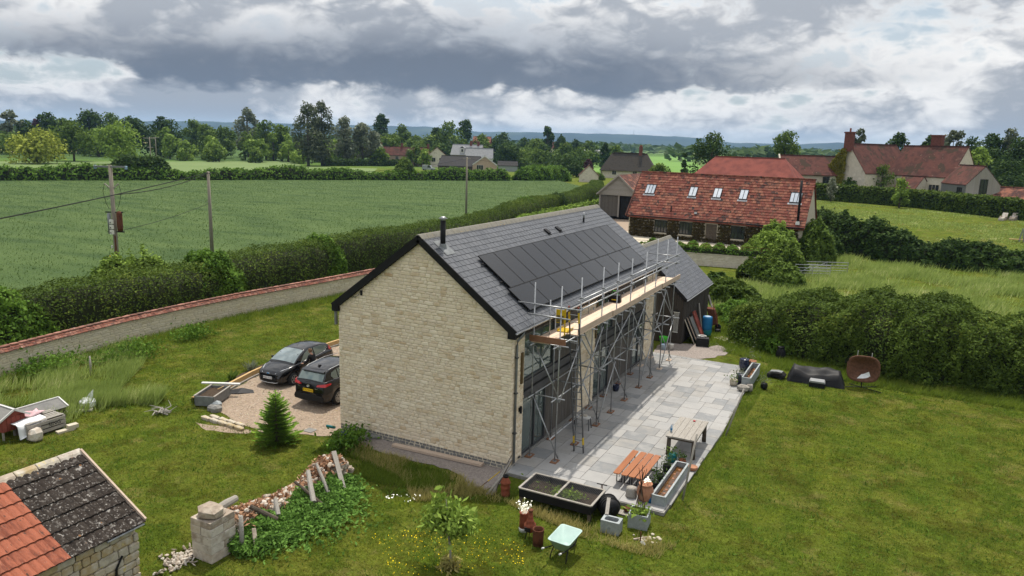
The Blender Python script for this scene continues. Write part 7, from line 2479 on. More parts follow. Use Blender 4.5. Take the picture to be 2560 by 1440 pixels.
# nettles and weeds round the ruined wall
n = 15000
Y_ = RS.uniform(-8.8, -3.6, n)
X_ = -4.55 + np.abs(RS.normal(0, .66, n)) * np.interp(Y_, [-8.8, -7.5, -5.5, -3.6], [.7, 1.2, 1.45, .7])
Z_ = RS.random_sample(n) ** .6 * np.clip(.66 - .26 * (X_ + 4.4), .08, .7) * (.7 + .3 * wav(X_, Y_, 2.0)) - .1
tag(leaf_quads('nettles', np.stack([X_, Y_, Z_], -1), .075, LM['nettle'], None, up=.9), 'bright green nettles in front of the ruined wall', None, kind='stuff')
for (x, y, s_, n, lab) in ((-22.9, 1.8, .9, 1500, 'leafy weeds against the boundary wall'), (-24.2, -1.6, .9, 1500, 'dark bramble clump against the boundary wall'), (-23.6, 6.2, .7, 900, 'low nettle clump beneath the boundary wall'), (-6.2, -1.3, .5, 1100, 'weeds with a purple flower at the gable foot')):
    P_ = RS.normal(0, 1, (n, 3)) * [s_ * .6, s_ * .9, s_ * .3] + [x, y, .25]
    P_[:, 2] = np.abs(P_[:, 2])
    tag(leaf_quads('weeds', P_, .09, LM['hedgelow'], None, up=.6), lab, None, kind='stuff')
P_ = RS.normal(0, 1, (60, 3)) * [.05, .05, .04] + [-6.33, -1.3, .42]
tag(leaf_quads('purple_flower', P_, .05, mat('violet', [(.06, .04, .30), (.10, .06, .42)], 5, .7), None), 'small violet flower by the gable foot', 'flower')
for (x, y, lab) in ((-16.25, 5.5, 'yellow green spiky plant behind the timber edging'), (-16.35, 3.6, 'grey leaved plant in the soil bed'), (-15.9, 2.0, 'small green plant at the end of the soil bed')):
    t = thing('border_plant', lab, 'plant', (x, y, -.09), group='plants in the soil bed')
    n = 60
    a = RS.uniform(0, 6.28, n)
    l_ = RS.uniform(.25, .6, n)
    b0 = np.stack([RS.normal(0, .06, n), RS.normal(0, .06, n), np.zeros(n)], -1)
    tip = b0 + np.stack([np.cos(a) * l_ * .6, np.sin(a) * l_ * .6, l_ * .9], -1)
    sd = np.stack([-np.sin(a), np.cos(a), 0 * a], -1) * .035
    quads('blades', np.stack([b0 - sd * .5, b0 + sd * .5, (b0 + tip) / 2 + sd + [0, 0, .06], tip], 1), LM['willow'] if y > 5 else LM['silver'] if y > 3 else LM['green'], t)

# ------------------------------------------------------------------ young fir and sapling
fir = thing('fir_tree', 'young bright green fir tree beside the gravel drive', 'tree', (-8.75, -2.35, -.12))
fir.scale = (.92, .92, .86)
MB().tube((0, 0, 0), (.02, .0, 2.35), .045, 8, .008).build('trunk', M['bark'], fir, True)
V, br_ = [], MB()
for k in range(12):
    z = .12 + k * .185
    rl = .98 * (1 - k / 13.2) ** .85 + .05
    nb = 9 if k < 10 else 6
    for j in range(nb):
        a = 2 * math.pi * (j + .37 * k) / nb + random.uniform(-.15, .15)
        l_ = rl * random.uniform(.8, 1.08)
        d = np.array([math.cos(a), math.sin(a), 0])
        sdv = np.array([-math.sin(a), math.cos(a), 0])
        nseg = max(4, int(l_ / .05))
        droop = .12 - .25 * l_ * (1 - k / 12)
        pts_ = [d * l_ * q + np.array([0, 0, z + droop * q + .22 * l_ * q * q]) for q in np.linspace(0, 1, 4)]
        br_.path([tuple(p) for p in pts_], [.012, .01, .007, .004], 4)
        for q in np.linspace(.12, 1, nseg):
            c = d * l_ * q + np.array([0, 0, z + droop * q + .22 * l_ * q * q])
            sl_ = (.17 * (1 - q) + .07) * (.6 + .6 * l_)
            for s in (-1, 1):
                tipv = c + sdv * s * sl_ + d * .06 + np.array([0, 0, random.uniform(-.02, .03)])
                wv = np.array([0, 0, .016]) + d * .03
                V.append([c - wv, c + wv, tipv + wv * .6, tipv - wv * .6])
            V.append([c - sdv * .02, c + sdv * .02, c + sdv * .012 + d * .05 + [0, 0, .05], c - sdv * .012 + d * .05 + [0, 0, .05]])
br_.build('branches', M['bark'], fir)
quads('needles', np.array(V), LM['fir'], fir)
sap = thing('young_tree', 'wind blown young tree on the near lawn', 'tree', (1.45, -6.25, -.12))
MB().path([(0, 0, 0), (.0, .02, .5), (-.04, 0, .85), (-.3, .05, 1.25), (-.5, .1, 1.7)], [.035, .03, .026, .018, .008], 7).path([(0, 0, .8), (.15, 0, 1.15), (.35, .02, 1.6)], [.022, .015, .007], 6).path([(-.02, 0, .7), (-.1, .05, 1.4), (-.15, 0, 2.0)], [.02, .013, .006], 6).build('trunk', M['greywood'], sap, True)
Q_ = np.vstack([RS.normal(0, 1, (620, 3)) * [.27, .25, .22] + [-.1, .05, 1.42], RS.normal(0, 1, (330, 3)) * [.20, .2, .16] + [.3, .1, 1.35], RS.normal(0, 1, (290, 3)) * [.2, .2, .15] + [-.5, .1, 1.3], RS.normal(0, 1, (70, 3)) * [.1, .1, .14] + [-.35, 0, 1.95]])
leaf_quads('crown', Q_, .10, LM['lime'], sap, up=.3, aspect=2.1)
P_ = RS.normal(0, 1, (260, 3)) * [.13, .13, .08] + [0, 0, .1]
leaf_quads('dry_tuft', P_, .07, LM['seedgrass'], sap, aspect=3.0, stuff=True)

# ------------------------------------------------------------------ neighbouring and distant buildings
def building(name, label, x, y, rot, ln, dep, z0, ze, zr, wall, roof, cat='house', hipL=0.0, hipR=0.0, ov=.3, group=None, ridge=True):
    t = thing(name, label, cat, (x, y, 0), R(rot), group)
    hf = dep / 2
    if hipL or hipR:
        B(0, ln, 0, dep, z0 - .3, ze).build('wall', wall, t)
    else:
        MB().prism([(0, z0 - .3), (dep, z0 - .3), (dep, ze), (hf, zr - .06), (0, ze)], 0, ln, 'x').build('wall', wall, t)
    k = (zr - ze) / hf
    th_ = .14
    for sg in (1, -1):
        y_e = -ov if sg > 0 else dep + ov
        z_e = ze - k * ov
        a, b = -ov * .6, ln + ov * .6
        vs = [(a, y_e, z_e), (b, y_e, z_e), (b - hipR, hf, zr), (a + hipL, hf, zr)]
        vs = vs + [(p[0], p[1], p[2] + th_) for p in vs]
        MB().add(vs, [(3, 2, 1, 0), (4, 5, 6, 7), (0, 1, 5, 4), (1, 2, 6, 5), (2, 3, 7, 6), (3, 0, 4, 7)]).build('roof_slope', roof, t)
    for s, hp in ((0, hipL), (1, hipR)):
        if hp:
            xx = -ov * .6 if not s else ln + ov * .6
            xr_ = hipL - ov * .6 if not s else ln + ov * .6 - hipR
            MB().add([(xx, -ov, ze - k * ov + th_), (xx, dep + ov, ze - k * ov + th_), (xr_, hf, zr + th_)], [(0, 1, 2) if s else (2, 1, 0)]).build('roof_hip', roof, t)
    if ridge:
        MB().bar((-ov * .6 + hipL, hf, zr + th_ + .02), (ln + ov * .6 - hipR, hf, zr + th_ + .02), .3, .12).build('ridge', roof, t)
    return t


def window(t, x0, x1, z0, z1, y=0.0, face='front', frame=None, mull=1, pane=None):
    frame = frame or M['white']
    f = MB()
    w = .07
    def bx(a, b, c, d, p, q):
        if face == 'front':
            return (a, b, y - q, y - p, c, d)
        if face == 'right':
            return (y + p, y + q, a, b, c, d)
        return (y - q, y - p, a, b, c, d)
    o = MB().box(*bx(x0, x1, z0, z1, .01, .05)).build('window', pane or M['pane'], t)
    for (a, b, c, d) in ((x0 - w, x0, z0 - w, z1 + w), (x1, x1 + w, z0 - w, z1 + w), (x0, x1, z0 - w, z0), (x0, x1, z1, z1 + w)):
        MB().box(*bx(a, b, c, d, .005, .10)).build('frame', frame, o)
    for k in range(mull):
        c = x0 + (x1 - x0) * (k + 1) / (mull + 1)
        MB().box(*bx(c - .035, c + .035, z0, z1, .05, .09)).build('glazing_bar', frame, o)


# --- the long tiled barn beyond the retaining wall
bn = building('tiled_barn', 'long barn with patchy red tile roof and five skylights behind a stone terrace', -16.48, 62.1, -3.8, 19.43, 7.8, .9, 3.5, 8.2, M['render'], M['barntile'], 'barn', ov=.25, ridge=False)
kk = (8.2 - 3.5) / 3.9
sl0, sl1 = Vector((0, -.27, 3.5 - kk * .27 + .15)), Vector((0, 3.9, 8.2 + .16))
sv2 = (sl1 - sl0)
ln2 = sv2.length
sv2.normalize()
ex = Vector((1, 0, 0))
nn2 = ex.cross(sv2)
plc = []
NR = 18
for i in range(NR):
    x = -.2 - (.2 if i % 2 else 0)
    while x < 19.63:
        a, b = max(x, -.2), min(x + .42, 19.65)
        if b - a > .08:
            d2 = (sv2 * math.cos(.10) - nn2 * math.sin(.10)).normalized()
            M3 = Matrix.Identity(3)
            M3.col[0] = ex * (b - a) * .96
            M3.col[1] = d2 * (ln2 / NR + .07)
            M3.col[2] = ex.cross(d2) * .06
            c = sl0 + sv2 * ((i + .5) * ln2 / NR) + ex * ((a + b) / 2) + nn2 * (.035 + random.uniform(0, .02))
            plc.append((0, tuple(c), Euler((random.gauss(0, .01), random.gauss(0, .015), random.gauss(0, .012))).to_matrix() @ M3))
        x += .42
pieces('roof_tile', 'roof_tiles', bn, [BOX], plc, M['barntile'])
for k in range(44):
    B(-.2 + k * .452, -.2 + k * .452 + .43, 3.72, 4.08, 8.30, 8.44 + random.uniform(0, .02)).build('ridge_tile', M['barntile'], bn)


def on_barn(x, s, off):
    return sl0 + ex * x + sv2 * s + nn2 * off


for fx, w, np_ in ((.085, 1.15, 3), (.35, .86, 2), (.495, .86, 2), (.645, .86, 2), (.93, 1.15, 3)):
    xc = fx * 19.43
    s0, s1 = ln2 * .50, ln2 * .70
    o = MB().bar(on_barn(xc, s0, .12), on_barn(xc, s1, .12), w, .07, nn2).build('skylight', M['skylight'], bn)
    for k in range(np_ + 1):
        xx = xc - w / 2 + w * k / np_
        MB().bar(on_barn(xx, s0, .15), on_barn(xx, s1, .15), .05, .06, nn2).build('glazing_bar', M['black'], o)
    for s in (s0, s1):
        MB().bar(on_barn(xc - w / 2, s, .15), on_barn(xc + w / 2, s, .15), .07, .06, nn2).build('frame', M['black'], o)
    MB().bar(on_barn(xc - w * .62, s0 - .16, .10), on_barn(xc + w * .62, s0 - .16, .10), .22, .03, nn2).build('lead_apron', M['galv'], o)
p = on_barn(18.85, .55, 0)
fl = MB().tube(tuple(p), (p.x, p.y, p.z + 4.6), .13, 12).build('flue', M['black'], bn, True)
MB().tube((p.x, p.y, p.z), (p.x, p.y, p.z + .35), .24, 12, .16).build('flashing', M['white'], fl)
p = on_barn(4.95, .95, 0)
MB().tube(tuple(p), (p.x, p.y, p.z + .75), .07, 8).build('vent_pipe', M['black'], bn, True)
MB().bar(on_barn(7.85, .85, .1), on_barn(7.85, 1.1, .1), .3, .1, nn2).build('tile_vent', M['zinc'], bn)
MB().bar((-.2, -.3, 3.42), (19.6, -.3, 3.42), .12, .12).build('gutter', M['black'], bn)
for xw, kind in ((3.3, 'w'), (6.25, 'w'), (12.1, 'w'), (15.2, 'w')):
    window(bn, xw, xw + 1.35, 1.75, 3.0, 0, frame=M['black'], mull=3)
    B(xw - .12, xw + 1.47, -.13, -.02, 1.55, 1.66).build('stone_sill', M['render'], bn)
o = B(9.25, 10.45, -.08, -.01, .95, 3.05).build('door', M['darkwood'], bn)
for k in range(6):
    B(9.27 + k * .197, 9.27 + k * .197 + .18, -.11, -.08, .97, 3.02).build('door_board', M['darkwood'], o)
Xw = RS.uniform(.2, 19.0, 9000)
tier = np.round(RS.uniform(0, 6, 9000)) * .36 + RS.normal(0, .075, 9000)
ok = np.ones(9000, bool)
for a, b in ((3.15, 4.8), (6.1, 7.75), (9.1, 10.6), (11.95, 13.6), (15.05, 16.7)):
    ok &= ~((Xw > a) & (Xw < b) & (tier > .45))
P_ = np.stack([Xw, -.06 - RS.uniform(0, .08, 9000), .95 + tier], -1)[ok]
leaf_quads('espalier_fruit', P_, .16, LM['brown'], bn, up=0, nrm=np.tile([0, -1.5, 0], (len(P_), 1)), stuff=True)
MB().prism([(-.35, 3.3), (7.9, 3.3), (8.1, 3.6), (3.9, 8.35), (-.5, 3.45)], -.33, -.2, 'x').build('verge', M['oldred'], bn)

rw = thing('retaining_wall', 'low stone retaining wall with iron railing below the barn terrace', 'wall', (-12.2, 50.6, 0), R(8))
B(0, 14.6, 0, .35, -.3, 1.02).build('wall_core', M['mortar'], rw)
pl = []
courses(-.2, 1.0, lambda z: (0, 14.6), 'y-', .0, pl, .12, .22, .25, .6, depth=.1)
pieces('stone', 'stonework', rw, STONES, pl, M['manor'], 100)
for k in range(12):
    B(k * 1.22, k * 1.22 + 1.2, -.08, .43, 1.02, 1.12).build('coping_slab', M['render'], rw)
for k in range(9):
    MB().bar((.3 + k * 1.75, .18, 1.12), (.3 + k * 1.75, .18, 2.0), .05, .05).build('rail_post', M['rust'], rw)
for z in (1.4, 1.7, 1.98):
    MB().bar((.3, .18, z), (14.3, .18, z), .03, .03).build('rail', M['rust'], rw)
for k in range(10):
    x, y = -11.2 + k * 1.35, 54.6 + k * .18 + random.uniform(-.3, .3)
    hedge('terrace_shrub', 'clipped round shrub on the barn terrace behind the railing' if k % 3 else 'loose grey green shrub trained along the terrace railing', [(x - .5, y), (x + .5, y + .1)], .7, random.uniform(.6, 1.1), 1000, .15, LM['lime' if k % 3 == 1 else 'hedgelow'], cat='shrub', group='shrubs on the barn terrace', seed=50.0 + k, z0=1.0)
tag(hedge('vine_row', 'thin trained vines along the terrace railing', [(-12, 51.0), (-4, 52.0), (2, 52.9)], .25, .6, 1500, .14, LM['hedgelow'], cat='vine', seed=61.0, z0=1.1, lump=.5), None, None)

# --- cart shed with boarded gable
cs = thing('cart_shed', 'open fronted cart shed with grey boarded gable and dark doors', 'shed', (-30.2, 88.5, 0), R(-1))
MB().prism([(0, .3), (6.2, .3), (6.2, 4.0), (3.1, 6.7), (0, 4.0)], .45, 11, 'y').build('wall_core', M['black'], cs)
for k in range(15):
    z = 3.85 + k * .2
    hw_ = 3.35 * (1 - max(0, z - 3.95) / 2.95)
    if hw_ > .15:
        MB().bar((3.1 - hw_, .0, z), (3.1 + hw_, .0, z), .06, .19).build('gable_board', M['greywood'], cs)
for k in range(14):
    B(.15 + k * .21, .15 + k * .21 + .2, .2, .28, .5, 3.7).build('door_board', M['clad'], cs)
for x in (.05, 3.2, 6.15):
    B(x - .1, x + .1, .05, .25, .4, 3.85).build('post', M['greywood'], cs)
for s in (-1, 1):
    vs = [(3.1, -.3, 6.95), (3.1, 11.2, 6.95), (3.1 + s * 3.55, 11.2, 3.85), (3.1 + s * 3.55, -.3, 3.85)]
    vs += [(p[0], p[1], p[2] - .13) for p in vs]
    MB().add(vs, [(0, 1, 2, 3), (7, 6, 5, 4), (0, 4, 5, 1), (1, 5, 6, 2), (2, 6, 7, 3), (3, 7, 4, 0)]).build('roof_slope', M['barntile'], cs)
    MB().bar((3.1, -.33, 6.86), (3.1 + s * 3.5, -.33, 3.80), .06, .22).build('bargeboard', M['greywood'], cs)
bi = thing('wheelie_bin', 'dark green wheelie bin beside the cart shed', 'bin', (-25.6, 80, .05))
MB().prism([(-.26, 0), (.26, 0), (.32, 1.0), (-.32, 1.0)], -.35, .3, 'y').build('bin_body', M['teal'], bi)
B(-.34, .34, -.4, .34, 1.0, 1.08).build('lid', M['trim'], bi)

# --- hipped barn and long range behind it
b2 = building('hipped_barn', 'red tiled barn with hipped roof behind the long tiled barn', -24.5, 123.6, -4.6, 19.2, 9.0, 1.6, 6.0, 9.7, M['render'], M['hipred'], 'barn', 3.2, 3.2)
lg = building('long_range', 'cream rendered range with red tiled roof joining the manor', -10.2, 141.6, 20.5, 12.5, 8.0, 1.9, 6.7, 10.3, M['render'], M['oldred'], 'house')
window(lg, 8.2, 9.4, 4.6, 6.2, 0, frame=M['darkwood'])
window(lg, 8.3, 9.3, 2.6, 3.9, 0, frame=M['render'], mull=1)
MB().bar((-.1, -.2, 6.6), (-.1, 4, 10.5), .3, .3).build('coping', M['manor'], lg)

# --- the manor
ml = building('manor_house', 'old limestone manor with mossy red roof and ivy clad chimney gable', 5.3, 142.6, 57, 15.5, 8.8, 1.9, 7.3, 13.0, M['manor'], M['oldred'], 'house', ov=.12)
ch = B(-.55, .5, 3.6, 5.2, 11.5, 15.4).build('chimney', M['brick'], ml)
B(-.68, .63, 3.47, 5.33, 15.1, 15.35).build('chimney_band', M['brick'], ch)
MB().tube((0, 4.4, 15.4), (0, 4.4, 16.1), .18, 8).build('chimney_pot', M['terra'], ch)
B(-.35, -.01, .0, 8.8, 1.6, 4.6).build('gable_batter', M['manor'], ml)
n = 4200
Yv = 8.8 - RS.random_sample(n) ** 1.3 * 4.3
Zv = 2 + RS.random_sample(n) * np.clip(5.4 + (8.8 - Yv) * 1.3 + RS.normal(0, .3, n), 0, 10.0)
leaf_quads('ivy', np.stack([np.full(n, -.45) - RS.uniform(0, .15, n), Yv, Zv], -1), .42, LM['ivy'], ml, up=0, nrm=np.tile([-1.5, 0, .2], (n, 1)), stuff=True)
for (a, b, c, d) in ((5.2, 6.2, 5.0, 6.6), (10.0, 11.6, 3.0, 4.6)):
    window(ml, a, b, c, d, 0, frame=M['render'], mull=1)
B(-.40, -.36, 1.6, 2.1, 5.2, 5.7).build('tie_plate', M['black'], ml)
mr = building('manor_wing', 'limestone wing of the manor with long mossy tile roof', 9.3, 149.4, -33.9, 13.0, 8.6, 1.9, 7.2, 12.9, M['manor'], M['oldred'], 'house', ov=.15)
ch = B(5.2, 7.2, 4.6, 5.8, 11.5, 15.2).build('chimney', M['brick'], mr)
B(5.08, 7.32, 4.48, 5.92, 14.9, 15.15).build('chimney_band', M['brick'], ch)
window(mr, 8.9, 10.9, 3.9, 5.6, 0, frame=M['render'], mull=2)
window(mr, 3.2, 4.6, 3.4, 4.9, 0, frame=M['render'], mull=1)
window(mr, 3.7, 4.6, 8.4, 9.3, 13.0, 'right', frame=M['manor'], mull=0)
MB().bar((7.2, -.1, 2.2), (7.2, -.1, 7.0), .12, .12).build('downpipe', M['black'], mr)
po = building('manor_porch', 'small stone porch with tiled roof on the manor front', 10.6, 144.2, -33.9, 4.4, 5.2, 1.9, 4.6, 7.0, M['manor'], M['oldred'], 'porch', ov=.15)
an = building('boarded_annex', 'grey boarded annex with red tile roof at the end of the manor', 18.6, 141.5, -64.5, 8.2, 6.0, 1.9, 6.2, 9.5, M['zinc'], M['oldred'], 'annex', ov=.12)
for k in range(26):
    a = k * .2308
    c = a + .115
    top = 6.2 + (9.4 - 6.2) * (1 - abs(c - 3.0) / 3.0)
    B(8.22, 8.28 + random.uniform(0, .03), a + .01, a + .22, 2.0, top).build('board', M['greywood'], an)
window(an, 2.4, 3.6, 4.6, 7.2, 8.3, 'right', frame=M['black'], mull=1)
window(an, 5.6, 7.0, 4.4, 5.6, 0, frame=M['black'], mull=1)
lt = building('garden_store', 'low red tiled garden store beyond the boarded annex', 25.6, 135.4, -5, 9.5, 5.0, 1.9, 3.9, 5.9, M['darkwood'], M['barntile'], 'store', 0, 1.6)
pg = thing('garden_porch', 'white edged lead porch under the boarded annex', 'porch', (22.6, 132.6, 0), R(8))
B(0, 4.2, 0, 2.2, 4.0, 4.25).build('lead_roof', M['white'], pg)
for x in (.2, 2.1, 4.0):
    B(x - .12, x + .12, .1, .34, 1.9, 4.0).build('post', M['manor'], pg)
B(.0, 4.2, 1.2, 2.2, 1.9, 3.9).build('back_wall', M['render'], pg)
for x, y, lab in ((26.0, 112.0, 'pale garden lounger nearer the hedge gap'), (27.4, 112.9, 'pale garden lounger beside the first lounger')):
    t = thing('garden_lounger', lab, 'lounger', (x, y, float(H(x, y))), R(-20), 'loungers on the manor lawn')
    B(-.35, .35, -.5, .5, .28, .4).build('seat', M['rubbish'], t)
    MB().bar((0, .45, .35), (0, .95, 1.05), .7, .12).build('backrest', M['rubbish'], t)
    B(-.33, .33, -1.3, -.7, .0, .34).build('footstool', M['rubbish'], t)
    for sx in (-1, 1):
        B(sx * .36 - .05, sx * .36 + .05, -.45, .5, .0, .58).build('arm', M['rubbish'], t)
t = thing('garden_swing', 'small blue and yellow play frame on the manor lawn edge', 'play frame', (25.7, 88.9, float(H(25.7, 88.9))))
for s in (-1, 1):
    MB().tube((s * .25, -.3, 0), (0, 0, 1.7), .05, 6).tube((s * .25, .3, 0), (0, 0, 1.7), .05, 6).build('leg', M['zinc'], t)
B(-1.3, .6, -.2, .2, .25, .33).build('seat', M['sleeper'], t)

# --- field gates in the rough meadow
for (a, b, lab) in (((4.3, 52.6), (7.9, 54.3), 'galvanised field gate standing furthest in the rough meadow'), ((3.7, 50.0), (6.6, 51.3), 'galvanised field gate leaning nearest the hedge')):
    dx, dy = b[0] - a[0], b[1] - a[1]
    ln_ = math.hypot(dx, dy)
    t = thing('field_gate', lab, 'gate', (a[0], a[1], -.1), math.atan2(dy, dx), 'metal gates in the meadow')
    for z in (.2, .42, .66, .92, 1.2):
        MB().tube((0, 0, z), (ln_, 0, z), .028, 6).build('bar', M['galv'], t)
    for x in (0, ln_ * .5, ln_):
        MB().tube((x, 0, .1), (x, 0, 1.25), .032, 6).build('upright', M['galv'], t)
    MB().tube((0, 0, .2), (ln_ * .5, 0, 1.2), .024, 6).build('diagonal', M['galv'], t)

# --- village houses
rc = building('red_cottages', 'terrace of cottages with red tiled roof beyond the clipped hedge', -192, 244.3, 30.2, 21.9, 7.2, 0, 4.6, 8.0, M['buffbrick'], M['oldred'])
for x in (2.3, 7.5, 12.4, 16.0):
    window(rc, x, x + 1.3, 2.6, 4.0, 0, mull=1)
B(9, 16.5, -1.2, 0, 2.1, 2.3).build('lean_to_roof', M['felt'], rc)
for x in (.3, 9.5, 21.0):
    B(x, x + 1.0, 3.1, 4.1, 7.6, 9.7).build('chimney', M['brick'], rc)
rg = building('gabled_cottage', 'gabled stone cottage at the end of the red roofed terrace', -163.7, 255.4, 123, 13, 8.4, 0, 4.7, 8.2, M['manor'], M['oldred'])
for y_ in (1.7, 4.9):
    window(rg, y_, y_ + 1.5, 2.2, 3.9, 0, 'left', mull=1)
gh = building('grey_house', 'tall pale slate roofed house with dormer behind the dark barn', -179.2, 283.5, 14.9, 14.6, 8, 0, 5.1, 9.7, M['buffbrick'], M['greyslate'])
o = B(4.6, 6.4, .6, 3.4, 6.0, 8.1).build('dormer', M['white'], gh)
B(5.0, 6.0, .52, .6, 6.3, 7.6).build('pane', M['pane'], o)
MB().bar((4.3, 2, 8.0), (5.5, 2, 8.9), 3.2, .15).bar((6.7, 2, 8.0), (5.5, 2, 8.9), 3.2, .15).build('dormer_roof', M['greyslate'], o)
for x in (8.4, 12.0):
    B(x, x + 1.0, 3.4, 4.6, 9.2, 11.4).build('chimney', M['brick'], gh)
window(gh, 2.2, 4.2, 1.5, 4.2, 0, mull=1)
building('grey_wing', 'lower pale slate wing of the grey house', -167.8, 278.7, 29.7, 12.4, 7, 0, 3.9, 8.2, M['white'], M['greyslate'])
bb = building('dark_barn', 'dark brown single storey barn with four white skylights', -147.3, 223.2, 16.1, 15.5, 10.5, -.2, 1.9, 5.5, M['darkwood'], M['felt'], 'barn')
for x in (3.0, 5.6, 9.8, 14.2):
    MB().bar((x, .6, 2.32), (x, 2.0, 3.28), 1.1, .1).build('skylight', M['white'], bb)
bg_ = building('brick_gable', 'tan brick gable end of the dark barn with white barge boards', -123.9, 227.7, 119.3, 10, 9.2, -.2, 2.7, 5.9, M['buffbrick'], M['felt'], 'barn')
window(bg_, 5.2, 7.6, .4, 2.6, 0, 'left', mull=2)
for s in (0, 9.2):
    MB().bar((-.25, s, 2.7), (-.25, 4.6, 6.0), .08, .35).build('bargeboard', M['white'], bg_)
bs = building('garden_shed', 'blue green garden shed behind the rounded hedge', -131.2, 242, 27.6, 7.8, 5, -.1, 2.3, 3.9, M['zincbox'], M['felt'], 'shed')
th = building('thatched_cottage', 'low cottage under a dark sweeping thatched roof', -83.5, 230.8, 12.0, 19.0, 9.0, -.1, 3.2, 8.6, M['manor'], M['thatch'], 'cottage', 3.6, 3.6, .6)
ch = B(12.8, 14.0, 3.9, 5.1, 7.8, 11.2).build('chimney', M['brick'], th)
B(12.95, 13.85, 4.05, 4.95, 11.2, 11.7).build('chimney_pots', M['terra'], ch)
window(th, 4.2, 5.6, 1.2, 2.4, 0)
window(th, 11.5, 12.9, 1.2, 2.4, 0)
B(3.8, 14.8, 4.2, 4.9, 8.6, 9.0).build('thatch_ridge', M['thatch'], th)
ct = building('stone_cottage', 'small stone outhouse with brown tile roof by the lane', -71.6, 197.5, 112, 7.5, 6.0, -.1, 1.9, 5.0, M['manor'], M['oldred'], 'cottage')
building('far_barn', 'low grey roofed farm barn on the distant slope', -175.5, 441.8, 11, 14, 9, -.1, 5.4, 8.0, M['felt'], M['greyslate'], 'barn')
building('far_house', 'pale house showing among the trees below the ridge', -212, 460, 12, 16, 8, -.1, 8.2, 12.4, M['render'], M['oldred'])
building('skyline_roof', 'small red roof among the trees behind the cottages', -247, 420, 20, 12, 8, -.1, 11.0, 14.6, M['brick'], M['barntile'])


def small_car(name, label, x, y, rot, body, h=1.45, ln_=4.2, van=False):
    t = thing(name, label, 'van' if van else 'car', (x, y, -.1), R(rot))
    lo = [(0, .3), (ln_, .3), (ln_, .85), (ln_ - .1, 1.0), (.1 if van else .3, 1.0), (0, .8)]
    MB().prism(lo, -.85, .85, 'y').build('body', body, t, bevel=.05)
    up_ = [(.05, 1.0), (ln_ - 1.0, 1.0), (ln_ - 1.6, h), (.12, h)] if van else [(.4, 1.0), (ln_ - 1.1, 1.0), (ln_ - 1.8, h), (.9, h)]
    MB().prism(up_, -.78, .78, 'y').build('cabin', body, t, bevel=.05)
    q0, q1 = (ln_ - 2.6, ln_ - 1.15) if van else (.7, ln_ - 1.35)
    for s in (-1, 1):
        MB().prism([(q0, 1.08), (q1, 1.08), (q1 - .5, h - .1), (q0, h - .1)], s * .79 - .01, s * .79 + .01, 'y').build('window', M['pane'], t)
        for wx in (.75, ln_ - .8):
            MB().tube((wx, s * .72, .3), (wx, s * .86, .3), .32, 12).build('wheel', M['tyre'], t)
    return t


small_car('parked_van', 'pale blue grey van parked beside the dark barn', -152.2, 219.8, 13, M['zincbox'], 2.0, 4.9, True)
small_car('parked_car', 'white car parked beside the small stone outhouse', -82.0, 214.5, 15, M['white'])

# --- poles and wires
def wood_pole(label, x, y, h, z0=-.1, lean=(0, 0)):
    t = thing('electricity_pole', label, 'pole', (x, y, z0))
    MB().tube((0, 0, 0), (lean[0], lean[1], h), .17, 10, .12).build('mast', M['polewood'], t, True)
    return t


tp = wood_pole('wooden transformer pole with crossarm rising from the bush', -36.6, 10.9, 9.2)
MB().bar((-.92, -.55, 9.1), (.98, .45, 9.1), .1, .12).build('crossarm', M['zinc'], tp)
for s in (-.9, .95):
    MB().lathe([(.0, -.12), (.09, -.12), (.11, -.06), (.09, 0), (.11, .06), (.09, .12), (.0, .12)], (s, s * .52, 9.05), 10).build('insulator', M['blueglass'], tp, True)
for s in (-1, 1):
    MB().bar((0, 0, 7.55), (s * .42, s * .22, 7.95), .07, .07).build('arm', M['greywood'], tp)
    MB().path([(s * .42, s * .22, 7.95), (s * .56, s * .28, 7.4), (s * .42, s * .2, 6.6), (s * .25, s * .12, 6.2)], .016, 5).build('jumper_wire', M['black'], tp)
MB().lathe([(.0, 4.7), (.17, 4.7), (.19, 5.0), (.19, 5.9), (.14, 6.05), (.0, 6.1)], (.36, .16, 0), 12).build('transformer', M['rust'], tp, True)
MB().lathe([(.0, 4.5), (.12, 4.5), (.12, 5.9), (.0, 5.95)], (-.30, -.15, 0), 10).build('switch_can', M['zinc'], tp, True)
MB().bar((-.5, -.25, 6.0), (.58, .3, 6.0), .08, .08).bar((-.45, -.22, 4.65), (.6, .3, 4.65), .08, .08).build('bracket', M['black'], tp)
for k in range(3):
    B(-.12, .16, -.30, -.16, 4.5 + k * .36, 4.78 + k * .36).build('fuse_box', M['porcelain'], tp)
    MB().tube((.02, -.31, 4.6 + k * .36), (.02, -.33, 4.6 + k * .36), .05, 8).build('fuse_cap', M['black'], tp)
MB().tube((.12, -.1, 0), (.14, -.12, 4.4), .05, 8).build('cable_guard', M['rust'], tp)
B(-.2, -.12, -.22, -.16, 3.5, 3.7).build('number_tag', M['white'], tp)
B(-.35, -.27, -.32, -.26, 1.9, 3.0).build('marker_strip', M['yellow'], tp)
p2 = wood_pole('plain wooden pole standing in the wheat behind the hedge', -43.4, 24.9, 8.2)
MB().bar((-.25, 0, 8.0), (.3, 0, 8.02), .08, .08).build('cable_bracket', M['zinc'], p2)
MB().path([(-.35, -.1, 5.4), (-.2, 0, 5.6), (0, 0, 5.3)], .03, 5).build('stay_eye', M['zinc'], p2)
p3 = wood_pole('plain wooden pole in the field above the slate ridge', -45.0, 72.6, 9.2)
MB().bar((-.5, -.2, 9.0), (.5, .2, 9.0), .09, .1).build('crossarm', M['greywood'], p3)
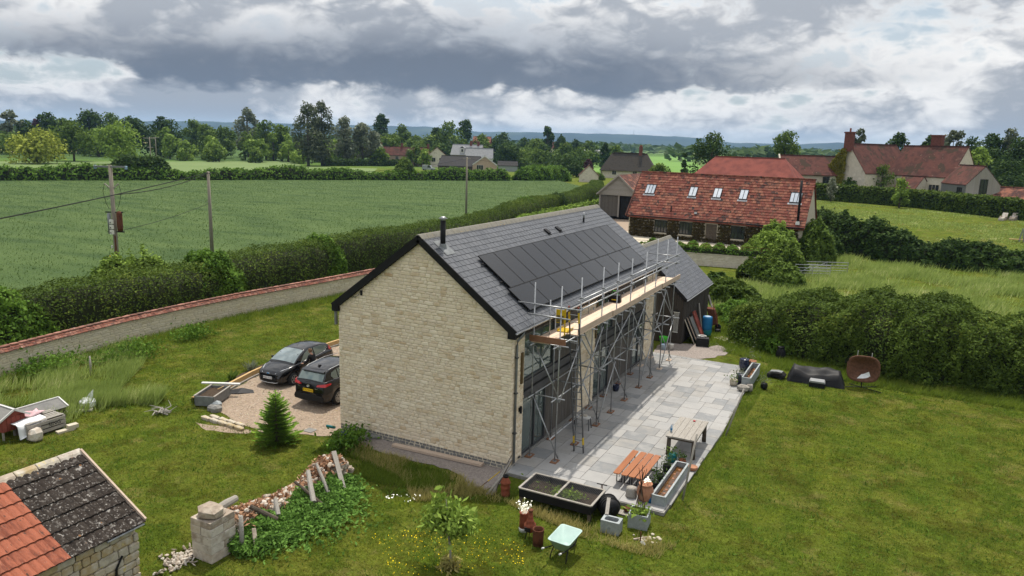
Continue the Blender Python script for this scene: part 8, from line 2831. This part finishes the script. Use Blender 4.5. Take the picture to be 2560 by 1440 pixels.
p4 = wood_pole('thin distant pole with crossarm by the road hedge', -166, 112, 10.2)
MB().bar((-1.4, -.7, 9.9), (1.4, .7, 9.9), .14, .16).build('crossarm', M['greywood'], p4)
MB().bar((-.7, -.3, 7.5), (.7, .3, 7.5), .12, .14).build('crossarm', M['greywood'], p4)
p5 = wood_pole('second thin pole beyond the far pasture', -227, 160.5, 9.8)
MB().bar((-1.3, -.6, 9.6), (1.3, .6, 9.6), .14, .16).build('crossarm', M['greywood'], p5)


def wire(name, label, a, b, sag, r_=.022):
    a, b = Vector(a), Vector(b)
    pts_ = [a.lerp(b, q) + Vector((0, 0, -4 * sag * q * (1 - q))) for q in np.linspace(0, 1, 25)]
    return tag(MB().path([tuple(p) for p in pts_], r_, 5).build(name, M['black']), label, 'cable')


wire('overhead_cable', 'black overhead cable rising across the wheat to the plain pole', (-16.5, -21.5, 6.7), (-43.4, 24.9, 8.0), .35, .035)
wire('overhead_cable', 'short black cable between transformer pole and plain pole', (-36.5, 11.0, 7.1), (-43.4, 24.9, 7.95), .35, .03)
wire('overhead_cable', 'thin cable from the plain pole to the pole above the ridge', (-43.4, 24.9, 8.0), (-45, 72.6, 8.9), .9, .02)
wire('overhead_cable', 'thin cable running from the ridge pole towards the lane', (-45, 72.6, 8.9), (-74, 180, 7.5), 1.2, .02)
wire('overhead_cable', 'low thin cable crossing the wheat from the transformer', (-36.4, 11.0, 4.6), (-43.4, 24.9, 5.3), .2, .018)

# --- air over the plain
hz = B(-7100, 7100, -1600, 7100, -2.5, 150).build('haze', None)
hm = bpy.data.materials.new('haze_air')
hm.use_nodes = True
g = NG(hm.node_tree)
g.n.clear()
vol = g.new('VolumePrincipled')
vol.inputs['Color'].default_value = (.36, .62, 1.0, 1)
vol.inputs['Density'].default_value = .000085
vol.inputs['Anisotropy'].default_value = .1
ou = g.new('OutputMaterial')
g.l.new(vol.outputs[0], ou.inputs['Volume'])
hz.data.materials.clear()
hz.data.materials.append(hm)
tag(hz, 'pale blue haze over the distant plain and hills', None, kind='stuff')
